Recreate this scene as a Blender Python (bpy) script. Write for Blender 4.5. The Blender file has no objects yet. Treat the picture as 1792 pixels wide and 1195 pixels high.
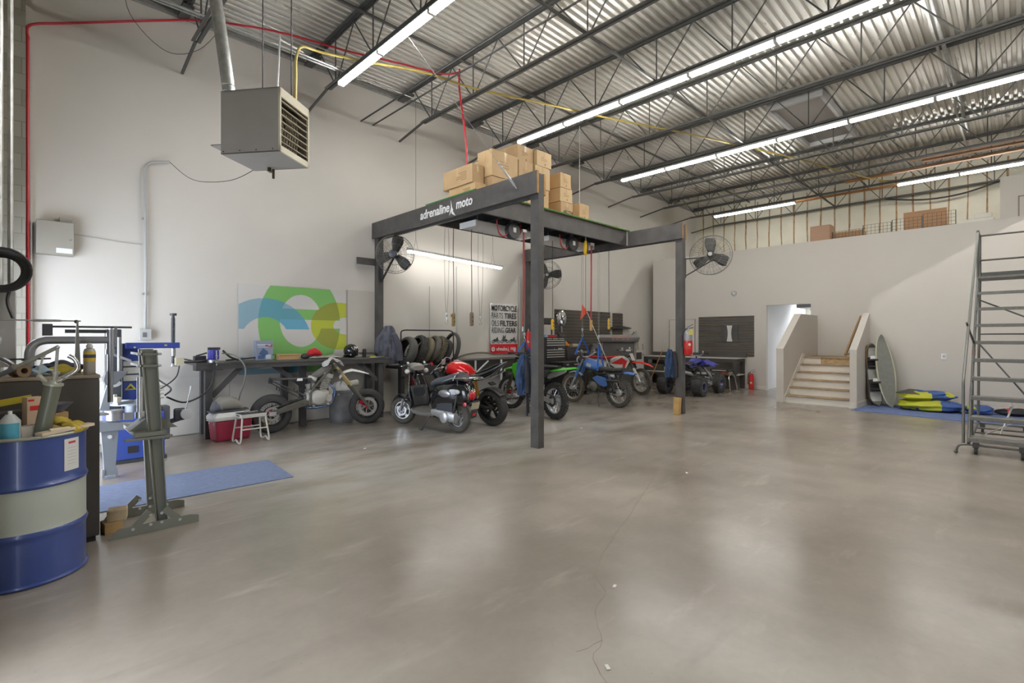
import bpy, bmesh, math, random
from mathutils import Vector, Matrix
random.seed(7)
C = bpy.context.scene.collection
SC = bpy.context.scene
PI = math.pi
# ---------------------------------------------------------------- camera
cam_data = bpy.data.cameras.new('camera')
cam_data.sensor_width = 36.0
cam_data.lens = 36.0*875.8/1792.0
cam_data.shift_y = -7.5/1792.0
cam_data.clip_start = 0.05
cam = bpy.data.objects.new('camera', cam_data)
C.objects.link(cam)
cam.location = (0, 0, 1.5)
cam.rotation_euler = (PI/2, 0, math.atan2(0.71433, 0.69981)-PI/2)
SC.camera = cam
# ---------------------------------------------------------------- view, world
SC.view_settings.view_transform = 'Standard'
SC.view_settings.look = 'None'
SC.view_settings.gamma = 1.0
SC.view_settings.use_curve_mapping = False
SC.view_settings.exposure = 0.05
W = bpy.data.worlds.new('daylight'); SC.world = W; W.use_nodes = True
W.node_tree.nodes['Background'].inputs[0].default_value = (0.80, 0.88, 1.0, 1)
W.node_tree.nodes['Background'].inputs[1].default_value = 7.5
try:
    SC.cycles.max_bounces = 8; SC.cycles.diffuse_bounces = 6; SC.cycles.glossy_bounces = 4
    SC.cycles.transmission_bounces = 4; SC.cycles.sample_clamp_indirect = 6.0
    SC.cycles.use_denoising = True; SC.cycles.caustics_reflective = False; SC.cycles.caustics_refractive = False
except Exception:
    pass
# sky portals in the two open doors of the block wall beside the photographer
pd = bpy.data.lights.new('door_portal', 'AREA'); pd.shape = 'RECTANGLE'; pd.size = 1.3; pd.size_y = 2.2
pd.cycles.is_portal = True
po = bpy.data.objects.new('door_portal', pd); C.objects.link(po)
po.location = (-0.3, 2.45, 1.1); po.rotation_euler = (PI/2, 0, -PI/2)
pd3 = bpy.data.lights.new('side_door_portal', 'AREA'); pd3.shape = 'RECTANGLE'; pd3.size = 2.6; pd3.size_y = 2.6; pd3.cycles.is_portal = True
po3 = bpy.data.objects.new('side_door_portal', pd3); C.objects.link(po3)
po3.location = (-0.3, 7.2, 1.3); po3.rotation_euler = (PI/2, 0, -PI/2)
TUBE_POWER = 70.0

# ---------------------------------------------------------------- materials
def lin(c):
    return tuple((x/12.92 if x <= 0.04045 else ((x+0.055)/1.055)**2.4) for x in c)
def hexc(h):
    h = h.lstrip('#'); return lin(tuple(int(h[i:i+2], 16)/255 for i in (0, 2, 4)))
MATS = {}
def mat(name, col, rough=0.55, metal=0.0, var=0.0, scale=6.0, bump=0.0, bscale=40.0, coat=0.0, emit=0.0, trans=0.0, alpha=1.0, spec=None):
    if name in MATS: return MATS[name]
    m = bpy.data.materials.new(name); m.use_nodes = True
    nt = m.node_tree; b = nt.nodes['Principled BSDF']
    c = hexc(col) if isinstance(col, str) else col
    b.inputs['Base Color'].default_value = (*c, 1)
    b.inputs['Roughness'].default_value = rough; b.inputs['Metallic'].default_value = metal
    if coat: b.inputs['Coat Weight'].default_value = coat
    if spec is not None: b.inputs['Specular IOR Level'].default_value = spec
    if trans: b.inputs['Transmission Weight'].default_value = trans
    if alpha < 1: b.inputs['Alpha'].default_value = alpha
    if emit:
        b.inputs['Emission Color'].default_value = (*c, 1); b.inputs['Emission Strength'].default_value = emit
    if var or bump:
        tc = nt.nodes.new('ShaderNodeTexCoord')
        if var:
            n = nt.nodes.new('ShaderNodeTexNoise'); n.inputs['Scale'].default_value = scale; n.inputs['Detail'].default_value = 5
            nt.links.new(tc.outputs['Object'], n.inputs['Vector'])
            r = nt.nodes.new('ShaderNodeValToRGB')
            r.color_ramp.elements[0].position = 0.3; r.color_ramp.elements[1].position = 0.7
            r.color_ramp.elements[0].color = (*[x*(1-var) for x in c], 1)
            r.color_ramp.elements[1].color = (*[min(1, x*(1+var)) for x in c], 1)
            nt.links.new(n.outputs['Fac'], r.inputs['Fac']); nt.links.new(r.outputs['Color'], b.inputs['Base Color'])
        if bump:
            n2 = nt.nodes.new('ShaderNodeTexNoise'); n2.inputs['Scale'].default_value = bscale; n2.inputs['Detail'].default_value = 4
            nt.links.new(tc.outputs['Object'], n2.inputs['Vector'])
            bp = nt.nodes.new('ShaderNodeBump'); bp.inputs['Strength'].default_value = bump; bp.inputs['Distance'].default_value = 0.02
            nt.links.new(n2.outputs['Fac'], bp.inputs['Height']); nt.links.new(bp.outputs['Normal'], b.inputs['Normal'])
    MATS[name] = m
    return m

BLACK = mat('black_paint', '323234', 0.45, var=0.15)
RUBBER = mat('rubber', '3b3a39', 0.75, var=0.2, scale=14)
RUBBERD = mat('dusty_rubber', '55524c', 0.8, var=0.25, scale=9)
STEEL = mat('bare_steel', 'c2c3c4', 0.32, 0.75, var=0.1)
CHROME = mat('chrome', 'd8d9dc', 0.1, 1.0)
ALU = mat('aluminium', 'cfd1d3', 0.34, 0.7, var=0.08)
DSTEEL = mat('dark_steel', '4a4a4a', 0.5, 0.5, var=0.15)
GALV = mat('galvanised', 'b8bab8', 0.38, 0.8, var=0.15, scale=18)
WHITE = mat('white_plastic', 'e6e6e4', 0.4)
GREYP = mat('grey_plastic', '6d6e70', 0.5)
LGREY = mat('light_grey_paint', 'b4b4b2', 0.5, var=0.04)
CARD = mat('cardboard', 'b8976a', 0.8, var=0.08, scale=3)
CARDD = mat('cardboard_print', '7d6343', 0.85)
WOOD = mat('raw_wood', 'c29a64', 0.7, var=0.18, scale=5)
RED = mat('red_paint', 'c81f22', 0.3, coat=0.4)
YELLOW = mat('yellow_plastic', 'e0b21c', 0.45)
BLUE = mat('blue_paint', '34478f', 0.35, var=0.06)
ORANGE = mat('orange_flag', 'f4552c', 0.6)
FABG = mat('grey_fabric', '5b5c62', 0.95, var=0.2, scale=12, bump=0.5, bscale=30)

# ---------------------------------------------------------------- mesh builder
def rotm(rx=0, ry=0, rz=0):
    return Matrix.Rotation(rz, 3, 'Z') @ Matrix.Rotation(ry, 3, 'Y') @ Matrix.Rotation(rx, 3, 'X')
class MB:
    def __init__(s): s.v = []; s.f = []; s.m = []; s.s = []
    def add(s, vs, fs, mi=0, smooth=False):
        o = len(s.v); s.v += [tuple(v) for v in vs]
        for f in fs: s.f.append(tuple(i+o for i in f)); s.m.append(mi); s.s.append(smooth)
        return s
    def box(s, c, d, r=None, mi=0):
        vs = []
        for x in (-1, 1):
            for y in (-1, 1):
                for z in (-1, 1):
                    p = Vector((x*d[0]/2, y*d[1]/2, z*d[2]/2))
                    if r is not None: p = r @ p
                    vs.append(p+Vector(c))
        return s.add(vs, [(0, 1, 3, 2), (4, 6, 7, 5), (0, 4, 5, 1), (2, 3, 7, 6), (0, 2, 6, 4), (1, 5, 7, 3)], mi)
    def bx(s, x0, x1, y0, y1, z0, z1, mi=0):
        return s.box(((x0+x1)/2, (y0+y1)/2, (z0+z1)/2), (x1-x0, y1-y0, z1-z0), None, mi)
    def bar(s, a, b, w, h, up=(0, 0, 1), mi=0):
        a = Vector(a); b = Vector(b); d = (b-a); L = d.length; d.normalize(); up = Vector(up)
        if abs(d.dot(up)) > 0.98: up = Vector((1, 0, 0))
        x = d.cross(up).normalized(); z = x.cross(d).normalized()
        r = Matrix((x, d, z)).transposed()
        return s.box((a+b)/2, (w, L, h), r, mi)
    def tube(s, pts, r, n=8, closed=False, mi=0, smooth=True, caps=True):
        pts = [Vector(p) for p in pts]; N = len(pts); rs = r if isinstance(r, (list, tuple)) else [r]*N
        rings = []; prev = None
        for i, p in enumerate(pts):
            if closed: t = pts[(i+1) % N]-pts[i-1]
            elif i == 0: t = pts[1]-p
            elif i == N-1: t = p-pts[-2]
            else: t = (pts[i+1]-p).normalized()+(p-pts[i-1]).normalized()
            if t.length < 1e-9: t = Vector((0, 0, 1))
            t.normalize()
            if prev is None:
                u = Vector((0, 0, 1)) if abs(t.z) < 0.9 else Vector((1, 0, 0))
                x = t.cross(u).normalized()
            else:
                x = prev-t*prev.dot(t)
                x = x.normalized() if x.length > 1e-6 else t.orthogonal().normalized()
            prev = x; y = t.cross(x)
            rings.append([p+(x*math.cos(2*PI*k/n)+y*math.sin(2*PI*k/n))*rs[i] for k in range(n)])
        vs = [v for ring in rings for v in ring]; fs = []
        for i in range(N if closed else N-1):
            a = i*n; b = ((i+1) % N)*n
            for k in range(n): fs.append((a+k, a+(k+1) % n, b+(k+1) % n, b+k))
        s.add(vs, fs, mi, smooth)
        if caps and not closed:
            o = len(s.v)-len(vs)
            s.f.append(tuple(o+k for k in range(n))[::-1]); s.m.append(mi); s.s.append(False)
            s.f.append(tuple(o+(N-1)*n+k for k in range(n))); s.m.append(mi); s.s.append(False)
        return s
    def cyl(s, a, b, r0, r1=None, n=14, mi=0, smooth=True, caps=True):
        return s.tube([a, b], [r0, r0 if r1 is None else r1], n, False, mi, smooth, caps)
    def lathe(s, prof, o=(0, 0, 0), axis=(0, 0, 1), n=20, mi=0, smooth=True, closed=False):
        ax = Vector(axis).normalized(); x = ax.orthogonal().normalized(); y = ax.cross(x); o = Vector(o)
        vs = []
        for (r, h) in prof:
            for k in range(n):
                a = 2*PI*k/n; vs.append(o+ax*h+(x*math.cos(a)+y*math.sin(a))*r)
        fs = []; N = len(prof)
        for i in range(N if closed else N-1):
            j = (i+1) % N
            for k in range(n): fs.append((i*n+k, i*n+(k+1) % n, j*n+(k+1) % n, j*n+k))
        s.add(vs, fs, mi, smooth)
        if not closed:
            b = len(s.v)-len(vs)
            if prof[0][0] > 1e-5: s.f.append(tuple(b+k for k in range(n))[::-1]); s.m.append(mi); s.s.append(False)
            if prof[-1][0] > 1e-5: s.f.append(tuple(b+(N-1)*n+k for k in range(n))); s.m.append(mi); s.s.append(False)
        return s
    def torus(s, o, axis, R, r, n=28, m=10, mi=0, ry=None):
        ry = ry or r
        prof = [(R+r*math.cos(2*PI*k/m), ry*math.sin(2*PI*k/m)) for k in range(m)]
        return s.lathe(prof, o, axis, n, mi, True, True)
    def ell(s, c, rx, ry, rz, n=16, m=10, r=None, mi=0):
        vs = []; fs = []; c = Vector(c)
        for i in range(m+1):
            th = PI*i/m
            for k in range(n):
                ph = 2*PI*k/n
                p = Vector((rx*math.sin(th)*math.cos(ph), ry*math.sin(th)*math.sin(ph), rz*math.cos(th)))
                if r is not None: p = r @ p
                vs.append(c+p)
        for i in range(m):
            for k in range(n): fs.append((i*n+k, (i+1)*n+k, (i+1)*n+(k+1) % n, i*n+(k+1) % n))
        return s.add(vs, fs, mi, True)
    def prism(s, poly, t, o=(0, 0, 0), u=(1, 0, 0), w=(0, 0, 1), mi=0, smooth=False, center=True):
        # poly in plane (u,w), extruded by t along u x w
        u = Vector(u).normalized(); w = Vector(w).normalized(); nn = u.cross(w).normalized(); o = Vector(o)
        k = len(poly); z0 = -t/2 if center else 0
        vs = [o+u*p[0]+w*p[1]+nn*z0 for p in poly]+[o+u*p[0]+w*p[1]+nn*(z0+t) for p in poly]
        fs = [tuple(range(k))[::-1], tuple(range(k, 2*k))]
        s.add(vs, fs, mi, False)
        b = len(s.v)-2*k
        for i in range(k):
            j = (i+1) % k; s.f.append((b+i, b+j, b+k+j, b+k+i)); s.m.append(mi); s.s.append(smooth)
        return s
    def loft(s, loops, mi=0, closed_ends=True, smooth=True):
        n = len(loops[0]); vs = [Vector(p) for l in loops for p in l]; fs = []
        for i in range(len(loops)-1):
            for k in range(n): fs.append((i*n+k, i*n+(k+1) % n, (i+1)*n+(k+1) % n, (i+1)*n+k))
        s.add(vs, fs, mi, smooth)
        if closed_ends:
            b = len(s.v)-len(vs)
            s.f.append(tuple(b+k for k in range(n))[::-1]); s.m.append(mi); s.s.append(smooth)
            s.f.append(tuple(b+(len(loops)-1)*n+k for k in range(n))); s.m.append(mi); s.s.append(smooth)
        return s
    def grid(s, fn, nu, nv, mi=0, smooth=True):
        vs = [fn(i/nu, j/nv) for i in range(nu+1) for j in range(nv+1)]
        fs = [(i*(nv+1)+j, (i+1)*(nv+1)+j, (i+1)*(nv+1)+j+1, i*(nv+1)+j+1) for i in range(nu) for j in range(nv)]
        return s.add(vs, fs, mi, smooth)
    def build(s, name, mats, parent=None, bevel=0.0, origin=None, sub=0, solid=0.0, segs=2):
        me = bpy.data.meshes.new(name)
        vs = s.v if origin is None else [tuple(Vector(v)-Vector(origin)) for v in s.v]
        me.from_pydata(vs, [], s.f)
        mats = mats if isinstance(mats, (list, tuple)) else [mats]
        for m in mats: me.materials.append(m)
        me.polygons.foreach_set('material_index', s.m); me.polygons.foreach_set('use_smooth', s.s)
        bm = bmesh.new(); bm.from_mesh(me); bmesh.ops.recalc_face_normals(bm, faces=bm.faces); bm.to_mesh(me); bm.free()
        me.update()
        if any(s.s): me.set_sharp_from_angle(angle=math.radians(42))
        o = bpy.data.objects.new(name, me); C.objects.link(o)
        if parent is not None: o.parent = parent
        if origin is not None: o.location = origin
        if solid: md = o.modifiers.new('solid', 'SOLIDIFY'); md.thickness = solid; md.offset = 0
        if sub: md = o.modifiers.new('sub', 'SUBSURF'); md.levels = sub; md.render_levels = sub
        if bevel:
            md = o.modifiers.new('bevel', 'BEVEL'); md.width = bevel; md.segments = segs; md.limit_method = 'ANGLE'; md.angle_limit = math.radians(40)
        return o

def tag(o, label=None, cat=None, group=None, kind=None):
    if label: o['label'] = label
    if cat: o['category'] = cat
    if group: o['group'] = group
    if kind: o['kind'] = kind
    return o
def thing(name, label, cat, loc=(0, 0, 0), rz=0, group=None):
    o = bpy.data.objects.new(name, None); C.objects.link(o); o.empty_display_size = 0.1
    o.location = loc; o.rotation_euler = (0, 0, rz)
    return tag(o, label, cat, group)
def single(name, mb, m, label, cat, loc=(0, 0, 0), rz=0, group=None, **k):
    o = mb.build(name, m, None, **k)
    if 'origin' not in k or k['origin'] is None: o.location = loc
    o.rotation_euler = (0, 0, rz)
    return tag(o, label, cat, group)
def struct(name, mb, m, **k):
    o = mb.build(name, m, None, **k); o['kind'] = 'structure'; return o
def dup(root, loc=None, rz=None, label=None, group=None):
    r = root.copy(); C.objects.link(r)
    if loc is not None: r.location = loc
    if rz is not None: r.rotation_euler = (0, 0, rz)
    if label: r['label'] = label
    if group: r['group'] = group
    for ch in list(root.children):
        c = ch.copy(); C.objects.link(c); c.parent = r
        for g in list(ch.children):
            d = g.copy(); C.objects.link(d); d.parent = c
    return r
def circ(r, n=24, a0=0.0, a1=2*PI, c=(0, 0)):
    full = abs(a1-a0-2*PI) < 1e-6
    return [(c[0]+r*math.cos(a0+(a1-a0)*k/(n if full else n-1)), c[1]+r*math.sin(a0+(a1-a0)*k/(n if full else n-1))) for k in range(n)]
def smoothpath(pts, k=6):
    # Catmull-Rom through the points
    P = [Vector(p) for p in pts]; out = []
    for i in range(len(P)-1):
        p0 = P[max(i-1, 0)]; p1 = P[i]; p2 = P[i+1]; p3 = P[min(i+2, len(P)-1)]
        for j in range(k):
            t = j/k
            out.append(0.5*((2*p1)+(p2-p0)*t+(2*p0-5*p1+4*p2-p3)*t*t+(3*p1-p0-3*p2+p3)*t**3))
    out.append(P[-1]); return out
def bend(pts, r=0.1, k=5):
    # polyline with rounded corners
    P = [Vector(p) for p in pts]; out = [P[0]]
    for i in range(1, len(P)-1):
        a = P[i-1]-P[i]; b = P[i+1]-P[i]; rr = min(r, a.length*.49, b.length*.49)
        s = P[i]+a.normalized()*rr; e = P[i]+b.normalized()*rr
        for j in range(k+1):
            t = j/k; out.append(s*(1-t)**2+P[i]*2*t*(1-t)+e*t*t)
    out.append(P[-1]); return out
def text_mesh(txt, size, name, m, parent, loc, rot, extrude=0.002, align='LEFT', shear=0.0, xs=1.0, bold=0.0):
    cu = bpy.data.curves.new('t', 'FONT'); cu.body = txt; cu.size = size; cu.extrude = extrude; cu.align_x = align; cu.shear = shear
    cu.offset = bold; cu.resolution_u = 3
    to = bpy.data.objects.new('t', cu); C.objects.link(to)
    bpy.context.view_layer.update()
    dg = bpy.context.evaluated_depsgraph_get()
    me = bpy.data.meshes.new_from_object(to.evaluated_get(dg)); bpy.data.objects.remove(to)
    me.materials.clear(); me.materials.append(m)
    o = bpy.data.objects.new(name, me); C.objects.link(o)
    if parent is not None: o.parent = parent
    o.location = loc; o.rotation_euler = rot; o.scale = (xs, 1, 1)
    return o
# ================================================================ setting
def nodes_of(m): return m.node_tree, m.node_tree.nodes, m.node_tree.links
def floor_mat():
    m = bpy.data.materials.new('polished_concrete'); m.use_nodes = True
    nt, N, L = nodes_of(m); b = N['Principled BSDF']
    tc = N.new('ShaderNodeTexCoord')
    n1 = N.new('ShaderNodeTexNoise'); n1.inputs['Scale'].default_value = 0.55; n1.inputs['Detail'].default_value = 5; n1.inputs['Roughness'].default_value = 0.5; n1.inputs['Distortion'].default_value = 0.0
    n2 = N.new('ShaderNodeTexNoise'); n2.inputs['Scale'].default_value = 2.4; n2.inputs['Detail'].default_value = 3; n2.inputs['Roughness'].default_value = 0.45
    n3 = N.new('ShaderNodeTexNoise'); n3.inputs['Scale'].default_value = 22; n3.inputs['Detail'].default_value = 5
    for n in (n1, n2, n3): L.new(tc.outputs['Object'], n.inputs['Vector'])
    r1 = N.new('ShaderNodeValToRGB'); e = r1.color_ramp.elements
    e[0].position = .32; e[0].color = (*hexc('857c70'), 1); e[1].position = .7; e[1].color = (*hexc('a79d91'), 1)
    L.new(n1.outputs['Fac'], r1.inputs['Fac'])
    r2 = N.new('ShaderNodeValToRGB'); e = r2.color_ramp.elements
    e[0].position = .25; e[0].color = (.74, .73, .72, 1); e[1].position = .72; e[1].color = (1, 1, 1, 1)
    L.new(n2.outputs['Fac'], r2.inputs['Fac'])
    mx = N.new('ShaderNodeMix'); mx.data_type = 'RGBA'; mx.blend_type = 'MULTIPLY'; mx.inputs[0].default_value = .6
    L.new(r1.outputs['Color'], mx.inputs[6]); L.new(r2.outputs['Color'], mx.inputs[7])
    r3 = N.new('ShaderNodeValToRGB'); e = r3.color_ramp.elements
    e[0].position = .3; e[0].color = (.93, .93, .93, 1); e[1].position = .7; e[1].color = (1, 1, 1, 1)
    L.new(n3.outputs['Fac'], r3.inputs['Fac'])
    mx2 = N.new('ShaderNodeMix'); mx2.data_type = 'RGBA'; mx2.blend_type = 'MULTIPLY'; mx2.inputs[0].default_value = .7
    L.new(mx.outputs[2], mx2.inputs[6]); L.new(r3.outputs['Color'], mx2.inputs[7])
    # dark worn tyre grime in the working bay under the bikes
    sep = N.new('ShaderNodeSeparateXYZ'); L.new(tc.outputs['Object'], sep.inputs[0])
    def mr(src, a, bb):
        q = N.new('ShaderNodeMapRange'); q.interpolation_type = 'SMOOTHSTEP'; q.inputs[1].default_value = a; q.inputs[2].default_value = bb; L.new(src, q.inputs[0]); return q.outputs[0]
    def mul(a, bb):
        q = N.new('ShaderNodeMath'); q.operation = 'MULTIPLY'; L.new(a, q.inputs[0])
        if isinstance(bb, float): q.inputs[1].default_value = bb
        else: L.new(bb, q.inputs[1])
        return q.outputs[0]
    n4 = N.new('ShaderNodeTexNoise'); n4.inputs['Scale'].default_value = 1.3; n4.inputs['Detail'].default_value = 7; n4.inputs['Roughness'].default_value = .7
    mp = N.new('ShaderNodeMapping'); mp.inputs['Rotation'].default_value = (0, 0, .8); mp.inputs['Scale'].default_value = (.7, 1.6, 1)
    L.new(tc.outputs['Object'], mp.inputs[0]); L.new(mp.outputs[0], n4.inputs['Vector'])
    g = mul(mul(mr(sep.outputs[1], 5.6, 7.6), mr(sep.outputs[0], 1.2, 3.4)), mr(n4.outputs['Fac'], .28, .62))
    g = mul(g, mr(sep.outputs[0], 16.0, 10.5)); g = mul(g, .62)
    mx3 = N.new('ShaderNodeMix'); mx3.data_type = 'RGBA'; mx3.blend_type = 'MIX'
    L.new(g, mx3.inputs[0]); L.new(mx2.outputs[2], mx3.inputs[6]); mx3.inputs[7].default_value = (*hexc('6a6764'), 1)
    # fine scuffs, specks and soft pale wear
    def noise(scale, det, rot, sc):
        q = N.new('ShaderNodeTexNoise'); q.inputs['Scale'].default_value = scale; q.inputs['Detail'].default_value = det; q.inputs['Roughness'].default_value = .6
        p = N.new('ShaderNodeMapping'); p.inputs['Rotation'].default_value = (0, 0, rot); p.inputs['Scale'].default_value = sc
        L.new(tc.outputs['Object'], p.inputs[0]); L.new(p.outputs[0], q.inputs['Vector']); return q.outputs['Fac']
    def over(fac, col, prev):
        q = N.new('ShaderNodeMix'); q.data_type = 'RGBA'; L.new(fac, q.inputs[0]); L.new(prev, q.inputs[6]); q.inputs[7].default_value = (*hexc(col), 1); return q.outputs[2]
    c = mx3.outputs[2]
    c = over(mul(mul(mul(mr(sep.outputs[1], 3.6, 5.2), mr(sep.outputs[1], 8.2, 6.2)), mul(mr(sep.outputs[0], .8, 2.5), mr(sep.outputs[0], 10.5, 7.0))), mul(mr(noise(1.1, 7, .6, (.6, 1.5, 1)), .3, .65), .6)), 'bfbbb5', c)
    c = over(mul(mr(noise(1.6, 6, .75, (.35, 2.2, 1)), .55, .8), .35), '6e655b', c)
    c = over(mul(mr(noise(2.1, 6, -.5, (.5, 1.7, 1)), .56, .78), .4), 'b3aa9e', c)
    c = over(mul(mr(noise(55, 2, 0, (1, 1, 1)), .70, .78), .45), '5c544c', c)
    L.new(c, b.inputs['Base Color'])
    rr = N.new('ShaderNodeMapRange'); rr.inputs[3].default_value = .17; rr.inputs[4].default_value = .3
    L.new(n1.outputs['Fac'], rr.inputs[0]); L.new(rr.outputs[0], b.inputs['Roughness'])
    b.inputs['Specular IOR Level'].default_value = .5
    return m
WALLP = mat('wall_paint', 'd3cec6', 0.75, var=0.03, scale=0.8, bump=0.05, bscale=90)
WALLP2 = mat('partition_paint', 'c6c0b7', 0.75, var=0.02, scale=0.7)
TRIMP = mat('trim_paint', 'd0cbc2', 0.6)
def cmu_mat():
    m = bpy.data.materials.new('concrete_block'); m.use_nodes = True
    nt, N, L = nodes_of(m); b = N['Principled BSDF']; b.inputs['Roughness'].default_value = .9
    tc = N.new('ShaderNodeTexCoord'); mp = N.new('ShaderNodeMapping'); mp.inputs['Rotation'].default_value = (PI/2, 0, 0)
    br = N.new('ShaderNodeTexBrick'); br.inputs['Scale'].default_value = 1.0; br.inputs['Brick Width'].default_value = .4; br.inputs['Row Height'].default_value = .2; br.inputs['Mortar Size'].default_value = .006
    br.inputs['Color1'].default_value = (*hexc('a39f93'), 1); br.inputs['Color2'].default_value = (*hexc('928e82'), 1); br.inputs['Mortar'].default_value = (*hexc('87837a'), 1)
    L.new(tc.outputs['Object'], mp.inputs[0]); L.new(mp.outputs[0], br.inputs['Vector']); L.new(br.outputs['Color'], b.inputs['Base Color'])
    return m
CMU = cmu_mat()
struct('floor', MB().bx(-.5, 19.1, -9.2, 9.2, -.2, 0), floor_mat())
ck = MB(); rc = random.Random(12)
for path in ([(9.6, 3.3), (7.2, 3.05), (5.2, 2.9), (3.6, 2.3), (2.9, 2.05), (2.6, 1.9), (2.38, 1.75)], [(2.6, 1.9), (2.45, 1.72), (2.2, 1.62), (2.05, 1.45), (1.9, 1.4), (1.72, 1.15), (1.66, .95)], [(2.05, 1.45), (1.85, 1.5)]):
    pts = []
    for p, q in zip(path, path[1:]):
        n = max(2, int(math.dist(p, q)/.05))
        for k in range(n): pts.append((p[0]+(q[0]-p[0])*k/n+rc.uniform(-.012, .012), p[1]+(q[1]-p[1])*k/n+rc.uniform(-.012, .012)))
    for p, q in zip(pts, pts[1:]): ck.bar((p[0], p[1], .0003), (q[0], q[1], .0003), rc.uniform(.001, .0028), .0005)
struct('floor_crack', ck, mat('crack_dark', '73685c', .8))
struct('wall_left', MB().bx(-.5, 19.2, 9.0, 9.2, 0, 6.6), WALLP)
tw = MB()
for x0, x1 in ((.09, 1.2), (1.204, 2.4), (2.404, 3.6), (3.604, 4.9)): tw.bx(x0, x1, 8.986, 9.0, .01, .88)
struct('trim_1', tw, mat('wainscot_paint', 'dbd7cf', .6, var=.06, scale=1.6))
# pilaster, roll-up door opening and the rest of the block wall on the photographer's side
struct('wall_front_pilaster', MB().bx(-.5, .035, 8.78, 9.0, 0, 6.6), CMU)
struct('trim_2', MB().bx(.035, .095, 8.9, 9.0, 0, 6.6), TRIMP)
wf = MB(); wf.bx(-.5, -.3, 8.5, 8.8, 0, 6.6); wf.bx(-.5, -.3, 5.9, 8.5, 2.6, 6.6); wf.bx(-.5, -.3, 3.1, 5.9, 0, 6.6); wf.bx(-.5, -.3, 1.8, 3.1, 2.2, 6.6); wf.bx(-.5, -.3, -9.2, 1.8, 0, 6.6)
struct('wall_front', wf, CMU)
struct('wall_right', MB().bx(-.5, 19.2, -9.2, -9.0, 0, 6.6), WALLP)
# mezzanine partition with its opening
wb = MB(); XB = 15.2
wb.bx(XB, XB+.12, 5.13, 8.72, 0, 4.08); wb.bx(XB, XB+.12, 4.0, 5.13, 2.41, 4.08); wb.bx(XB, XB+.12, -9, 4.0, 0, 4.08); wb.bx(XB+.12, 18.9, 8.6, 8.72, 0, 4.08)
struct('wall_back', wb, WALLP2)
bb = MB(); bb.bx(XB-.015, XB, 5.13, 5.7, 0, .1)
struct('baseboard_back', bb, TRIMP)
# corridor beyond the opening
wc = MB(); wc.bx(XB+.12, 18.9, 5.13, 5.25, 0, 2.8); wc.bx(XB+.12, 18.9, 2.2, 2.32, 0, 2.8)
struct('wall_corridor', wc, mat('corridor_paint', 'd6d6d6', .8))
cl_ = bpy.data.lights.new('corridor_fill', 'AREA'); cl_.size = 1.0; cl_.energy = 80; cl_.color = (.9, .94, 1); co_ = bpy.data.objects.new('corridor_fill', cl_); C.objects.link(co_); co_.location = (17.9, 3.6, 2.75)  # unseen fill light added to brighten the corridor, no fitting there
struct('ceiling_corridor', MB().bx(XB+.12, 19.0, -9, 8.6, 2.8, 3.0), mat('mezz_floor', 'a5a09a', .8))
struct('trim_corridor_soffit', MB().bx(16.6, 17.4, 2.4, 4.75, 2.38, 2.8), mat('soffit_grey', '9b9a9a', .8))
# insulated stud wall at the far end, with a window into the corridor
def insul_mat():
    m = mat('spray_foam', 'd2cebd', 0.9, var=0.05, scale=2.5, bump=0.25, bscale=9); return m
wu = MB(); wu.bx(18.9, 19.1, -9, 9.0, 2.8, 6.6); wu.bx(18.9, 19.1, 5.0, 9, 0, 2.8); wu.bx(18.9, 19.1, -9, 3.9, 0, 2.8); wu.bx(18.9, 19.1, 3.9, 5.0, 0, .1); wu.bx(18.9, 19.1, 3.9, 5.0, 2.45, 2.8)
struct('wall_upper', wu, insul_mat())
ws = MB(); rs = random.Random(4)
for i in range(24):
    y = 8.68-.4*i
    pts = []
    for k in range(9):
        z = 3.0+k*.42
        pts.append((y+rs.uniform(-.012, .012), z, rs.uniform(.012, .026)))
    for a, c in zip(pts, pts[1:]):
        w = a[2]; w2 = c[2]
        ws.add([(18.885, a[0]-w, a[1]), (18.885, a[0]+w, a[1]), (18.885, c[0]+w2, c[1]), (18.885, c[0]-w2, c[1]), (18.91, a[0]-w, a[1]), (18.91, a[0]+w, a[1]), (18.91, c[0]+w2, c[1]), (18.91, c[0]-w2, c[1])],
               [(0, 1, 2, 3), (0, 3, 7, 4), (1, 5, 6, 2)])
struct('trim_studs', ws, mat('old_stud_wood', '9c7f5c', .85, var=.3, scale=8))
win = MB(); win.bx(18.93, 19.0, 3.9, 3.96, .1, 2.45); win.bx(18.93, 19.0, 4.94, 5.0, .1, 2.45); win.bx(18.93, 19.0, 3.9, 5, .1, .16); win.bx(18.93, 19.0, 3.9, 5, 2.39, 2.45); win.bx(18.94, 19.0, 4.43, 4.47, 1, 2.45); win.bx(18.94, 19.0, 3.9, 5, 1.7, 1.74)
wn = struct('window_1', win, WHITE)
pd2 = bpy.data.lights.new('window_portal', 'AREA'); pd2.shape = 'RECTANGLE'; pd2.size = 1.0; pd2.size_y = 2.3; pd2.cycles.is_portal = True
po2 = bpy.data.objects.new('window_portal', pd2); C.objects.link(po2); po2.location = (19.05, 4.45, 1.27); po2.rotation_euler = (PI/2, 0, PI/2)
# stair enclosure: guard wall of the upper flight
g = MB(); gy = [(2.43, 0), (2.43, 2.06), (2.4, 2.40), (-.6, 4.10), (-9, 4.1), (-9, 0)]
g.prism(gy, .12, (13.78, 0, 0), (0, 1, 0), (0, 0, 1))
struct('wall_stair', g, WALLP2)
struct('baseboard_stair', MB().bx(13.705, 13.72, -9, 2.43, 0, .125), TRIMP)
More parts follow.
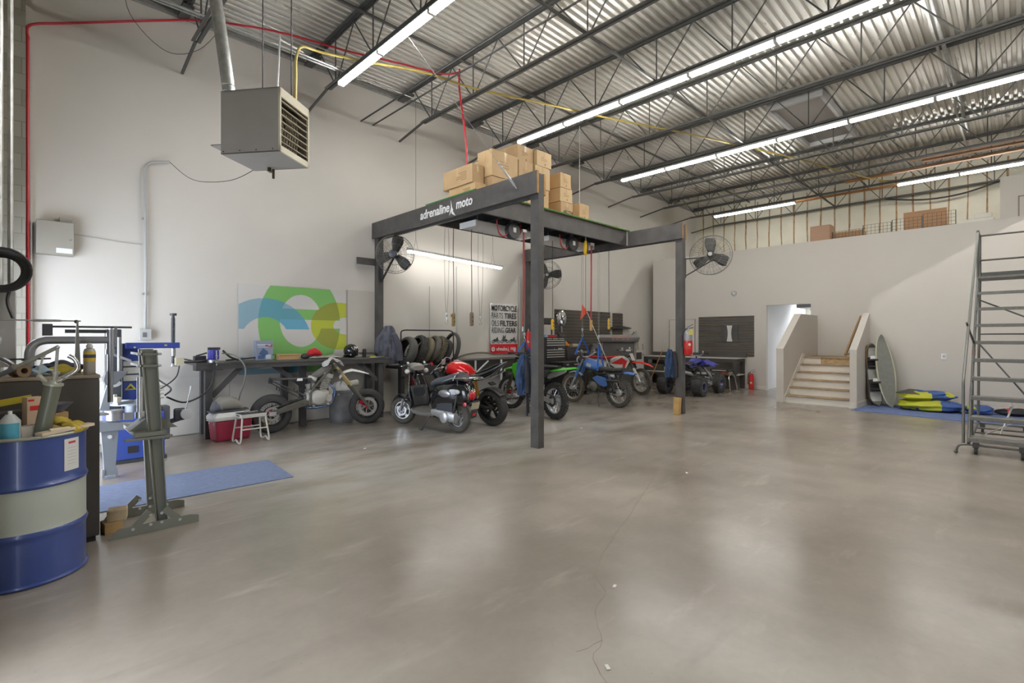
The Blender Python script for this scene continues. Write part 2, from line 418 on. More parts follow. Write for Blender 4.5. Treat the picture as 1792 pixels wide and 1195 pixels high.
# flush door in the partition
d1 = MB(); d1.bx(15.17, 15.2, 7.25, 8.1, .01, 2.06)
door = struct('door_1', d1, WALLP2)
df = MB(); df.bx(15.155, 15.2, 8.1, 8.115, 0, 2.075); df.bx(15.155, 15.2, 7.235, 7.25, 0, 2.075); df.bx(15.155, 15.2, 7.235, 8.115, 2.06, 2.075)
df.build('door_frame', mat('door_gap', '9a958c', .8), door)
dh = MB(); dh.bx(15.15, 15.175, 8.08, 8.11, 1.72, 1.8); dh.build('hinge', STEEL, door)
# staircase
st = thing('staircase', 'white painted staircase of six steps between two solid sloped side walls', 'stairs', (12.48, 3.2, 0))
def rel(x, y, z): return (x-12.48, y-3.2, z)
pl = [(0, 0), (0, 1.24), (1.30, 2.08), (2.72, 2.08), (2.72, 0)]
MB().prism(pl, .16, rel(12.48, 3.92, 0), (1, 0, 0), (0, 0, 1)).build('side_wall', WALLP2, st, bevel=.006)
pr = [(0, 0), (0, 1.24), (1.26, 2.06), (1.26, 0)]
MB().prism(pr, .13, rel(12.48, 2.495, 0), (1, 0, 0), (0, 0, 1)).build('side_wall', WALLP2, st, bevel=.006)
sw = mat('stair_paint', 'dcd6cb', .6, var=.05, scale=3); tw_ = mat('worn_tread', 'a08a6c', .7, var=.3, scale=6)
osb = mat('bare_chipboard', 'b49a74', .8, var=.25, scale=16)
for i in range(6):
    x = 12.58+.272*i; z = .169*i
    mb = MB().bx(x, x+.02, 2.56, 3.84, z, z+.145)
    q = mb.build('riser', osb if i == 5 else sw, st); q.location = (-12.48, -3.2, 0)
    if i == 5:
        q['label'] = 'bare chipboard top riser'
        q2 = MB().bx(x-.004, x, 3.45, 3.84, z, z+.145).build('riser_paint', sw, st); q2.location = (-12.48, -3.2, 0)
    if i < 5:
        q = MB().bx(x-.025, x+.272, 2.56, 3.84, z+.145, z+.169).build('tread', tw_, st, bevel=.004); q.location = (-12.48, -3.2, 0)
q = MB().bx(13.915, 15.195, 2.56, 3.84, .99, 1.014).build('landing', tw_, st); q.location = (-12.48, -3.2, 0)
sk = MB().prism([(0, .02), (.0, .14), (1.36, 1.1), (1.52, 1.1), (1.5, .98)], .016, (12.5, 3.83, 0), (1, 0, 0), (0, 0, 1)); q = sk.build('skirt_board', sw, st); q.location = (-12.48, -3.2, 0)
q = MB().bx(12.462, 12.48, 2.42, 2.57, 0, .125).build('plinth', TRIMP, st); q.location = (-12.48, -3.2, 0)
q = MB().bx(12.462, 13.7, 2.41, 2.43, 0, .125).build('plinth', TRIMP, st); q.location = (-12.48, -3.2, 0)
hr = MB().bar((12.45, 2.63, 1.13), (13.9, 2.63, 1.98), .035, .05); hr.bar((12.46, 2.63, 1.12), (12.52, 2.56, 1.15), .03, .04); hr.bar((13.8, 2.63, 1.92), (13.8, 2.56, 1.92), .03, .04)
q = hr.build('handrail', mat('stained_handrail', '8a6a45', .5), st); q.location = (-12.48, -3.2, 0)

# ================================================================ roof
def deck_mat():
    m = bpy.data.materials.new('galvanised_deck'); m.use_nodes = True
    nt, N, L = nodes_of(m); b = N['Principled BSDF']; b.inputs['Metallic'].default_value = .45
    tc = N.new('ShaderNodeTexCoord'); n = N.new('ShaderNodeTexNoise'); n.inputs['Scale'].default_value = 1.1; n.inputs['Detail'].default_value = 9; n.inputs['Roughness'].default_value = .7
    mp = N.new('ShaderNodeMapping'); mp.inputs['Scale'].default_value = (.5, 2.2, 1); L.new(tc.outputs['Object'], mp.inputs[0]); L.new(mp.outputs[0], n.inputs['Vector'])
    r = N.new('ShaderNodeValToRGB'); e = r.color_ramp.elements; e[0].position = .3; e[0].color = (*hexc('cdcbc3'), 1); e[1].position = .7; e[1].color = (*hexc('dddbd3'), 1)
    L.new(n.outputs['Fac'], r.inputs['Fac']); L.new(r.outputs['Color'], b.inputs['Base Color'])
    q = N.new('ShaderNodeMapRange'); q.inputs[1].default_value = .3; q.inputs[2].default_value = .7; q.inputs[3].default_value = .26; q.inputs[4].default_value = .34
    L.new(n.outputs['Fac'], q.inputs[0]); L.new(q.outputs[0], b.inputs['Roughness'])
    return m
dk = MB(); y = -9.0; prof = []
while y < 9.0:
    prof += [(y, 6.452), (y+.05, 6.452), (y+.064, 6.495), (y+.112, 6.495)]; y += .127
prof = [(min(a, 9.0), b) for a, b in prof]
vs = []; fs = []
for (a, b) in prof: vs += [(-.3, a, b), (18.95, a, b)]
for i in range(len(prof)-1): fs.append((2*i, 2*i+1, 2*i+3, 2*i+2))
dk.add(vs, fs); dk.bx(-.5, 19.1, -9.2, 9.2, 6.5, 6.6)
struct('ceiling', dk, deck_mat())
struct('trim_3', MB().bx(-.3, 18.9, 8.93, 9.0, 6.36, 6.40), GALV)   # bearing ledger on the left wall

JST = mat('joist_primer', '565653', .55, .2, var=.12, scale=5)
TOPZ, BOTZ = 6.42, 5.67
def joist_proto():
    j = thing('roof_joist', 'x', 'roof joist', (0, 8.9, 0), 0, 'open web steel joists under the metal roof')
    t = MB()
    for s in (-1, 1): t.bx(s*.04-.022, s*.04+.022, -17.8, 0, TOPZ-.008, TOPZ+.02); t.bx(s*.015-.003, s*.015+.003, -17.8, 0, TOPZ-.045, TOPZ)
    t.bx(-.07, .07, -.35, .05, TOPZ-.09, TOPZ-.045)
    t.build('top_chord', JST, j)
    b = MB()
    for s in (-1, 1): b.bx(s*.038-.02, s*.038+.02, -17.8, -.75, BOTZ-.02, BOTZ-.013); b.bx(s*.016-.003, s*.016+.003, -17.8, -.75, BOTZ-.02, BOTZ+.025)
    b.build('bottom_chord', JST, j)
    MB().bar((0, -.75, BOTZ-.005), (0, .09, 5.53), .035, .03).build('brace', JST, j)
    for k in range(9):
        y = -1.05-1.22*k
        MB().cyl((0, y, BOTZ), (0, y, TOPZ-.02), .011, n=6).build('web', JST, j)
        MB().cyl((.012, y-.03, BOTZ), (.012, y-.62, TOPZ-.02), .011, n=6).build('web', JST, j)
        MB().cyl((-.012, y+.03, BOTZ), (-.012, y+.6, TOPZ-.02), .011, n=6).build('web', JST, j)
    return j
jp = joist_proto()
JX = [1.75, 3.66, 5.56, 7.41, 9.28, 11.13, 12.98, 14.84, 16.7, 18.55]
JL = ['dark steel roof joist over the wall-hung heater, nearest the block pilaster', 'dark steel roof joist carrying the shortest visible light strip near the heater',
      'dark steel roof joist between the heater and the stacked cartons, with two pipes beside it', 'dark steel roof joist carrying the long light strip above the cartons',
      'dark steel roof joist just beyond the light strip above the cartons', 'dark steel roof joist carrying the light strip that ends right of the cartons',
      'dark steel roof joist under the grey roof hatch frame, beyond the second long light strip', 'dark steel roof joist just past the roof hatch, ending above the round fan',
      'dark steel roof joist carrying the two farthest light strips', 'dark steel roof joist closest to the insulated stud wall']
for i, x in enumerate(JX):
    if i == 0: jp.location.x = x; jp['label'] = JL[0]
    else: dup(jp, (x, 8.9, 0), 0, JL[i])
# bridging angles that tie the joists together
for yy, zz, lab in ((6.9, 6.35, 'long thin steel bridging angle tying the joist tops near the left wall'), (1.0, 6.33, 'long thin steel bridging angle tying the joist tops at the right of the photo'), (4.2, 5.66, 'long thin steel bridging angle tying the joist bottoms above the gantry')):
    single('bridging_angle', MB().bx(0, 17.0, -.018, .018, 0, .03), JST if yy > 2 else GALV, lab, 'bridging bar', (1.75, yy, zz), group='joist bridging bars')
# ---------------------------------------------------------------- strip lights
TUBE = mat('lit_tube', (1.0, .985, .95), .4, emit=TUBE_POWER)
def light_proto():
    l = thing('strip_light', 'x', 'strip light', (0, 0, 0), 0, 'suspended fluorescent strip lights')
    h = MB(); h.prism([(-.055, .0), (-.03, .05), (.03, .05), (.055, .0)], 2.48, (0, -1.24, 0), (1, 0, 0), (0, 0, 1)); h.build('housing', LGREY, l)
    for k in range(2):
        y0 = -.02-1.25*k; y1 = y0-1.2
        t = MB()
        for s in (-1, 1): t.cyl((s*.03, y0, -.03), (s*.03, y1, -.03), .016, n=8)
        t.build('tube', TUBE, l)
        e = MB()
        for yy in (y0+.008, y1-.008): e.box((0, yy, -.022), (.1, .018, .05))
        e.build('lamp_holder', WHITE, l)
    return l
lp = light_proto(); first = [True]
def place_light(x, y, z, label, rz=0):
    if first[0]: first[0] = False; lp.location = (x, y, z); lp['label'] = label; return lp
    return dup(lp, (x, y, z), rz, label)
LZ = 5.58
rows = [(3.66, 7.67, ['lit strip light above the heater, its end nearest the left wall', 'lit strip light continuing the row above the heater, toward the photographer', 'x', 'x']),
        (7.41, 7.37, ['lit strip light ending just above the stacked cartons', 'lit strip light in the middle of the row above the cartons', 'lit strip light at the upper right of the row above the cartons', 'x', 'x']),
        (11.13, 7.29, ['lit strip light right of the cartons, left end of its row', 'lit strip light in the middle of the second long row', 'lit strip light at the right photo edge in the second long row', 'x', 'x'])]
for x, y0, labs in rows:
    for k, lab in enumerate(labs):
        if lab == 'x': lab = 'lit strip light of a ceiling row behind the photographer'
        place_light(x, y0-2.5*k, LZ, lab)
place_light(16.7, 2.35, LZ, 'lit strip light in front of the stored lumber, far upper right')
place_light(16.7, 7.29, LZ, 'short lit strip light in front of the insulated stud wall, above the round fan')
place_light(16.7, -3.2, LZ, 'lit strip light of a ceiling row behind the photographer')
# ================================================================ gantry
GW = mat('black_stained_timber', '4d4a48', .6, var=.22, scale=5, bump=.15, bscale=25)
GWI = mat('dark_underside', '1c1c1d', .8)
ENDG = mat('end_grain', 'b88848', .7, var=.15, scale=14)
GREEN = mat('green_turf_edge', '3f7a3e', .9, var=.2, scale=30)
gn = thing('gantry', 'black timber gantry of four posts and beams carrying a central platform', 'gantry', (7.1, 6.7, 0))
GO = Vector((7.1, 6.7, 0))
def gpart(name, mb, m, bevel=.004, label=None):
    o = mb.build(name, m, gn, bevel=bevel); o.location = -GO
    if label: o['label'] = label
    return o
for x0, x1, y0, y1 in ((4.958, 5.072, 4.555, 4.7), (4.958, 5.072, 8.78, 8.925), (9.2, 9.315, 4.64, 4.79), (9.2, 9.315, 8.78, 8.925)):
    gpart('post', MB().bx(x0, x1, y0, y1, 0, 3.71), GW)
def ebeam(x0, x1, y0, y1, z0, z1):
    mb = MB().bx(x0, x1, y0+.003, y1, z0, z1); mb.bx(x0+.004, x1-.004, y0, y0+.003, z0+.004, z1-.004, 1); return mb
gpart('cross_beam', ebeam(4.913, 4.957, 4.54, 8.95, 3.43, 3.735), [GW, ENDG], .003)
gpart('cross_beam', ebeam(5.073, 5.115, 4.56, 8.95, 3.43, 3.72), [GW, ENDG], .003)
gpart('cross_beam', ebeam(9.155, 9.199, 4.62, 8.95, 3.42, 3.725), [GW, ENDG], .003)
gpart('cross_beam', ebeam(9.316, 9.36, 4.64, 8.95, 3.42, 3.715), [GW, ENDG], .003)
gpart('platform_beam', MB().bx(5.116, 9.154, 5.86, 5.905, 3.43, 3.728), GW, .003)
gpart('platform_beam', MB().bx(5.116, 9.154, 7.05, 7.095, 3.43, 3.728), GW, .003)
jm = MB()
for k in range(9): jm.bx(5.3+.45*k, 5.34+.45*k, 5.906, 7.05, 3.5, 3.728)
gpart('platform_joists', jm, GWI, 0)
gpart('deck', MB().bx(4.915, 9.19, 5.82, 7.11, 3.736, 3.752), osb, 0)
gpart('deck_edge', MB().bx(4.908, 4.915, 5.82, 7.11, 3.734, 3.754).bx(4.908, 9.19, 5.812, 5.82, 3.734, 3.754), GREEN, 0)
gpart('beam_strap', MB().bx(9.12, 9.15, 5.84, 5.858, 3.44, 3.74), LGREY, 0, 'pale metal strap at the beam end')
gpart('mounting_board', MB().bx(4.56, 4.955, 8.86, 8.9, 2.9, 3.03), GW)
def text_fit(txt, w, h, name, m, parent, loc, rot, extrude=.002, bold=.0, shear=0.0):
    o = text_mesh(txt, 1.0, name, m, parent, loc, rot, extrude, 'LEFT', shear, 1.0, bold)
    xs = [v.co.x for v in o.data.vertices]; ys = [v.co.y for v in o.data.vertices]
    x0, x1, y0, y1 = min(xs), max(xs), min(ys), max(ys)
    for v in o.data.vertices: v.co.x = (v.co.x-x0)*w/(x1-x0); v.co.y = (v.co.y-y0)*h/(y1-y0)
    return o
SIGNW = mat('sign_white', 'e4e4e2', .5)
RX = (PI/2, 0, -PI/2)
text_fit('adrenaline', .82, .155, 'lettering', SIGNW, gn, Vector((4.910, 7.27, 3.515))-GO, RX, .002, .02, .12)
text_fit('moto', .4, .13, 'lettering', SIGNW, gn, Vector((4.910, 6.275, 3.525))-GO, RX, .002, .02, .12)
star = [(0, .0), (.055, .115), (.05, .235), (.085, .12), (.12, .075), (.105, .06), (.19, -.03), (.075, .02), (.068, .065), (.035, .03)]
s_ = MB().prism([(-a*.85, b) for a, b in star], .004, (4.911, 6.455, 3.455), (0, 1, 0), (0, 0, 1)); so = s_.build('emblem', SIGNW, gn); so.location = -GO

# white high-bay fixtures fixed under the platform (unlit)
def highbay(x0, x1, label):
    t = thing('high_bay_light', label, 'light fixture', (x0, 6.45, 3.33), 0, 'unlit fixtures under the platform')
    L = x1-x0
    h = MB(); h.bx(0, L, -.2, .2, .07, .09)
    for k in range(5):
        yy = -.2+.1*k; h.prism([(-.012, .07), (0, .0), (.012, .07)], L, (L/2, yy, 0), (0, 1, 0), (0, 0, 1))
    h.build('reflector', WHITE, t)
    for k in range(4): MB().cyl((.06, -.15+.1*k, .035), (L-.06, -.15+.1*k, .035), .012, n=8).build('tube', mat('unlit_tube', 'dfe2e6', .3), t)
    for xx in (0, L): MB().bx(xx-.015, xx+.015, -.21, .21, -.005, .09).build('end_plate', WHITE, t)
    hg = MB()
    for xx in (.2, L-.2): hg.cyl((xx, 0, .085), (xx, 0, .4), .004, n=6)
    hg.build('hanger', STEEL, t)
highbay(5.3, 6.72, 'unlit white multi-tube fixture under the platform, left of the front post')
highbay(7.1, 8.5, 'unlit white multi-tube fixture under the platform, right of the front post')

# ---------------------------------------------------------------- hanging cords, hooks, pendants
CORD = mat('dark_cord', '3a3a3a', .7); PALEC = mat('steel_cable', '9d9d98', .4, .6); REDH = mat('red_hose', 'a9302e', .5)
PTOP = 3.43
def pendant(x, y, z0, z1, m, label, zt=PTOP, notch=False, w=.05):
    t = thing('control_pendant', label, 'hoist control', (x, y, z0), 0, 'hoist controls hanging from the platform')
    b = MB().loft([[(a*w/2*q, bb*w/2.6*q, z) for a, bb in ((-1, -1), (1, -1), (1, 1), (-1, 1))] for z, q in ((0, .75), (.02, 1), (z1-z0-.03, 1), (z1-z0, .6))], smooth=False)
    if notch: b.box((-w*.7, 0, (z1-z0)*.78), (w*.5, w*.6, .05))
    b.build('handle', m, t, bevel=.006)
    k = MB()
    for q in (.35, .65): k.cyl((0, -w/2.6-.006, (z1-z0)*q), (0, -w/2.6, (z1-z0)*q), .012, n=10)
    k.build('button', BLACK, t)
    MB().tube(smoothpath([(0, 0, z1-z0-.01), (.006, .004, (zt-z0)*.4), (-.005, .003, (zt-z0)*.75), (0, 0, zt-z0)], 6), .006, 6).build('cord', CORD, t)
    return t
BROWN = mat('dusty_yellow_plastic', '8d7a4a', .6, var=.2, scale=20)
pendant(5.42, 7.0, 1.69, 1.93, BROWN, 'dusty yellow hoist control with a side stub, hanging above the scooter', notch=True, w=.055)
pendant(5.5, 6.6, 1.69, 1.93, mat('grey_brown_plastic', '7a6a58', .6), 'grey-brown hoist control hanging between the two bare hooks', w=.06)
pendant(7.26, 6.3, 1.64, 1.85, YELLOW, 'bright yellow hoist control hanging just right of the front post', w=.055)
pendant(8.72, 6.02, 1.66, 1.89, mat('pale_yellow_plastic', 'd8b24a', .5), 'pale yellow hoist control hanging right of the orange flag', w=.05)
HOOKS = []
def hook(x, y, z, label, spread=.05, zt=PTOP, m=PALEC, sc=1.0):
    t = thing('lifting_hook', label, 'hook', (x, y, z), 0, 'hoist hooks hanging from the platform')
    MB().tube([(.0, 0, .15*sc), (.0, 0, .09*sc)]+[(.03*sc*math.sin(a), 0, .05*sc+.035*sc*math.cos(a)) for a in [k*PI*1.55/10 for k in range(11)]], .007*sc, 8).build('hook', STEEL, t)
    MB().ell((0, 0, .17*sc), .03*sc, .02*sc, .04*sc).build('pulley_block', ALU, t)
    c = MB(); c.tube([(-.012, 0, .19*sc), (-spread*.8, 0, (zt-z)*.35), (-spread, 0, (zt-z)*.8), (-spread*.7, 0, zt-z)], .0035, 6); c.tube([(.012, 0, .19*sc), (spread*.8, 0, (zt-z)*.4), (spread, 0, (zt-z)*.8), (spread*.7, 0, zt-z)], .0035, 6)
    c.build('cable', m, t); return t
hook(5.27, 7.0, 1.72, 'bare lifting hook on a double cable, left of the dusty yellow control', .05)
hook(5.7, 6.6, 1.70, 'small bare lifting hook, hanging left of the motorcycle parts banner', .06, sc=.8)
hook(7.2, 6.99, 1.40, 'lifting hook over the green dirt bike handlebar', .02, sc=.9)
hook(9.03, 6.95, 1.50, 'lifting hook over the blue motorcycle handlebar', .03)
hook(9.1, 6.55, 1.34, 'lifting hook over the blue motorcycle seat', .03)
def reel(x, y, z, label):
    t = thing('hose_reel', label, 'hose reel', (x, y, z), 0, 'black hose reels under the platform')
    MB().cyl((0, -.05, 0), (0, .05, 0), .14, n=28).build('drum', BLACK, t, bevel=.008)
    MB().bx(-.035, .035, -.056, -.05, -.03, .05).build('badge', WHITE, t)
    MB().bx(-.02, .02, -.03, .03, .12, 3.5-z).build('bracket', DSTEEL, t)
    h = MB(); h.tube(smoothpath([(-.1, 0, -.03), (-.2, .0, -.12), (-.3, .02, -.06), (-.34, .02, .1), (-.33, .03, 3.44-z)], 8), .012, 8)
    h.tube(smoothpath([(.12, 0, .05), (.18, 0, -.02), (.2, .01, .08), (.22, .02, 3.44-z)], 8), .012, 8); h.build('hose', REDH, t)
    return t
reel(5.95, 6.06, 3.3, 'black hose reel with a white badge and red hose, left of the front post')
reel(7.6, 6.1, 3.3, 'black hose reel with red hose behind the yellow balancer')
t = thing('drop_hose', 'red air hose hanging straight down just left of the front post', 'hose', (6.22, 6.06, 1.68), 0, 'red drop hoses')
MB().tube(smoothpath([(-.02, 0, 0), (0, 0, .5), (.0, 0, 1.2), (0, 0, 1.65)], 8), .014, 8).build('hose', REDH, t); MB().cyl((-.02, 0, -.08), (-.02, 0, .02), .014, .01).build('coupling', STEEL, t); MB().box((0, 0, 1.66), (.1, .06, .05)).build('guide', ALU, t)
t = thing('drop_hose', 'red air hose hanging right of the orange flag, with a wooden grip', 'hose', (8.1, 6.02, 1.63), 0, 'red drop hoses')
MB().tube(smoothpath([(0, 0, .2), (.005, 0, .7), (.01, 0, 1.2), (.01, 0, 1.7)], 8), .014, 8).build('hose', REDH, t); MB().loft([[(a*.028, b*.014, z) for a, b in ((-1, -1), (1, -1), (1, 1), (-1, 1))] for z in (0, .21)], smooth=False).build('grip', WOOD, t); MB().box((.01, 0, 1.72), (.12, .06, .05)).build('guide', ALU, t)
t = thing('tool_balancer', 'yellow spring balancer hanging under the right half of the platform', 'tool balancer', (7.86, 5.97, 3.1))
MB().ell((0, 0, .14), .055, .05, .15).build('case', YELLOW, t); MB().box((0, -.045, .14), (.028, .02, .22)).build('seam', BLACK, t); MB().cyl((0, 0, .28), (0, 0, .4), .012, n=8).build('eye', STEEL, t)
MB().cyl((0, 0, 0), (0, 0, -1.42), .004, n=6).build('cable', CORD, t); MB().tube([(0, 0, -1.42), (.0, 0, -1.44)], .012, 6).build('stop', BLACK, t)

# ---------------------------------------------------------------- fans
FB = mat('fan_black', '42403d', .5); FW = mat('fan_wire', '7d7b73', .5, .3)
def fan(loc, ax, label, R=.39, rzoff=0, mount=None):
    t = thing('wall_fan', label, 'fan', loc, 0, 'round caged shop fans')
    ax = Vector(ax).normalized(); x = Vector((0, 0, 1)).cross(ax).normalized(); y = ax.cross(x)
    def P(a, r, h): return x*(r*math.cos(a))+y*(r*math.sin(a))+ax*h
    g = MB()
    for r, h in ((R, 0), (R, .02), (R*.9, .075), (R*.9, -.06), (R*.55, .09), (R*.3, .095), (R*.55, -.08)):
        g.tube([P(2*PI*k/40, r, h) for k in range(40)], .006 if r == R else .0028, 6, True)
    for k in range(36):
        a = 2*PI*k/36
        g.tube([P(a, .07, .1), P(a+.12, R*.6, .088), P(a+.2, R*.93, .065), P(a+.22, R, .02)], .0022, 4)
        if k % 2 == 0: g.tube([P(a, .07, -.09), P(a, R*.6, -.08), P(a, R*.93, -.05), P(a, R, 0)], .0022, 4)
    g.build('guard', FW, t)
    for k in range(3):
        a = PI/2+rzoff+k*2*PI/3
        u = x*math.cos(a)+y*math.sin(a); v = ax.cross(u)
        def bl(i, j):
            r = .06+.29*i; w = (.055+.05*min(1, i*1.8))*(1-.25*max(0, i-.8)/.2); s = (j-.5)*2
            return u*r+v*(w*s)+ax*(.035*s)
        MB().grid(bl, 6, 4).build('blade', FB, t, solid=.004)
    MB().lathe([(0, .1), (.05, .1), (.065, .085), (.07, .0), (.05, -.03), (0, -.03)], (0, 0, 0), ax, 20).build('hub', FB, t)
    MB().lathe([(0, .104), (.038, .104), (.038, .1)], (0, 0, 0), ax, 18).build('badge', LGREY, t)
    MB().lathe([(0, -.26), (.06, -.25), (.08, -.2), (.08, -.06), (.05, -.03), (0, -.03)], (0, 0, 0), ax, 20).build('motor', mat('motor_grey', '55565c', .4, .3), t)
    if mount is not None:
        b = MB(); m0 = Vector(mount)-Vector(loc)
        b.bar(-ax*.15, m0+Vector((0, 0, .1)), .035, .02); b.bar(-ax*.12+Vector((0, 0, -.08)), m0+Vector((0, 0, -.25)), .035, .02); b.box(m0+Vector((0, 0, -.08)), (.05, .05, .4))
        b.build('bracket', BLACK, t)
    return t
fan((5.05, 8.33, 3.07), (.66, .72, .14), 'caged shop fan on the left rear gantry post, its motor toward the viewer', .36, .25, (5.02, 8.76, 2.85))
fan((9.78, 4.34, 3.13), (-.93, -.28, .12), 'caged shop fan on the right front gantry post, three dark blades facing forward', .4, .05, (9.39, 4.7, 2.95))
fan((9.66, 8.55, 3.1), (-.8, -.5, -.05), 'caged shop fan half hidden behind the front gantry post', .36, .6, (9.4, 8.85, 2.95))

# ---------------------------------------------------------------- cartons on the platform
def carton(x0, x1, y0, y1, z0, h, label, rz=0, k=0, print_side='x'):
    cx, cy = (x0+x1)/2, (y0+y1)/2
    t = thing('cardboard_box', label, 'box', (cx, cy, z0), rz, 'cartons on the gantry platform')
    w, d = x1-x0, y1-y0
    MB().bx(-w/2, w/2, -d/2, d/2, 0, h).build('carton', mat('carton_%d' % (k % 3), ('bb9f77', 'b39771', 'c2a881')[k % 3], .8, var=.07, scale=3, bump=.1, bscale=8), t, bevel=.006)
    tp = MB(); tp.bx(-w/2-.001, -w/2, -.022, .022, h*.55, h+.001); tp.bx(-.022, .022, -d/2-.0012, -d/2, h*.6, h+.001); tp.bx(-w/2-.001, w/2+.001, -.022, .022, h, h+.0012)
    tp.build('tape', mat('packing_tape', 'b89a70', .3), t)
    r = random.Random(k); pr = MB()
    if print_side == 'x':
        for i in range(5): pr.bx(-w/2-.0012, -w/2, -d*.32, -d*.32+d*r.uniform(.15, .4), h*(.25+.1*i), h*(.25+.1*i)+.012)
    else:
        for i in range(3): pr.bx(-w*.2, -w*.2+w*r.uniform(.15, .4), -d/2-.0012, -d/2, h*(.4+.1*i), h*(.4+.1*i)+.008)
        pr.bx(w*.02, w*.1, -d/2-.0012, -d/2, h*.12, h*.24)
    pr.build('print', mat('carton_print', '8f7450', .85), t)
    return t
D = 3.752
carton(5.12, 5.35, 6.06, 6.74, D, .215, 'lower carton at the left end of the platform, partly under a printed one', 0, 0)
carton(5.1, 5.35, 6.11, 6.87, D+.218, .3, 'wide printed carton at the left end, overhanging the one below', 0, 1)
carton(5.4, 5.98, 6.32, 6.95, D, .66, 'carton mostly hidden behind the big carton at the left, only its top showing', 0, 2)
carton(5.38, 5.97, 5.95, 6.3, D, .34, 'carton beneath the big taped carton, left of the turnbuckle', 0, 1, 'y')
carton(5.37, 5.97, 5.95, 6.3, D+.345, .43, 'big taped carton, tallest of the left group and behind the turnbuckle', .02, 0, 'y')
carton(5.99, 6.34, 5.95, 6.4, D, .36, 'carton at deck level hidden by the timber beam, right of the big taped one', 0, 2, 'y')
carton(5.99, 6.34, 5.95, 6.4, D+.365, .385, 'carton in the middle of the pile, under the topmost carton', -.01, 1, 'y')
carton(6.0, 6.4, 6.0, 6.6, D+.755, .28, 'topmost carton of the pile, just under the end of the strip light', 0, 1, 'y')
carton(6.37, 6.74, 5.94, 6.4, D, .36, 'carton at deck level just right of the front post', 0, 0, 'y')
carton(6.37, 6.76, 5.93, 6.4, D+.365, .385, 'pale carton under the square carton at the right of the pile', .02, 2, 'y')
carton(6.42, 6.8, 5.93, 6.38, D+.755, .27, 'square carton on top of the pile at its right end', .0, 2, 'y')
carton(7.06, 7.42, 5.93, 6.45, D, .25, 'lowest carton of the separate stack of three', .01, 1, 'y')
carton(7.05, 7.4, 5.93, 6.45, D+.253, .25, 'middle carton of the separate stack of three', -.015, 2, 'y')
carton(7.05, 7.36, 5.93, 6.45, D+.506, .27, 'top carton of the separate stack of three', 0, 0, 'y')
carton(7.6, 7.9, 5.92, 6.2, D, .31, 'small single carton farthest right on the platform', 0, 0, 'y')
single('scrap_board', MB().box((0, 0, .01), (.5, .22, .018), rotm(0, .02, .3)), osb, 'loose chipboard offcut lying on the right end of the platform', 'board', (8.9, 5.98, D))
wc_ = MB()
for k in range(3): wc_.tube([(.11*math.cos(a)*(1+.1*k), .04*math.sin(a), .008+.06*abs(math.sin(a*.5+k))) for a in [2*PI*i/18 for i in range(18)]], .004, 5, True)
single('wire_coil', wc_, CORD, 'loose loop of dark wire on the platform in front of the stack of three', 'wire', (7.2, 5.87, D))

# ---------------------------------------------------------------- stay cables and lines
def line(name, pts, r, m, label, cat, n=6, group=None, k=6):
    o = Vector(pts[0]); P = smoothpath([Vector(p)-o for p in pts], k) if len(pts) > 2 else [Vector(p)-o for p in pts]
    return single(name, MB().tube(P, r, n), m, label, cat, o, 0, group)
t = thing('stay_cable', 'thin steel stay cable with a turnbuckle, from the roof to the lettered beam', 'cable', (4.90, 4.91, 3.56))
b0 = Vector((0, 0, 0)); b1 = Vector((3.76, 5.92, 5.67))-Vector((4.90, 4.91, 3.56)); dd = b1.normalized()
MB().cyl(dd*.42, b1, .004, n=6).build('cable', PALEC, t)
MB().cyl(dd*.05, dd*.3, .016, n=8).build('turnbuckle', STEEL, t)
MB().cyl(b0, dd*.05, .01, n=6).build('eye_bolt', STEEL, t)
MB().cyl(dd*.3, dd*.42, .008, n=6).ell(dd*.36, .02, .02, .02, 8, 6).ell(dd*.42, .02, .02, .02, 8, 6).build('clamp', STEEL, t)
line('hanger_wire', [(9.25, 7.2, 3.73), (9.25, 7.2, 6.4)], .007, WHITE, 'white hanger rod rising from the right gantry beam to the roof', 'wire')
# strip light over the left rear of the bay
wl = thing('bay_strip_light', 'lit strip light hung low by the left wall, inside the gantry', 'strip light', (5.5, 8.6, 3.24))
d = Vector((2.6, 0, -.1)); L = d.length; ang = math.atan2(.1, 2.6)
q = MB(); q.prism([(-.055, 0), (-.03, .05), (.03, .05), (.055, 0)], L, (L/2, 0, 0), (0, 1, 0), (0, 0, 1)); o = q.build('housing', LGREY, wl); o.rotation_euler = (0, ang, 0)
for k in range(2):
    q = MB(); q.cyl((.03+1.29*k, -.02, -.025), (1.26+1.29*k, -.02, -.025), .017, n=8); q.cyl((.03+1.29*k, .025, -.025), (1.26+1.29*k, .025, -.025), .017, n=8); o = q.build('tube', mat('bay_lit_tube', (1.0, .985, .95), .4, emit=18.0), wl); o.rotation_euler = (0, ang, 0)
for xx in (.2, 2.3):
    q = MB(); q.tube([(xx-.05, 0, .05-xx*.038), (xx, 0, .25), (xx+.05, 0, .05-xx*.038)], .003, 5); q.cyl((xx, 0, .25), (xx, 0, 3.1), .003, n=5); q.build('hanger_wire', CORD, wl)
# ================================================================ heater, pipes and wall boxes
HEATP = mat('heater_enamel', '9a958f', .5, .2, var=.03)
ht = thing('unit_heater', 'hanging grey box heater with a louvred front and pale trim', 'heater', (1.84, 5.55, 3.344), math.radians(-53))
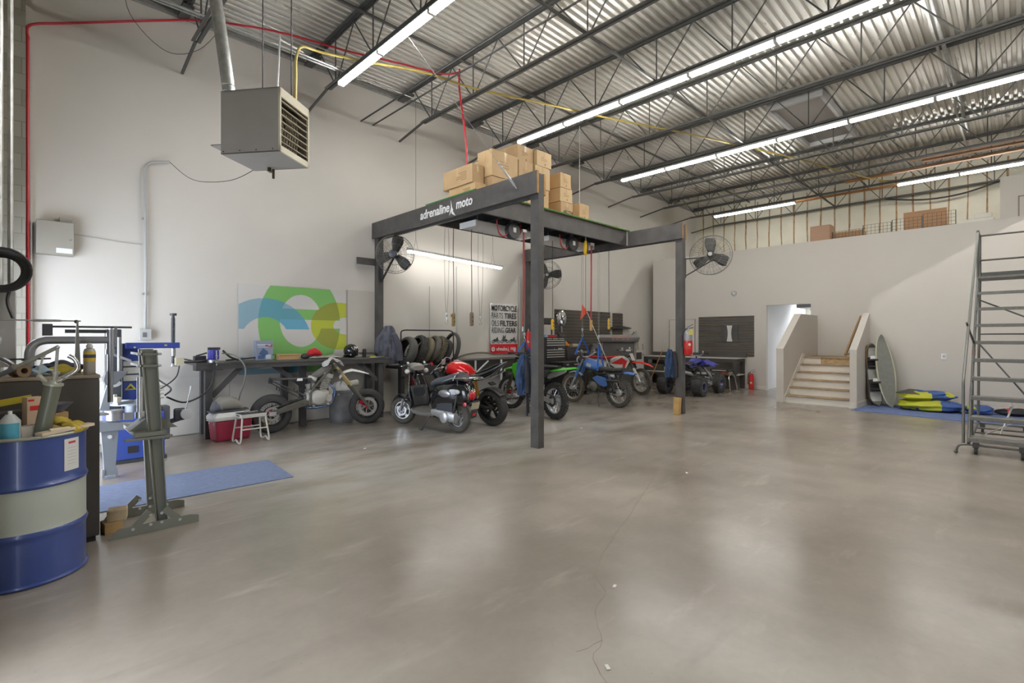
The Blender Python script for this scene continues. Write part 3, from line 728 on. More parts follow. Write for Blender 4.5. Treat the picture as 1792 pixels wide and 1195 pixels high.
# local x = blow direction (length .64), local y = width
W2 = .26; L2 = .64; HH = .635
mb = MB(); mb.bx(-.32, .3, -W2, -W2+.01, 0, HH); mb.bx(-.32, .3, W2-.01, W2, 0, HH); mb.bx(-.32, .3, -W2, W2, 0, .01); mb.bx(-.32, .3, -W2, W2, HH-.01, HH); mb.bx(-.33, -.32, -W2, W2, 0, HH)
mb.build('casing', HEATP, ht)
CREAM = mat('cream_trim', 'c9c2ac', .5)
fr = MB(); fr.bx(.3, .32, -W2, -W2+.02, 0, HH); fr.bx(.3, .32, W2-.02, W2, 0, HH); fr.bx(.3, .32, -W2, W2, 0, .06); fr.bx(.3, .32, -W2, W2, HH-.09, HH); fr.build('front_frame', CREAM, ht)
for k in range(7): MB().box((.295, 0, .11+.068*k), (.045, 2*W2-.04, .006), rotm(0, .35, 0)).build('louvre', CREAM, ht)
hx = MB()
for k in range(9): hx.tube([(.2, -.18+.045*k, .1), (.22, -.17+.045*k, .3), (.2, -.18+.045*k, .5)], .02, 8)
for k in range(5): hx.torus((.16, -.05+.02*k, .36), (0, 1, 0), .09, .012, 18, 6)
hx.build('heat_exchanger', mat('exchanger_metal', '6b6353', .5, .6), ht)
MB().bx(-.06, .0, -.2, .2, .05, .55).build('back_plate', GWI, ht)
MB().bx(-.46, -.32, -.24, .1, .1, .112).build('deflector', HEATP, ht)
gv = MB(); gv.cyl((-.1, .18, 0), (-.1, .18, -.04), .02, n=8); gv.cyl((-.1, .18, -.04), (-.05, .18, -.05), .013, n=8); gv.cyl((-.05, .18, -.02), (-.05, .18, -.12), .014, n=8); gv.build('drip_valve', mat('brass_dark', '4a4232', .4, .7), ht)
hg = MB()
for xx, yy in ((-.05, .0), (.2, .12)): hg.cyl((xx, yy, HH), (xx, yy, 3.03), .006, n=6)
hg.build('hanger_rod', DSTEEL, ht)
bx_ = MB()
for k in range(4): bx_.cyl((-.3+.18*k, -W2-.003, .025), (-.3+.18*k, -W2, .025), .007, n=8)
bx_.build('screws', DSTEEL, ht)
t = thing('flue_pipe', 'tall galvanised flue pipe rising from the box heater to the roof', 'flue pipe', (1.56, 5.86, 3.98))
MB().tube([(0, 0, 0), (0, 0, .12), (-.03, .1, .6), (-.1, .23, 1.4), (-.17, .37, 2.45)], .062, 16).build('pipe', GALV, t)
rr = MB()
for z, p in ((.02, (0, 0, .02)), (.1, (0, 0, .1)), (.16, (-.005, .01, .17))): rr.torus(p, (0, 0, 1), .062, .006, 20, 6)
rr.build('joint_ring', STEEL, t)
line('flexible_gas_pipe', [(2.08, 5.42, 3.97), (2.3, 5.98, 4.55), (2.55, 6.6, 5.15), (2.85, 7.15, 5.62), (3.2, 7.3, 5.74), (3.76, 7.04, 5.72), (4.6, 6.68, 5.72), (5.53, 6.5, 5.72), (6.83, 6.02, 5.72), (8.3, 5.5, 5.72), (9.82, 4.88, 5.72), (11.2, 4.4, 5.72), (13.2, 3.7, 5.72), (14.8, 3.25, 5.72), (16.65, 2.6, 5.72), (16.75, 2.0, 5.72)], .017, mat('yellow_gas_pipe', 'bda957', .5), 'yellow flexible gas pipe running from the heater across the roof joists', 'pipe', 8)
line('white_cable', [(1.93, 5.52, 3.98), (2.14, 6.09, 4.57), (2.35, 6.65, 5.15), (2.54, 7.15, 5.66), (2.66, 7.42, 5.75), (3.0, 7.5, 5.74)], .011, WHITE, 'white cable rising from the heater top to the roof pipes', 'cable')
line('red_air_line', [(.06, 8.86, .95), (.055, 8.86, 3.0), (.055, 8.87, 5.3)], .016, mat('red_pipe', 'bf2431', .4), 'red air pipe climbing the block pilaster in the left corner', 'pipe', 8)
line('red_air_line', [(.06, 8.88, 5.3), (.08, 8.9, 5.5), (.45, 8.93, 5.7), (.93, 8.95, 5.94), (1.6, 8.93, 6.25), (1.9, 8.78, 6.31), (2.48, 8.4, 6.31), (3.07, 8.15, 6.31), (3.9, 7.95, 6.31), (4.75, 7.66, 6.31), (5.48, 7.42, 6.31), (5.62, 7.05, 6.25)], .016, MATS['red_pipe'], 'red air pipe crossing under the metal roof from the left corner', 'pipe', 8)
t = thing('roof_drop_hose', 'red air hose dropping from the roof onto the cartons, pale at its lower end', 'hose', (5.35, 6.62, 3.77))
MB().tube(smoothpath([(0, -.1, .45), (.02, 0, 1.2), (.06, .2, 2.0), (.22, .4, 2.5)], 6), .016, 8).build('hose', MATS['red_pipe'], t)
MB().tube([(-.02, -.14, 0), (0, -.1, .46)], .018, 8).build('lower_sleeve', CREAM, t, )
# conduits along the joists beside the left wall
for k, (yy, zz, x0, x1, r) in enumerate(((7.55, 5.73, .9, 4.1, .016), (7.62, 5.73, .5, 4.0, .014), (8.2, 6.33, .6, 4.3, .016), (8.62, 6.33, 1.2, 6.9, .013))):
    line('conduit', [(x0, yy, zz), (x1, yy, zz)], r, GALV, ['front galvanised conduit of the pair under the joists by the heater', 'rear galvanised conduit of the pair under the joists by the heater', 'galvanised conduit between the red pipe and the left wall at roof level', 'thin galvanised conduit hugging the left wall just under the roof'][k], 'conduit', 8, 'roof conduits')
for x, lab in ((4.7, 'left one of two dark pipes ending on the left wall, left of the cartons'), (4.96, 'right one of two dark pipes ending on the left wall, left of the cartons')):
    line('sprinkler_pipe', [(x, 8.99, 5.69), (x, -3, 5.69)], .014, DSTEEL, lab, 'pipe', 8)
line('sprinkler_pipe', [(7.8, .93, 6.33), (15.9, .9, 6.33)], .03, GALV, 'pale straight pipe high at the upper right under the roof', 'pipe', 10)
line('loose_wire', [(.95, 8.2, 6.3), (1.05, 8.5, 5.9), (1.5, 8.7, 5.65), (1.9, 8.6, 5.8), (2.2, 8.4, 6.25)], .004, CORD, 'thin slack wire looping below the roof near the left corner', 'wire', 6)
# skylight curb
rh = thing('roof_hatch', 'grey rectangular curb of a closed roof hatch at the upper right', 'roof hatch', (12.8, 3.3, 6.3))
for a in ((-1.4, 1.4, -.52, -.46), (-1.4, 1.4, .46, .52), (-1.46, -1.4, -.52, .52), (1.4, 1.46, -.52, .52)): MB().bx(*a, 0, .16).build('curb_side', LGREY, rh)
MB().bx(-1.4, 1.4, -.46, .46, .1, .12).build('lid', mat('hatch_lid', '8f8a86', .5, .4), rh)
# lumber laid on the joists, far right
PLK = mat('stored_plank', 'a87848', .75, var=.2, scale=3)
for k, (x, y0, y1, z) in enumerate(((15.2, 1.9, -2.2, 5.74), (15.5, 1.7, -2.2, 5.74), (16.1, 3.4, -2, 5.74), (17.3, 5.6, .4, 5.74))):
    o = Vector((x, y0, z)); single('lumber_plank', MB().bar((0, 0, 0), (.15*(k % 2), y1-y0, 0), .14, .04), PLK, ['stored plank on the joists at the upper right, first one in front', 'stored plank on the joists at the upper right, second from the front', 'long stored plank on the joists above the strip light', 'longest stored plank, over the insulated wall behind the strip light'][k], 'plank', o, 0, 'planks stored on the joists')
# wall boxes on the left wall
eb = thing('electrical_box', 'large grey electrical cabinet on the left wall beside the red pipe', 'electrical box', (.31, 8.9, 2.58))
MB().bx(-.18, .185, -.1, .1, 0, .43).build('cabinet', mat('putty_enamel', '9a958a', .5), eb, bevel=.005)
MB().bx(0.01, .17, -.103, -.1, .02, .085).build('label_plate', WHITE, eb); MB().cyl((.15, -.105, .2), (.15, -.1, .2), .01, n=8).build('lock', STEEL, eb); MB().bx(-.178, .183, -.102, -.1, .427, .43).build('door_edge', DSTEEL, eb)
single('sensor_box', MB().bx(-.065, .065, -.05, .05, 0, .075), mat('beige_plastic', 'b3aea5', .5), 'small beige box on top of the grey electrical cabinet', 'sensor', (.42, 8.94, 3.012), bevel=.006)
cd = thing('wall_conduit', 'grey wall conduit bending over at the top, above the tyre changer', 'conduit', (1.285, 8.95, 1.62))
MB().tube(bend([(0, 0, 0), (.01, -.0, .9), (-.01, 0, 2.43), (.3, -.02, 2.5)], .14, 6), .017, 10).build('pipe', LGREY, cd)
MB().bx(-.07, .07, -.04, .04, -.16, -.0).build('outlet_box', LGREY, cd, bevel=.004); MB().bx(-.035, .01, -.046, -.04, -.12, -.05).build('socket', GREYP, cd)
sc_ = MB()
for z in (.5, 1.6): sc_.bx(-.03, .03, -.01, .05, z, z+.02)
sc_.build('strap', STEEL, cd)
line('heater_cable', [(1.58, 8.93, 4.12), (1.75, 8.3, 3.75), (1.9, 7.2, 3.52), (1.93, 6.3, 3.45), (1.85, 5.9, 3.42)], .004, CORD, 'thin dark cable sagging from the wall conduit to the box heater', 'cable')
line('surface_wire', [(.2, 8.985, .93+.0), (1.2, 8.982, .955)], .006, LGREY, 'thin grey wire along the left wall behind the tyre changer', 'wire')
line('surface_wire', [(.5, 8.99, 2.9), (.95, 8.99, 2.86), (1.26, 8.99, 2.85)], .004, LGREY, 'thin wire from the grey electrical cabinet to the wall conduit', 'wire')
# things at the far left edge, on the wall beside the roll-up door
line('door_track', [(-.129, 5.6, 0), (-.129, 5.6, 5.4)], .028, GALV, 'galvanised vertical pipe at the left photo edge', 'pipe', 10)
line('conduit', [(-.06, 5.3, 1.85), (-.06, 5.3, 5.4)], .017, GALV, 'thin galvanised conduit at the left edge above the grey switch box', 'conduit', 8)
sb_ = thing('switch_box', 'pale grey switch box with a clear tube at the far left edge', 'switch box', (-.165, 5.36, 1.28))
MB().bx(-.135, .135, -.12, .12, 0, .56).build('case', mat('pale_enamel', 'b9b9b9', .4), sb_, bevel=.006)
MB().tube(bend([(.0, -.13, .5), (.03, -.14, .38), (-.01, -.14, .26), (.06, -.15, .2), (-.03, -.16, .1)], .05), .02, 8).build('clear_tube', mat('cloudy_plastic', 'd8d8d8', .2, alpha=.7), sb_)
MB().box((.0, -.135, .2), (.05, .02, .16)).build('handle', mat('wood_tag', '8a6d4e', .7), sb_)
cc = MB()
for k in range(6): cc.torus((0, -.02*k, 0), (.25-.08*k, 1, .1*k-.2), .115+.008*k, .012, 26, 6)
cc.tube(smoothpath([(.05, 0, -.1), (.03, 0, -.22), (.06, -.02, -.34)]), .012, 6)
single('cable_coil', cc, BLACK, 'coiled black cable hanging at the far left edge', 'cable coil', (-.105, 5.2, 1.98))
# ================================================================ motorcycles
def sec(x, z, w, h, e=2.4, n=16, y=0.0, tilt=0.0):
    out = []
    for k in range(n):
        a = 2*PI*k/n; ca, sa = math.cos(a), math.sin(a)
        yy = w*math.copysign(abs(ca)**(2/e), ca); zz = h*math.copysign(abs(sa)**(2/e), sa)
        out.append((x+zz*math.sin(tilt), y+yy, z+zz*math.cos(tilt)))
    return out
def blob(secs, e=2.4, n=16): return MB().loft([sec(*s_[:4], e=e, n=n, y=(s_[4] if len(s_) > 4 else 0), tilt=(s_[5] if len(s_) > 5 else 0)) for s_ in secs])
def wheel(par, c, R, w, rimr, kind='spoke', knob=0, steer=0.0, tyre=None, rim=None, hub=None, disc=0.0, discside=1, sprocket=False, rimw=None, n=36):
    """axle along local y; the rim is the part, the rest are its sub-parts"""
    tyre = tyre or RUBBER; rim = rim or ALU; hub = hub or ALU
    m = MB(); rw = rimw or w*.62
    m.lathe([(rimr-.018, -rw/2), (rimr+.004, -rw/2), (rimr-.012, -rw*.3), (rimr-.02, 0), (rimr-.012, rw*.3), (rimr+.004, rw/2), (rimr-.018, rw/2), (rimr-.03, 0)], (0, 0, 0), (0, 1, 0), n, closed=True)
    if kind != 'spoke':
        ns = 5 if kind == 'five' else 3
        for k in range(ns):
            a = 2*PI*k/ns+.3
            for q in ((-.12, .12) if kind == 'five' else (0,)):
                m.bar((.04*math.cos(a), 0, .04*math.sin(a)), ((rimr-.02)*math.cos(a+q), 0, (rimr-.02)*math.sin(a+q)), .022 if kind == 'five' else .04, .03, (0, 1, 0))
    o = m.build('wheel_rim', rim, par); o.location = c; o.rotation_euler = (0, 0, steer)
    H = R-rimr; prof = []
    for k in range(13):
        a = PI*(k/12)-PI/2
        prof.append((rimr+H*max(0, math.cos(a))**.75*(.94 if knob else 1), math.sin(a)*w/2*(1 if abs(math.sin(a)) < .9 else .93)))
    t = MB().lathe(prof+[(rimr-.005, w*.38), (rimr-.005, -w*.38)], (0, 0, 0), (0, 1, 0), n, closed=True)
    if knob:
        for k in range(knob):
            a = 2*PI*k/knob
            for row, (yy, dr) in enumerate(((-.40, -.022), (-.15, 0), (.15, 0), (.40, -.022))):
                aa = a+(PI/knob if row % 2 else 0); r = R-.006+dr
                t.box((r*math.cos(aa), yy*w, r*math.sin(aa)), (.022, w*.2, R*2*PI/knob*.5), Matrix.Rotation(-aa, 3, 'Y'))
    t.build('tyre', tyre, o)
    hb = MB().lathe([(.02, -.07), (.045, -.06), (.045, -.045), (.025, -.035), (.025, .035), (.045, .045), (.045, .06), (.02, .07)], (0, 0, 0), (0, 1, 0), 16)
    hb.cyl((0, -.1, 0), (0, .1, 0), .012, n=8); hb.build('hub', hub, o)
    if kind == 'spoke':
        s_ = MB()
        for k in range(32):
            a = 2*PI*k/32; sd = (-1, 1)[k % 2]; b = a+(.35 if (k//2) % 2 else -.35)
            s_.cyl((.043*math.cos(b), sd*.05, .043*math.sin(b)), ((rimr-.02)*math.cos(a), 0, (rimr-.02)*math.sin(a)), .0028, n=4, caps=False)
        s_.build('spokes', CHROME, o)
    if disc:
        y = discside*.06; d = MB().lathe([(disc*.68, y-.002), (disc, y-.002), (disc, y+.002), (disc*.68, y+.002)], (0, 0, 0), (0, 1, 0), 28, closed=True)
        for k in range(6): a = 2*PI*k/6; d.bar((.04*math.cos(a), y, .04*math.sin(a)), (disc*.7*math.cos(a+.3), y, disc*.7*math.sin(a+.3)), .012, .004, (0, 1, 0))
        d.build('brake_disc', STEEL, o)
    if sprocket:
        y = -discside*.07; sp = MB().lathe([(.06, y-.003), (.1, y-.003), (.1, y+.003), (.06, y+.003)], (0, 0, 0), (0, 1, 0), 32, closed=True); sp.build('sprocket', DSTEEL, o)
    return o
def at_wheels(rear, front):
    d = Vector((front[0]-rear[0], front[1]-rear[1], 0)); return d.length, math.atan2(d.y, d.x)
def engine(par, c, s, m, cover):
    x, y, z = c; e = MB()
    e.loft([sec(x-.2*s, z-.02*s, .1*s, .1*s), sec(x-.12*s, z, .12*s, .14*s), sec(x+.08*s, z-.01*s, .12*s, .14*s), sec(x+.17*s, z-.03*s, .09*s, .1*s)])
    for k in range(7): q = k*.022*s; e.box((x+.05*s+q*.35, y, z+.15*s+q), (.15*s-.004*k, .17*s, .012*s), rotm(0, .33, 0))
    e.box((x+.07*s, y, z+.2*s), (.1*s, .12*s, .2*s), rotm(0, .33, 0)); e.box((x+.12*s, y, z+.32*s), (.14*s, .15*s, .06*s), rotm(0, .33, 0))
    for q in ((-.16, .1), (-.1, -.12), (.14, .06), (.1, -.1), (0, .13)):
        for sd in (-1, 1): e.cyl((x+q[0]*s, y+sd*.07*s, z+q[1]*s), (x+q[0]*s, y+sd*.125*s, z+q[1]*s), .016*s, n=10)
    e.box((x+.16*s, y, z+.1*s), (.07*s, .1*s, .12*s)).box((x-.12*s, y, z+.17*s), (.12*s, .1*s, .08*s), rotm(0, -.3, 0)).cyl((x-.05*s, y-.06*s, z+.26*s), (x-.16*s, y-.02*s, z+.3*s), .035*s, n=12)
    o = e.build('engine', m, par, bevel=.004)
    for sd in (-1, 1):
        cv = MB().lathe([(0, .03), (.08*s, .028), (.1*s, .015), (.1*s, 0)], (x-.03*s, y+sd*.12*s, z), (0, sd, 0), 20); cv.lathe([(0, .022), (.045*s, .02), (.055*s, 0)], (x+.11*s, y+sd*.11*s, z-.02*s), (0, sd, 0), 16)
        cv.build('engine_cover', cover, o)
    return o
def fork(par, top, axle, spread, rs, mu, ml, frac=.55):
    t = Vector(top); a = Vector(axle)
    for sd in (-1, 1):
        o_ = Vector((0, sd*spread, 0)); k = t.lerp(a, frac)
        f = MB().cyl(t+o_, k+o_, rs, n=12).build('fork_leg', mu, par)
        MB().cyl(k+o_, a+o_, rs*1.25, rs*1.1, n=12).box(a+o_, (.05, .03, .06)).build('lower_tube', ml, f)
def bars(par, c, wid, rise, back, m, grip):
    x, y, z = c
    for nm in (0,):
        P = bend([(x-back, -wid, z+rise), (x-back*.6, -wid*.6, z+rise), (x, -.12, z), (x, .12, z), (x-back*.6, wid*.6, z+rise), (x-back, wid, z+rise)], .06, 4)
        h = MB().tube(P, .012, 8).build('handlebar', m, par)
        for sd in (-1, 1):
            MB().cyl((x-back*.68, sd*wid*.68, z+rise), (x-back, sd*wid*1.02, z+rise), .018, n=10).build('grip', grip, h)
            lv = MB().tube([(x-back*.5+.03, sd*wid*.6, z+rise), (x-back*.5+.06, sd*wid*.66, z+rise-.005), (x-back+.06, sd*wid*.95, z+rise-.01)], .006, 6); lv.cyl((x-back*.6, sd*wid*.55, z+rise+.02), (x-back*.6+.03, sd*wid*.55, z+rise+.05), .02, n=10); lv.build('lever', ALU, h)
    return h
def fender(xs, m, par, name='fender'):
    # xs: list of (x, z, halfwidth); arched strip with thickness
    def fn(i, j):
        q = i*(len(xs)-1); k = min(int(q), len(xs)-2); t = q-k
        x = xs[k][0]*(1-t)+xs[k+1][0]*t; z = xs[k][1]*(1-t)+xs[k+1][1]*t; w = xs[k][2]*(1-t)+xs[k+1][2]*t
        s = (j-.5)*2; return (x, w*s, z-.035*s*s*(w/.07))
    return MB().grid(fn, 14, 8).build(name, m, par, solid=.006)
def chain(par, r0, r1, x1, z1, z0, y):
    c = MB(); c.bar((0, y, z0+r0), (x1, y, z1+r1), .014, .014, (0, 1, 0)); c.bar((0, y, z0-r0), (x1, y, z1-r1), .014, .014, (0, 1, 0)); return c.build('chain', DSTEEL, par)

# ---------------------------------------------------------------- stripped supermoto frame by the workbench
FRG = mat('frame_grey', '6f6d66', .4, .6, var=.15)
GOLD = mat('fork_gold', 'c9b682', .28, .6); REDA = mat('red_anodised', 'b01e34', .3, .5)
def motard():
    wb, rz = at_wheels((2.785, 8.22), (4.286, 7.98))
    t = thing('stripped_motorcycle', 'stripped motorcycle without seat or tank, white front fender, under the workbench mural', 'motorcycle', (2.785, 8.22, 0), rz)
    R = .305
    wheel(t, (0, 0, R), R, .16, .2, 'spoke', rim=BLACK, hub=REDA, disc=.11, discside=-1, sprocket=True)
    wheel(t, (wb, 0, R), R, .125, .215, 'spoke', rim=BLACK, hub=REDA, disc=.16, discside=-1, steer=-.12)
    for sd in (-1, 1):
        MB().prism([(-.06, -.035), (-.04, .045), (.5, .05), (.56, .0), (.5, -.06), (.1, -.03)], .03, (0, sd*.105, R), (1, 0, .33), (-.33, 0, 1)).build('swingarm', FRG, t, bevel=.006)
        MB().box((-.0, sd*.125, R+.01), (.1, .02, .06)).build('chain_adjuster', ALU, t)
        MB().bar((.9, sd*.03, 1.0), (.56, sd*.1, .62), .035, .085, (0, 1, 0)).bar((.56, sd*.1, .66), (.55, sd*.1, .4), .035, .075, (0, 1, 0)).build('frame_spar', FRG, t, bevel=.01)
        MB().bar((.93, sd*.02, .93), (.82, sd*.05, .42), .03, .03).bar((.82, sd*.05, .4), (.52, sd*.08, .36), .03, .03).build('down_tube', FRG, t)
        s_ = MB(); s_.tube([(.58, sd*.08, .83), (.3, sd*.09, .835), (0, sd*.08, .84)], .013, 8); s_.tube([(.5, sd*.09, .55), (.25, sd*.1, .69), (0, sd*.08, .82)], .012, 8); s_.tube([(.5, sd*.09, .48), (.3, sd*.1, .6), (.0, sd*.08, .78)], .01, 8); s_.tube([(.58, sd*.08, .83), (.56, sd*.1, .6)], .012, 8)
        for q in (.1, .22, .36): s_.box((q, sd*.1, .70-.15*q), (.02, .02, .05))
        s_.build('subframe_rail', DSTEEL, t)
    MB().tube([(0, -.08, .84), (-.02, 0, .86), (0, .08, .84)], .013, 8).box((-.01, 0, .81), (.05, .1, .06)).build('subframe_bridge', DSTEEL, t)
    MB().bx(.36, .44, -.105, -.07, .805, .845).build('clamp_tag', WHITE, t)
    b = blob([(.56, .82, .05, .04), (.68, .88, .075, .075), (.8, .95, .075, .08), (.92, 1.02, .05, .05)]); b.build('airbox_tank', mat('dusty_grey', '66645e', .6, var=.2, scale=10), t)
    engine(t, (.72, 0, .52), 1.1, mat('engine_cast', 'b3b1aa', .45, .35, var=.25, scale=20), mat('engine_cover_grey', 'bdbbb4', .4, .35))
    MB().tube(bend([(.86, -.03, .74), (.98, -.05, .6), (.9, -.06, .38), (.6, -.09, .355), (.5, -.1, .37)], .08), .022, 10).build('exhaust_header', mat('blued_steel', '6f86b0', .25, .9), t)
    fork(t, (.93, 0, 1.07), (wb, 0, R), .09, .022, GOLD, FRG, .5)
    MB().box((.955, 0, 1.03), (.06, .24, .04), rotm(0, .6, 0)).box((1.02, 0, .93), (.07, .25, .05), rotm(0, .6, 0)).build('triple_clamp', FRG, t)
    fender([(1.04, .83, .06), (1.12, .93, .065), (1.25, .96, .07), (1.42, .92, .06), (1.55, .87, .03)], WHITE, t, 'front_fender')
    MB().tube([(.06, -.09, R+.1), (.3, -.1, R+.19), (.52, -.1, R+.23)], .008, 6).build('brake_line', BLACK, t)
    chain(t, .1, .04, .6, .5, R, .075)
    cal = MB().box((wb-.12, -.075, R+.1), (.06, .04, .1), rotm(0, .5, 0)); cal.build('brake_caliper', REDA, t)
    MB().box((-.08, -.07, R-.13), (.05, .04, .1), rotm(0, .6, 0)).build('brake_caliper', mat('old_brass', '7d6a38', .5, .5), t)
    return t
motard()
rag = MB()
def ragf(i, j):
    a = (i-.5)*.34; b = (j-.5)*.26
    return (a*.9+.01*math.sin(9*j), b, -.9*a*a-.5*b*b-.03*math.sin(13*i+5*j)-abs(i-.5)*.15)
rag.grid(ragf, 14, 12)
single('rag', rag, mat('white_rag', 'bdb9b5', .95, var=.12, scale=9), 'crumpled pale rag draped over the fork top of the stripped motorcycle', 'rag', (3.70, 8.06, 1.145), -.15, solid=.004)

# ---------------------------------------------------------------- black scooter
def scooter():
    wb, rz = at_wheels((4.921, 6.22), (4.735, 7.53))
    t = thing('motor_scooter', 'shiny black motor scooter on its kickstand, with chrome rear rack and licence plate', 'scooter', (4.921, 6.22, 0), rz)
    t.rotation_euler = (0, math.radians(0), rz)
    GL = mat('gloss_black', '15161a', .12, .0, coat=.8); SG = mat('scooter_grey', '4a4b50', .6); DUST = mat('dusty_silver', '8e8c87', .5, .3); INN = mat('inner_plastic', '3a3a3c', .65, var=.1)
    RW = .24
    wheel(t, (0, 0, RW), RW, .12, .15, 'five', rim=ALU, disc=0, tyre=RUBBERD)
    wheel(t, (wb, 0, RW), RW, .11, .155, 'five', rim=ALU, disc=.09, tyre=RUBBERD, steer=.35)
    # rear body
    b = blob([(-.29, .58, .05, .08), (-.21, .62, .13, .17), (-.05, .62, .195, .2), (.15, .61, .21, .19), (.32, .57, .2, .2), (.44, .5, .16, .22), (.5, .42, .12, .21)], 2.6)
    b.build('rear_body', GL, t)
    for sd in (-1, 1):
        MB().ell((.12, sd*.2, .62), .14, .02, .06, 14, 8).build('side_trim', CHROME if sd < 0 else mat('decal_silver', 'a9a9ab', .25, .7), t)
        MB().ell((-.13, sd*.178, .66), .06, .018, .035, 12, 6).build('turn_signal_lens', mat('smoked_lens', 'c9c9c4', .15), t)
    s_ = blob([(-.2, .85, .1, .03), (-.08, .875, .14, .055), (.06, .87, .15, .065), (.16, .835, .155, .065), (.26, .81, .155, .065), (.4, .79, .145, .06), (.54, .74, .1, .05)]); s_.build('seat', mat('seat_vinyl', '505157', .7), t)
    # floorboard + leg shield
    fb = MB().loft([[(x, -w, z), (x, w, z), (x, w, z-.05), (x, -w, z-.05)] for x, w, z in ((.36, .12, .29), (.5, .17, .28), (.72, .18, .27), (.86, .2, .3), (.95, .21, .38))]); fb.build('floorboard', mat('floor_grey', '69676300'[:6], .7, var=.1), t, bevel=.01)
    def shield(x, i, off): # curved panel behind the front wheel
        pass
    def sf(i, j):
        z = .3+.6*i; s = (j-.5)*2; w = .2+.03*math.sin(i*3)-.12*max(0, i-.55)
        return (.9+.16*i+.05*s*s*-1.2+(.05 if i < .1 else 0), w*s, z)
    MB().grid(sf, 12, 10).build('leg_shield', GL, t, solid=.02)
    def sf2(i, j): p = sf(.05+.6*i, .12+.76*j); return (p[0]-.018-.035*math.sin(i*PI)*(1-abs(j-.5)), p[1], p[2])
    MB().grid(sf2, 10, 8).build('inner_panel', INN, t, solid=.01)
    gb = blob([(.9, .58, .12, .08), (.95, .58, .13, .09), (1.0, .58, .13, .09)]); gb.build('glove_box', mat('glove_dark', '2d3036', .5), t)
    MB().cyl((1.17, 0, .42), (1.02, 0, .96), .05, .045, n=14).build('steering_column', GL, t)
    # front fender
    ff = MB()
    def ffn(i, j):
        a = PI*(-.08+.8*i); s = (j-.5)*2; r = .29-.07*s*s
        return (wb+r*math.cos(a)*1.05-.02, .085*s, RW+r*math.sin(a))
    ff.grid(ffn, 14, 8).build('front_fender', GL, t, solid=.012)
    fl = MB(); fl.bar((wb-.02, -.085, RW), (wb-.1, -.09, RW+.2), .03, .04); fl.bar((wb-.02, .085, RW), (wb-.1, .09, RW+.2), .03, .04); fl.build('fork_arm', ALU, t)
    # headset
    hs = blob([(.93, .98, .13, .04), (.98, 1.0, .15, .06), (1.06, 1.0, .12, .07), (1.12, .98, .07, .06)]); hs.build('headset', DUST, t)
    h = bars(t, (1.02, 0, 1.0), .33, .03, .08, DUST, INN)
    MB().ell((1.13, 0, .97), .03, .065, .065).build('headlight', mat('lamp_glass', 'dfe3e6', .1), t)
    for sd in (-1, 1):
        MB().ell((.98, sd*.21, .93), .05, .035, .04, 12, 8).build('front_indicator', mat('lamp_glass2', 'd0ccc4', .2), t)
    MB().box((.94, -.3, 1.04), (.03, .03, .05)).build('switch', RED, t)
    # rack
    rk = MB()
    for sd in (-1, 1): rk.tube(bend([(.2, sd*.16, .8), (.0, sd*.16, .86), (-.3, sd*.12, .87), (-.42, sd*.08, .88)], .06), .012, 8); rk.tube([(-.1, sd*.14, .84), (-.1, sd*.13, .7)], .009, 8)
    rk.tube(bend([(-.02, -.15, .83), (-.06, -.15, .95), (-.1, .15, .95), (-.02, .15, .83)], .05), .012, 8)
    for q in (-.2, -.3, -.42): rk.cyl((q, -.12, .865), (q, .12, .865), .008, n=6)
    rk.build('luggage_rack', CHROME, t)
    tl = MB().ell((-.285, 0, .6), .04, .075, .075, 16, 10); tl.build('tail_light', mat('red_lens', 'c4212b', .15, coat=.5), t)
    MB().torus((-.275, 0, .6), (1, 0, .1), .08, .012, 22, 8).build('tail_light_ring', CHROME, t)
    mg = MB().box((-.33, 0, .4), (.02, .14, .26), rotm(0, -.25, 0)); mg.build('rear_mudguard', BLACK, t, bevel=.005)
    MB().box((-.35, 0, .45), (.006, .17, .11), rotm(0, -.25, 0)).build('licence_plate', mat('plate_tan', 'b3a993', .5, var=.2, scale=60), t)
    MB().box((-.315, 0, .315), (.02, .07, .04)).build('reflector', MATS['red_lens'], t)
    for sd in (-1, 1): MB().lathe([(0, .01), (.03, .008), (.032, 0)], (-.24, sd*.125, .47), (-.6, sd, 0), 14).build('reflector', MATS['red_lens'], t)
    # drive unit
    du = MB().loft([sec(.48, .3, .05, .05, y=.1), sec(.3, .29, .06, .075, y=.12), sec(.05, .26, .06, .09, y=.13), sec(-.06, .25, .05, .08, y=.13)]); du.build('engine_case', ALU, t)
    MB().lathe([(0, .03), (.075, .028), (.09, .015), (.09, -.02)], (.14, .185, .25), (0, 1, 0), 24).build('clutch_cover', mat('satin_cover', 'c0c2c5', .3, .5), t)
    MB().bx(-.02, .34, .08, .17, .34, .48).build('air_cleaner', mat('dark_slate', '3c3f45', .5), t, bevel=.02)
    MB().tube([(.3, -.14, .25), (.1, -.16, .22), (-.1, -.16, .26), (-.2, -.16, .28)], [.02, .05, .055, .04], 12).build('exhaust', DSTEEL, t)
    MB().cyl((-.02, .15, .3), (-.12, .16, .62), .018, n=10).build('shock_absorber', DSTEEL, t)
    MB().tube([(.5, .1, .27), (.58, .16, .13), (.62, .22, .012)], .011, 8).box((.63, .22, .01), (.05, .04, .018)).build('kickstand', BLACK, t)
    return t
scooter()

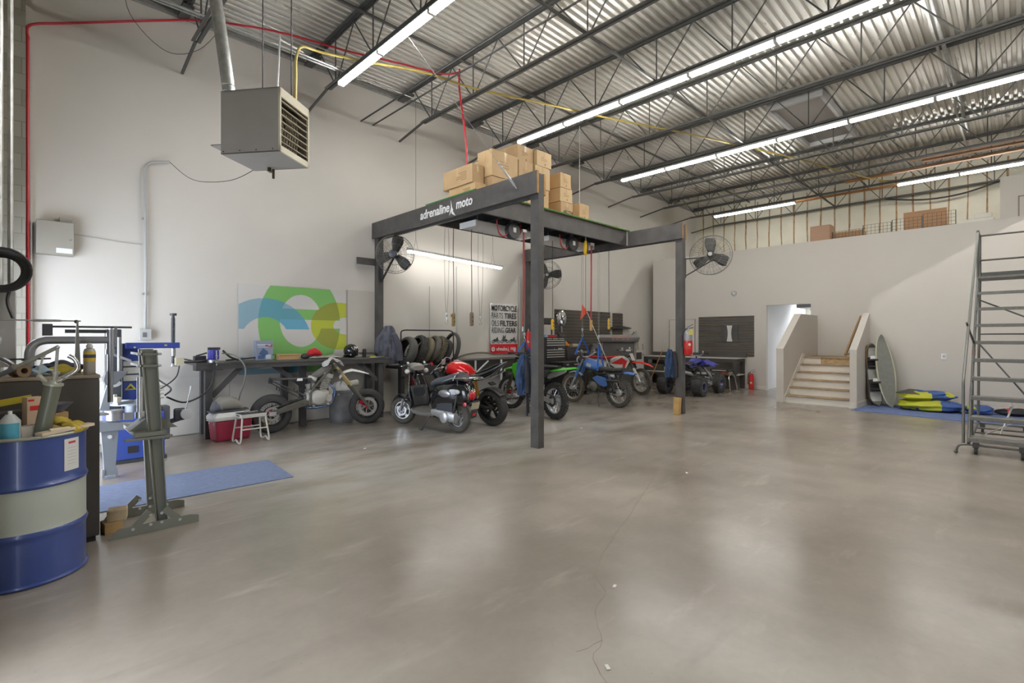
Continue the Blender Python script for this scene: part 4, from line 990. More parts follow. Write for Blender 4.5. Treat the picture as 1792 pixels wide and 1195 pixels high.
# ---------------------------------------------------------------- red and black sport bike
def sportbike():
    wb, rz = at_wheels((5.72, 6.3), (5.55, 7.68))
    t = thing('sport_motorcycle', 'sport motorcycle with glossy red tank and black tail, behind the scooter', 'motorcycle', (5.72, 6.3, 0), rz)
    t.rotation_euler = (math.radians(-4), 0, rz)
    R = .315; GL = MATS['gloss_black']; GR = mat('gloss_red', 'd8161c', .12, coat=.9); MB_ = mat('matt_black', '242426', .5)
    wheel(t, (0, 0, R), R, .19, .215, 'five', rim=mat('black_rim', '1b1b1c', .35), hub=DSTEEL, sprocket=True)
    wheel(t, (wb, 0, R-.01), .3, .12, .215, 'five', rim=MATS['black_rim'], hub=DSTEEL, disc=.15)
    for sd in (-1, 1): MB().bar((-.03, sd*.13, R), (.55, sd*.1, .42), .04, .08, (0, 1, 0)).build('swingarm', MB_, t, bevel=.012)
    tk = blob([(.42, .86, .1, .05), (.5, .9, .14, .09), (.62, .93, .17, .12), (.78, .96, .18, .13), (.92, .94, .16, .12), (1.0, .9, .1, .08)], 2.2); tk.build('fuel_tank', GR, t)
    MB().lathe([(0, .012), (.045, .01), (.05, 0)], (.8, 0, 1.085), (0, 0, 1), 18).build('filler_cap', ALU, t)
    for sd in (-1, 1): MB().lathe([(0, .004), (.03, .004), (.03, 0)], (.9, sd*.165, .97), (.25, sd, .2), 16).build('tank_badge', ALU, t)
    st_ = blob([(.08, .86, .1, .03), (.25, .83, .13, .03), (.45, .84, .12, .03)]); st_.build('seat', mat('seat_brown', '4b4039', .8), t)
    tail = MB().loft([sec(.42, .8, .13, .06), sec(.2, .83, .13, .07), sec(-.05, .93, .1, .06), sec(-.3, 1.06, .05, .025), sec(-.38, 1.1, .02, .01)]); tail.build('tail_fairing', GL, t)
    MB().loft([sec(.3, .885, .07, .012), sec(.0, .97, .09, .02), sec(-.2, 1.06, .06, .015)]).build('pillion_pad', MB_, t)
    MB().tube([(.1, -.11, .8), (-.1, -.1, .88), (-.24, -.09, .95)], .02, 8).build('tail_trim', CHROME, t)
    fr = MB()
    for sd in (-1, 1): fr.bar((1.0, sd*.06, .9), (.5, sd*.13, .62), .035, .1, (0, 1, 0)); fr.bar((.5, sd*.13, .66), (.5, sd*.12, .36), .03, .08, (0, 1, 0))
    fr.build('frame', MB_, t, bevel=.01)
    engine(t, (.72, 0, .48), 1.25, MB_, DSTEEL)
    fn = MB().loft([sec(.85, .62, .2, .2), sec(1.05, .75, .24, .16), sec(1.2, .84, .2, .13), sec(1.34, .84, .12, .08), sec(1.4, .82, .05, .04)]); fn.build('front_fairing', GL, t)
    def ws_(i, j):
        s = (j-.5)*2; return (1.32-.28*i, (.16-.05*i)*s, .9+.24*i-.06*s*s)
    MB().grid(ws_, 8, 8).build('windscreen', mat('smoked_screen', '3a3a3c', .15, alpha=.55), t, solid=.004)
    MB().tube([ws_(0, 0), ws_(.5, 0), ws_(1, 0), ws_(1, .25), ws_(1, .5), ws_(1, .75), ws_(1, 1), ws_(.5, 1), ws_(0, 1)], .006, 6).build('screen_edge', LGREY, t)
    MB().box((1.13, 0, .99), (.03, .2, .08), rotm(0, -.5, 0)).build('instrument', MB_, t)
    MB().box((1.08, .05, 1.06), (.02, .08, .1), rotm(0, -.3, 0)).build('phone_mount', LGREY, t)
    for sd in (-1, 1):
        g = MB().tube([(1.03, sd*.1, .97), (1.0, sd*.2, .96), (.93, sd*.33, .94)], .013, 8); g.build('clip_on_bar', ALU, t)
        MB().tube([(.98, sd*.22, .955), (.93, sd*.34, .935)], .019, 10).build('grip', RUBBER, t)
        MB().tube([(1.06, sd*.16, .97), (1.03, sd*.33, .95)], .006, 6).build('lever', ALU, t)
    fork(t, (1.06, 0, .98), (wb, 0, R), .1, .025, GOLD, DSTEEL, .5)
    MB().tube([(.8, -.1, .3), (.4, -.14, .28), (.15, -.17, .4)], [.03, .05, .06], 12).build('exhaust', mat('exhaust_dark', '47433f', .4, .7), t)
    def hug(i, j):
        a = PI*(.28+.5*i); s = (j-.5)*2; return (.345*math.cos(a), .1*s, R+.345*math.sin(a)-.02*s*s)
    MB().grid(hug, 10, 6).build('rear_hugger', MB_, t, solid=.006)
    MB().cyl((.3, 0, .48), (.38, 0, .8), .035, n=12).build('shock_spring', mat('amber_spring', 'c08a2c', .4), t)
    MB().box((-.02, 0, .72), (.08, .12, .02), rotm(0, -.5, 0)).build('plate_bracket', MB_, t)
    MB().tube(bend([(.5, .14, .3), (.5, .22, .15), (.45, .26, .01)], .05), .012, 8).build('side_stand', DSTEEL, t)
    return t
sportbike()

# ---------------------------------------------------------------- motocross bikes
def mxbike(rear, front, col, col2, label, name, shroud=None, steer=0.0, lift=0.0, tyre=None, rimm=None, fenderfront=True, guards=None, forkl=None):
    wb, rz = at_wheels(rear, front)
    t = thing(name, label, 'motorcycle', (rear[0], rear[1], 0), rz)
    t.rotation_euler = (0, -math.atan2(lift, wb), rz)
    Rr, Rf = .335, .345; DK = mat('mx_black', '2b2b2d', .5); WH = mat('mx_white', 'd9d6cf', .45); ty = tyre or RUBBER
    wheel(t, (0, 0, Rr), Rr, .12, .24, 'spoke', knob=34, tyre=ty, rim=rimm or ALU, disc=.11, discside=-1, sprocket=True)
    wheel(t, (wb, 0, Rf), Rf, .09, .268, 'spoke', knob=38, tyre=ty, rim=rimm or ALU, disc=.125, discside=1, steer=steer, hub=REDA if name == 'green_dirt_bike' else None)
    for sd in (-1, 1):
        MB().prism([(-.07, -.03), (-.05, .035), (.45, .05), (.58, .02), (.5, -.05)], .03, (0, sd*.1, Rr), (1, 0, .12), (-.12, 0, 1)).build('swingarm', ALU, t, bevel=.008)
        MB().prism([(.62, .78), (.98, .99), (1.16, .95), (1.2, .86), (1.06, .62), (.92, .62)], .02, (0, sd*.155, 0), (1, 0, 0), (0, 0, 1)).build('radiator_shroud', shroud or col, t, bevel=.006)
        if shroud: MB().prism([(.66, .8), (.98, .96), (1.1, .9), (.98, .78)], .004, (0, sd*.168, 0), (1, 0, 0), (0, 0, 1)).prism([(1.02, .86), (1.14, .9), (1.06, .68), (1.0, .68)], .004, (0, sd*.168, 0), (1, 0, 0), (0, 0, 1)).build('shroud_graphic', col, t)
        MB().prism([(.0, .92), (.34, .86), (.5, .8), (.48, .62), (.3, .66), (.12, .78)], .012, (0, sd*.12, 0), (1, 0, 0), (0, 0, 1)).build('side_panel', col2, t, bevel=.005)
        MB().bar((1.02, sd*.04, .95), (.55, sd*.09, .5), .03, .06, (0, 1, 0)).build('frame_spar', ALU, t, bevel=.006)
    s_ = blob([(-.12, .965, .06, .02), (.1, .955, .085, .03), (.4, .94, .085, .035), (.65, .96, .075, .035), (.84, 1.0, .05, .025)]); s_.build('seat', DK if name == 'green_dirt_bike' else col, t)
    tk = blob([(.6, .86, .08, .07), (.75, .92, .12, .07), (.92, .94, .12, .06), (1.02, .92, .07, .04)]); tk.build('fuel_tank', WH if name != 'green_dirt_bike' else DK, t)
    fender([(.1, .9, .07), (-.08, .93, .085), (-.28, .96, .09), (-.5, .985, .07), (-.6, .985, .035)], col, t, 'rear_fender')
    ax = Vector((wb, 0, Rf)); hd = Vector((1.08, 0, 1.03))
    fz = Vector((wb-.11, 0, Rf+.42))
    fender([(fz.x-.28, fz.z+.03, .06), (fz.x-.1, fz.z+.1, .075), (fz.x+.1, fz.z+.1, .08), (fz.x+.3, fz.z+.05, .065), (fz.x+.42, fz.z-.02, .03)], col, t, 'front_fender')
    MB().prism([(-.09, -.1), (.09, -.1), (.1, .1), (-.1, .1)], .012, (1.2, 0, .98), (0, 1, 0), (-.4, 0, 1)).build('number_plate', guards or WH, t, bevel=.005)
    fork(t, hd, ax, .1, .026, forkl or DSTEEL, forkl or ALU, .5)
    for sd in (-1, 1): MB().bar(ax.lerp(hd, .12)+Vector((.03, sd*.1, 0)), ax.lerp(hd, .5)+Vector((.03, sd*.1, 0)), .06, .02, (1, 0, 0)).build('fork_guard', guards or WH, t, bevel=.005)
    MB().box(hd+Vector((0, 0, -.02)), (.07, .25, .04), rotm(0, .45, 0)).box(hd.lerp(ax, .25), (.07, .26, .05), rotm(0, .45, 0)).build('triple_clamp', DSTEEL, t)
    bars(t, (hd.x-.02, 0, hd.z+.08), .39, .06, .1, DSTEEL, DK)
    MB().box((hd.x+.01, 0, hd.z+.12), (.05, .2, .05)).build('bar_pad', col2, t, bevel=.01)
    engine(t, (.68, 0, .45), 1.1, mat('mx_engine', '7d7a72', .5, .5, var=.25, scale=18), ALU)
    MB().tube(bend([(.9, -.04, .72), (1.02, -.1, .6), (.9, -.13, .5), (.6, -.14, .62), (.35, -.14, .74)], .08), .022, 10).build('exhaust_header', STEEL, t)
    MB().tube([(.38, -.135, .72), (.32, -.135, .75), (-.08, -.135, .9), (-.12, -.135, .915)], [.03, .055, .055, .035], 14).build('silencer', ALU, t)
    chain(t, .1, .04, .58, .45, Rr, .07)
    pg = MB()
    for sd in (-1, 1): pg.box((.52, sd*.2, .38), (.05, .14, .025))
    pg.build('footpeg', DSTEEL, t)
    MB().cyl((.38, 0, .5), (.45, 0, .85), .035, n=12).build('shock_spring', mat('spring_white', 'd6d6d2', .4), t)
    MB().bx(.6, .8, -.06, .06, .28, .31).build('skid_plate', ALU, t)
    return t
mxbike((6.98, 6.0), (7.24, 7.42), mat('lime_green', '4fc52c', .35), mat('mx_dark_panel', '3a3d3c', .5), 'lime green dirt bike standing behind the front gantry post', 'green_dirt_bike', steer=.25, lift=.03, guards=DSTEEL, forkl=mat('fork_olive', '6d6a50', .4, .5))
mxbike((11.33, 8.38), (11.5, 6.93), mat('mx_red', 'd42a26', .35), MATS['mx_white'], 'red and white dirt bike behind the blue motorcycle', 'red_dirt_bike', MATS['mx_white'], steer=-.35, tyre=RUBBERD, rimm=mat('dirty_rim', 'b9b4a8', .5, .4), guards=mat('dirty_white', 'c9c4ba', .5))

# ---------------------------------------------------------------- old blue trail bike
def trailbike():
    wb, rz = at_wheels((9.1, 6.03), (9.17, 7.33))
    t = thing('blue_trail_motorcycle', 'old blue trail motorcycle with long ribbed black seat, hung from two blue slings', 'motorcycle', (9.1, 6.03, 0), rz)
    BL = mat('faded_blue', '4f78bd', .4, var=.08); DK = mat('trail_black', '30302f', .6, var=.15)
    wheel(t, (0, 0, .32), .32, .11, .235, 'spoke', knob=30, tyre=RUBBERD, rim=STEEL, sprocket=True)
    wheel(t, (wb, 0, .335), .335, .085, .27, 'spoke', knob=34, tyre=mat('muddy_rubber', '6b6255', .85, var=.2), rim=MATS['dirty_rim'])
    MB().lathe([(0, .06), (.07, .06), (.075, .02), (.06, 0)], (0, .0, .32), (0, 1, 0), 18).build('brake_drum', ALU, t)
    for sd in (-1, 1):
        MB().bar((0, sd*.1, .32), (.5, sd*.09, .36), .025, .04).build('swingarm', DK, t)
        MB().cyl((.02, sd*.13, .34), (.2, sd*.13, .72), .022, n=10).cyl((.06, sd*.13, .42), (.17, sd*.13, .65), .03, n=10).build('shock_absorber', DSTEEL, t)
        MB().prism([(.2, .46), (.24, .62), (.5, .66), (.62, .6), (.42, .46), (.3, .43)], .02, (0, sd*.13, 0), (1, 0, 0), (0, 0, 1)).build('side_cover', BL, t, bevel=.008)
        MB().tube([(.9, sd*.03, .88), (.86, sd*.05, .4), (.5, sd*.08, .33)], .016, 8).build('frame_tube', DK, t)
        MB().tube([(.88, sd*.03, .84), (.5, sd*.09, .7), (-.18, sd*.1, .74)], .015, 8).build('seat_rail', DK, t)
    tk = blob([(.46, .82, .07, .06), (.55, .84, .11, .09), (.7, .88, .14, .11), (.84, .91, .13, .11), (.93, .9, .08, .07)], 2.6); o = tk.build('fuel_tank', BL, t)
    for sd in (-1, 1): MB().box((.72, sd*.138, .88), (.13, .012, .07), rotm(0, -.25, 0)).build('tank_badge', mat('badge_pale', 'b9c4d4', .4), o)
    s_ = MB()
    for k in range(15): s_.loft([sec(-.14+.045*k, .8-.02*math.sin(k*.25), .1, .05, n=12), sec(-.12+.045*k, .805-.02*math.sin(k*.25), .105, .056, n=12), sec(-.1+.045*k, .8-.02*math.sin(k*.25), .1, .05, n=12)])
    s_.build('seat', mat('ribbed_vinyl', '3a3835', .7), t)
    fender([(.02, .72, .06), (-.12, .76, .075), (-.25, .77, .08), (-.42, .75, .07)], BL, t, 'rear_fender')
    fork(t, (.93, 0, 1.0), (wb, 0, .335), .085, .02, STEEL, ALU, .45)
    for sd in (-1, 1): MB().cyl((1.02, sd*.085, .86), (1.15, sd*.085, .6), .04, .035, n=14).build('fork_gaiter', BL, t)
    fender([(1.02, .64, .04), (1.1, .7, .05), (1.25, .73, .05), (1.4, .69, .04)], mat('pale_fender', '9fb2d2', .5), t, 'front_fender')
    bars(t, (.92, 0, 1.06), .4, .1, .14, STEEL, DK)
    hl = MB().ell((1.05, 0, .98), .08, .085, .085); hl.build('headlight', DSTEEL, t)
    MB().lathe([(0, 0), (.075, 0), (.08, -.02)], (1.13, 0, .98), (1, 0, 0), 18).build('headlight_glass', MATS['lamp_glass'], t)
    ins = MB()
    for sd in (-1, 1): ins.cyl((1.0, sd*.06, 1.06), (.97, sd*.06, 1.14), .035, n=12)
    ins.build('instrument', DK, t)
    engine(t, (.62, 0, .42), 1.0, mat('old_engine', '54514b', .6, .4, var=.3, scale=18), mat('old_cover', '7a7872', .5, .5))
    MB().tube(bend([(.72, -.06, .6), (.84, -.1, .5), (.7, -.14, .45), (.4, -.15, .55), (.1, -.16, .58)], .06), .018, 8).build('exhaust_pipe', DSTEEL, t)
    MB().tube([(.2, .16, .58), (.0, .16, .575), (-.12, .16, .575)], .03, 10).build('silencer', DSTEEL, t)
    chain(t, .09, .035, .55, .4, .32, .07)
    pg = MB()
    for sd in (-1, 1): pg.box((.5, sd*.17, .32), (.03, .18, .025))
    pg.build('footpeg', DK, t)
    MB().tube([(.45, .1, .33), (.4, .2, .15), (.33, .26, .01)], .01, 8).build('kickstand', DK, t)
    return t
trailbike()
# blue slings holding the trail bike and green bike
SL = mat('blue_webbing', '2f5fb0', .8)
def sling(hook, ends, label):
    t = MB(); h = Vector(hook)
    for e in ends:
        e = Vector(e)-h; t.bar((0, 0, 0), e, .035, .006, (.7, .7, 0))
    return single('lifting_sling', t, SL, label, 'sling', h)
sling((9.03, 6.95, 1.49), ((9.33, 6.98, 1.12), (8.78, 6.96, 1.12)), 'blue webbing sling looped to the handlebar of the blue motorcycle')
sling((9.1, 6.55, 1.33), ((9.23, 6.5, .78), (8.98, 6.5, .76)), 'blue webbing sling around the seat of the blue motorcycle')
sling((7.2, 6.99, 1.4), ((7.38, 7.0, 1.2), (7.06, 7.06, 1.2)), 'blue webbing sling on the green dirt bike handlebar')

# ---------------------------------------------------------------- quad bike
def quad():
    t = thing('quad_bike', 'purple-blue sport quad bike with fat paddle rear tyres, beyond the right gantry post', 'quad bike', (12.25, 6.2, 0), 0)
    PB = mat('quad_purple', '3b3fa0', .35, coat=.3); DK = MATS['mx_black']
    for sd in (-1, 1):
        o = MB().lathe([(.1, -.12), (.125, -.12), (.11, 0), (.125, .12), (.1, .12), (.06, .02)], (0, 0, 0), (0, 1, 0), 24, closed=True).build('wheel_rim', mat('quad_rim', '5a5c78', .3, .6), t); o.location = (0, sd*.48, .25)
        ty = MB().lathe([(.12, -.12), (.19, -.135), (.235, -.12), (.25, -.06), (.25, .06), (.235, .12), (.19, .135), (.12, .12)], (0, 0, 0), (0, 1, 0), 28, closed=True)
        for k in range(9):
            a = 2*PI*k/9
            for q in (-1, 1):
                p = Vector((.252*math.cos(a), 0, .252*math.sin(a))); e = Vector((.245*math.cos(a+.22), q*.12, .245*math.sin(a+.22))); ty.bar(p, e, .02, .03, (math.cos(a), 0, math.sin(a)))
        ty.build('tyre', RUBBER, o)
        o2 = MB().lathe([(.1, -.07), (.13, -.07), (.115, 0), (.13, .07), (.1, .07), (.05, .02)], (0, 0, 0), (0, 1, 0), 24, closed=True).build('wheel_rim', MATS['quad_rim'], t); o2.location = (1.18, sd*.47, .265)
        t2 = MB().lathe([(.13, -.08), (.22, -.09), (.26, -.07), (.265, 0), (.26, .07), (.22, .09), (.13, .08)], (0, 0, 0), (0, 1, 0), 28, closed=True)
        for k in range(22):
            a = 2*PI*k/22
            for yy in (-.055, 0, .055): aa = a+(.14 if yy == 0 else 0); t2.box((.264*math.cos(aa), yy, .264*math.sin(aa)), (.02, .04, .035), Matrix.Rotation(-aa, 3, 'Y'))
        t2.build('tyre', RUBBER, o2)
        a_ = MB()
        a_.tube([(1.18, sd*.38, .25), (.95, sd*.12, .3)], .016, 8); a_.tube([(1.18, sd*.38, .25), (1.25, sd*.12, .32)], .016, 8); a_.tube([(1.18, sd*.38, .33), (1.1, sd*.12, .42)], .014, 8)
        a_.build('control_arm', ALU, t)
        MB().cyl((1.15, sd*.34, .3), (1.02, sd*.14, .66), .024, n=10).cyl((1.13, sd*.31, .36), (1.06, sd*.2, .56), .036, n=10).build('shock_absorber', mat('shock_silver', 'a8aab0', .3, .7), t)
        f1 = MB().grid(lambda i, j: (1.02+.38*i, sd*(.1+.3*j), .82+.06*math.sin(i*PI)-.12*j+.02*i), 6, 6); f1.build('front_fender', PB, t, solid=.008)
        f2 = MB().grid(lambda i, j: (.28-.5*i, sd*(.1+.32*j), .74+.04*math.sin(i*2)-.08*j+.07*i), 6, 6); f2.build('rear_fender', PB, t, solid=.008)
        n_ = MB(); n_.tube([(.25, sd*.2, .25), (.25, sd*.42, .22), (.95, sd*.42, .24), (.95, sd*.15, .28)], .014, 8)
        for q in (.4, .55, .7): n_.cyl((q, sd*.42, .22), (q, sd*.15, .22), .006, n=5)
        n_.build('nerf_bar', ALU, t)
    MB().cyl((0, -.42, .25), (0, .42, .25), .022, n=12).build('rear_axle', DSTEEL, t)
    fr = MB()
    for sd in (-1, 1): fr.tube([(-.1, sd*.1, .72), (.4, sd*.1, .62), (.9, sd*.09, .75), (1.3, sd*.09, .5), (1.25, sd*.09, .28), (.4, sd*.1, .22), (.3, sd*.1, .3), (0, sd*.05, .26)], .017, 8)
    fr.build('frame', DK, t)
    engine(t, (.5, 0, .38), 1.15, MATS['old_engine'], DSTEEL)
    s_ = blob([(-.22, .79, .12, .035), (0, .78, .13, .045), (.25, .77, .12, .045), (.5, .82, .09, .035)]); s_.build('seat', DK, t)
    tk = blob([(.5, .8, .1, .07), (.68, .85, .13, .08), (.85, .86, .12, .07), (1.0, .84, .07, .05)]); tk.build('tank_cover', PB, t)
    hd = blob([(1.0, .8, .16, .08), (1.2, .78, .2, .09), (1.38, .72, .14, .06), (1.46, .69, .05, .03)]); hd.build('front_cowl', PB, t)
    for sd in (-1, 1): MB().prism([(0, 0), (.12, .05), (.2, .03), (.08, -.03)], .004, (1.0, sd*.19, .78), (1, 0, 0), (0, 0, 1)).build('decal', WHITE, t)
    MB().cyl((.9, 0, .6), (.82, 0, .98), .02, n=8).build('steering_stem', DK, t)
    bars(t, (.82, 0, 1.0), .37, .07, .1, ALU, DK)
    MB().tube([(.3, -.15, .5), (.1, -.16, .56), (-.25, -.16, .62)], [.03, .06, .06], 14).build('silencer', ALU, t)
    gb = MB().tube(bend([(-.1, -.2, .6), (-.4, -.2, .68), (-.4, .2, .68), (-.1, .2, .6)], .06), .013, 8); gb.build('grab_bar', ALU, t)
    return t
quad()
# ================================================================ left foreground
DB = mat('drum_blue', '34467f', .3, coat=.3, var=.05, scale=3); DW = mat('drum_white', 'a6aa9f', .45, var=.05, scale=4)
dr = thing('steel_drum', 'large blue steel drum with a wide white middle band, cluttered with tools on top', 'drum', (.015, 4.437, 0))
R = .297
def drum_r(z):
    r = R
    for zc in (.31, .6): r += .011*math.exp(-((z-zc)/.016)**2)
    return r
b = MB()
for z0, z1, mi in ((.02, .33, 0), (.33, .585, 1), (.585, .885, 0)):
    b.lathe([(drum_r(z0+(z1-z0)*k/20), z0+(z1-z0)*k/20) for k in range(21)], (0, 0, 0), (0, 0, 1), 56, mi)
b.build('shell', [DB, DW], dr)
MB().torus((0, 0, .895), (0, 0, 1), R+.003, .011, 56, 8).build('rim', mat('rim_metal', '9a9b8c', .4, .5), dr)
MB().torus((0, 0, .014), (0, 0, 1), R, .013, 56, 8).build('bottom_rim', DB, dr)
MB().lathe([(0, .868), (R-.004, .868), (R-.004, .872), (0, .872)], (0, 0, 0), (0, 0, 1), 40).build('lid', mat('drum_lid', '8a8266', .6, var=.3), dr)
lb = MB(); a0, a1 = math.radians(-54), math.radians(-34)
lb.grid(lambda i, j: ((R+.002)*math.cos(a0+(a1-a0)*i), (R+.002)*math.sin(a0+(a1-a0)*i), .66+.2*j), 10, 1); lb.build('label', mat('label_paper', 'c9c8c2', .6), dr)
lr = MB(); lr.grid(lambda i, j: ((R+.0035)*math.cos(a0+.08+.17*i), (R+.0035)*math.sin(a0+.08+.17*i), .828+.014*j), 6, 1); lr.build('label_heading', mat('heading_red', 'b23a4a', .6), dr)
lt = MB()
for k in range(6): lt.grid(lambda i, j, k=k: ((R+.0035)*math.cos(a0+.06+.2*i), (R+.0035)*math.sin(a0+.06+.2*i), .8-.02*k+.003*j), 6, 1)
lt.build('label_lines', mat('faint_ink', 'a7a6a3', .6), dr)
DT = .873
# grease pump standing in the drum clutter
gp = thing('grease_pump', 'olive hand grease pump with a long lever, leaning on the drum top', 'pump', (.085, 4.28, DT))
OLV = mat('olive_grey', '6f7264', .4, .3); PG = mat('pump_grey', 'a5a596', .4, .3)
tp = Vector((.055, -.05, .33)); dd = tp.normalized()
gp_b = MB(); gp_b.cyl((0, 0, .0), tp, .042, n=24); gp_b.build('barrel', OLV, gp)
MB().cyl(tp, tp+dd*.012, .05, n=24).cyl(tp+dd*.012, tp+dd*.03, .035, .022, n=20).cyl(tp+dd*.03, tp+dd*.07, .014, n=12).cyl(tp+dd*.07, tp+dd*.085, .02, n=12).build('cap', PG, gp)
ht_ = tp+Vector((-.065, .055, .06))
MB().bar(tp+Vector((-.02, .02, .0)), ht_, .03, .012).bar(ht_, ht_+Vector((.02, -.0, .12)), .018, .01, (1, 0, 0)).build('bracket', PG, gp)
le = tp+Vector((.02, -.02, .235)); l0 = Vector((-.2, .17, .38))
lv = MB().bar(le, le.lerp(l0, .62), .012, .02); lv.cyl(le.lerp(l0, .55), l0, .012, n=10); lv.build('lever', PG, gp)
MB().cyl(l0.lerp(le, .3), l0, .014, n=10).build('grip', mat('grip_grey', '70727c', .5), gp)
MB().cyl(tp+dd*.07, le, .008, n=8).ell(le, .012, .012, .012, 10, 6).ell(ht_+Vector((.02, 0, .12)), .012, .012, .012, 10, 6).build('plunger_rod', STEEL, gp)
MB().tube(bend([tp+Vector((.01, -.01, .02)), tp+Vector((.06, -.03, .05)), tp+Vector((.12, -.06, .1)), tp+Vector((.1, -.06, .16)), tp+Vector((.07, -.05, .18))], .03, 5), .013, 12).cyl(tp+Vector((.03, -.01, .03)), tp+Vector((.06, -.03, .05)), .018, n=6).build('hose_outlet', CHROME, gp)
sp = thing('spray_can', 'blue and white spray can on the blue drum', 'spray can', (-.05, 4.24, DT))
MB().lathe([(0, 0), (.046, 0), (.048, .005), (.048, .125), (.02, .165), (0, .165)], n=24).build('can', mat('spray_white', 'bdc1c0', .35), sp)
bl = MB(); bl.grid(lambda i, j: (.0485*math.cos(-2.6+2.0*i), .0485*math.sin(-2.6+2.0*i), .01+.105*j), 12, 1); bl.build('label', mat('cyan_label', '4fa0b5', .4), sp)
MB().cyl((0, 0, .165), (0, 0, .185), .01, n=12).build('nozzle', WHITE, sp)
sc2 = thing('spray_can', 'white can with a red label at the left photo edge, on the drum', 'spray can', (-.135, 4.3, DT))
MB().lathe([(0, 0), (.04, 0), (.04, .11), (.03, .118), (0, .118)], n=20).build('can', WHITE, sc2); MB().lathe([(.0405, .01), (.041, .01), (.041, .06), (.0405, .06)], n=20).build('label', RED, sc2)
tb = MB().loft([[(x*q, y*q, z) for x, y in ((-.05, -.035), (.05, -.035), (.05, .035), (-.05, .035))] for z, q in ((0, .8), (.085, 1), (.085, .94), (.01, .76))], smooth=False)
single('plastic_tub', tb, mat('cloudy_tub', 'c9c0b0', .3, alpha=.8), 'small cloudy plastic tub between the spray can and the grease pump', 'tub', (.018, 4.275, DT), .6)
ct = thing('carton', 'tall narrow carton with red print behind the grease pump', 'box', (.05, 4.5, DT), .4)
MB().box((0, 0, .12), (.08, .06, .24)).build('box', mat('pale_carton', 'c0a58a', .8), ct); MB().box((.0, -.031, .17), (.05, .002, .03)).box((-.02, -.031, .22), (.03, .002, .012)).build('print', RED, ct)
single('yellow_level', MB().box((0, 0, 0), (.26, .025, .04), rotm(0, -.16, 0)), mat('yellow_tool', 'c4b12e', .5), 'yellow straight tool lying raised at the back of the drum clutter', 'tool', (-.08, 4.58, 1.08), 0)
single('tool_tray', MB().box((0, 0, .075), (.3, .12, .15)), mat('dark_tray', '56524e', .7, var=.2), 'dark tool tray under the yellow tool on the drum', 'tray', (-.1, 4.6, DT), 0, bevel=.01)
def glv(i, j):
    a = 2*PI*j; r = .5*math.sin(PI*min(1, i*1.05+.02))**.6
    return (-.1+.22*i, .07*r*math.cos(a)*(1+.2*math.sin(9*i+2*j)), .05+.05*r*math.sin(a)+.03*math.sin(PI*i)+.012*math.sin(14*i+6*j*PI))
g_ = MB().grid(glv, 22, 16)
for k, (yy, l) in enumerate(((-.03, .07), (-.01, .085), (.012, .085), (.032, .07))): g_.tube(smoothpath([(.07, yy, .05), (.11, yy*1.2, .06), (.11+l*.5, yy*1.3, .035), (.1+l*.4, yy*1.3, .015)]), [.016]*18+[.01], 8)
single('work_glove', g_, mat('yellow_leather', 'b59c36', .8, var=.15, scale=20, bump=.3), 'crumpled yellow work glove on the right side of the drum top', 'glove', (.145, 4.34, DT+.01), -.5)
single('steel_dish', MB().lathe([(0, 0), (.06, .0), (.11, .05), (.115, .05), (.065, -.004), (0, -.004)], n=24), mat('grey_dish', '83838c', .4, .4), 'grey dish behind the yellow glove on the drum', 'dish', (.14, 4.58, DT+.13), 0)
single('dish_box', MB().box((0, 0, .06), (.14, .14, .12)), CARD, 'small carton under the grey dish on the drum', 'box', (.14, 4.6, DT), .3)
single('wooden_paddle', MB().box((0, 0, .012), (.3, .06, .018), rotm(0, -.05, 0)), mat('pale_wood', 'c0ad93', .7, var=.15), 'pale flat board sticking past the right rim of the drum', 'board', (.2, 4.23, .908), .55)
single('yellow_tube', MB().cyl((-.05, 0, .014), (.05, 0, .014), .014, n=12), mat('pale_tube', 'c8bd9d', .5), 'small pale tube on the drum in front of the yellow glove', 'tube', (.17, 4.2, .91), .35)
# dark cabinet behind the drum
cb = thing('dark_cabinet', 'tall dark cabinet directly behind the blue drum', 'cabinet', (.07, 5.075, 0))
CBM = mat('dark_cabinet', '4a4641', .6, var=.1, scale=3)
MB().bx(-.34, .34, -.31, .31, .04, 1.2).build('body', CBM, cb, bevel=.008); MB().bx(-.345, .345, -.315, .315, 1.2, 1.222).build('top', mat('cabinet_top', '8f816d', .6, var=.2), cb, bevel=.004); MB().bx(-.32, .32, -.29, .29, 0, .04).build('plinth', BLACK, cb)
MB().bx(-.34, .34, -.313, -.31, .06, 1.18).build('door', CBM, cb)
CT = 1.222
s3 = thing('spray_can', 'aerosol can with a yellow label on the corner of the dark cabinet', 'spray can', (.36, 4.86, CT))
MB().lathe([(0, 0), (.034, 0), (.036, .004), (.036, .17), (.03, .19), (.012, .2), (0, .2)], n=22).build('can', mat('can_grey', 'a9a49a', .35, .4), s3)
MB().lathe([(.0365, .1), (.037, .1), (.037, .17), (.0365, .17)], n=22).build('label', mat('label_yellow', 'c9ae3c', .4), s3); MB().lathe([(.0365, .125), (.0375, .125), (.0375, .15), (.0365, .15)], n=22).build('label_band', mat('label_blue', '3c3a5a', .4), s3); MB().lathe([(.02, .2), (.02, .215), (.008, .235), (0, .235)], n=16).build('cap', mat('cap_white', 'd3d0c8', .4), s3)
tr = thing('truing_stand', 'slender tapered steel stand holding a long thin rod on the dark cabinet', 'stand', (.3, 5.0, CT))
MB().loft([[(x*w, y*.02, z) for x, y in ((-1, -1), (1, -1), (1, 1), (-1, 1))] for z, w in ((0, .022), (.02, .02), (.4, .005))], smooth=False).build('upright', mat('stand_grey', '8d8b86', .4, .6), tr); MB().bx(-.03, .03, -.03, .03, 0, .008).build('foot', STEEL, tr)
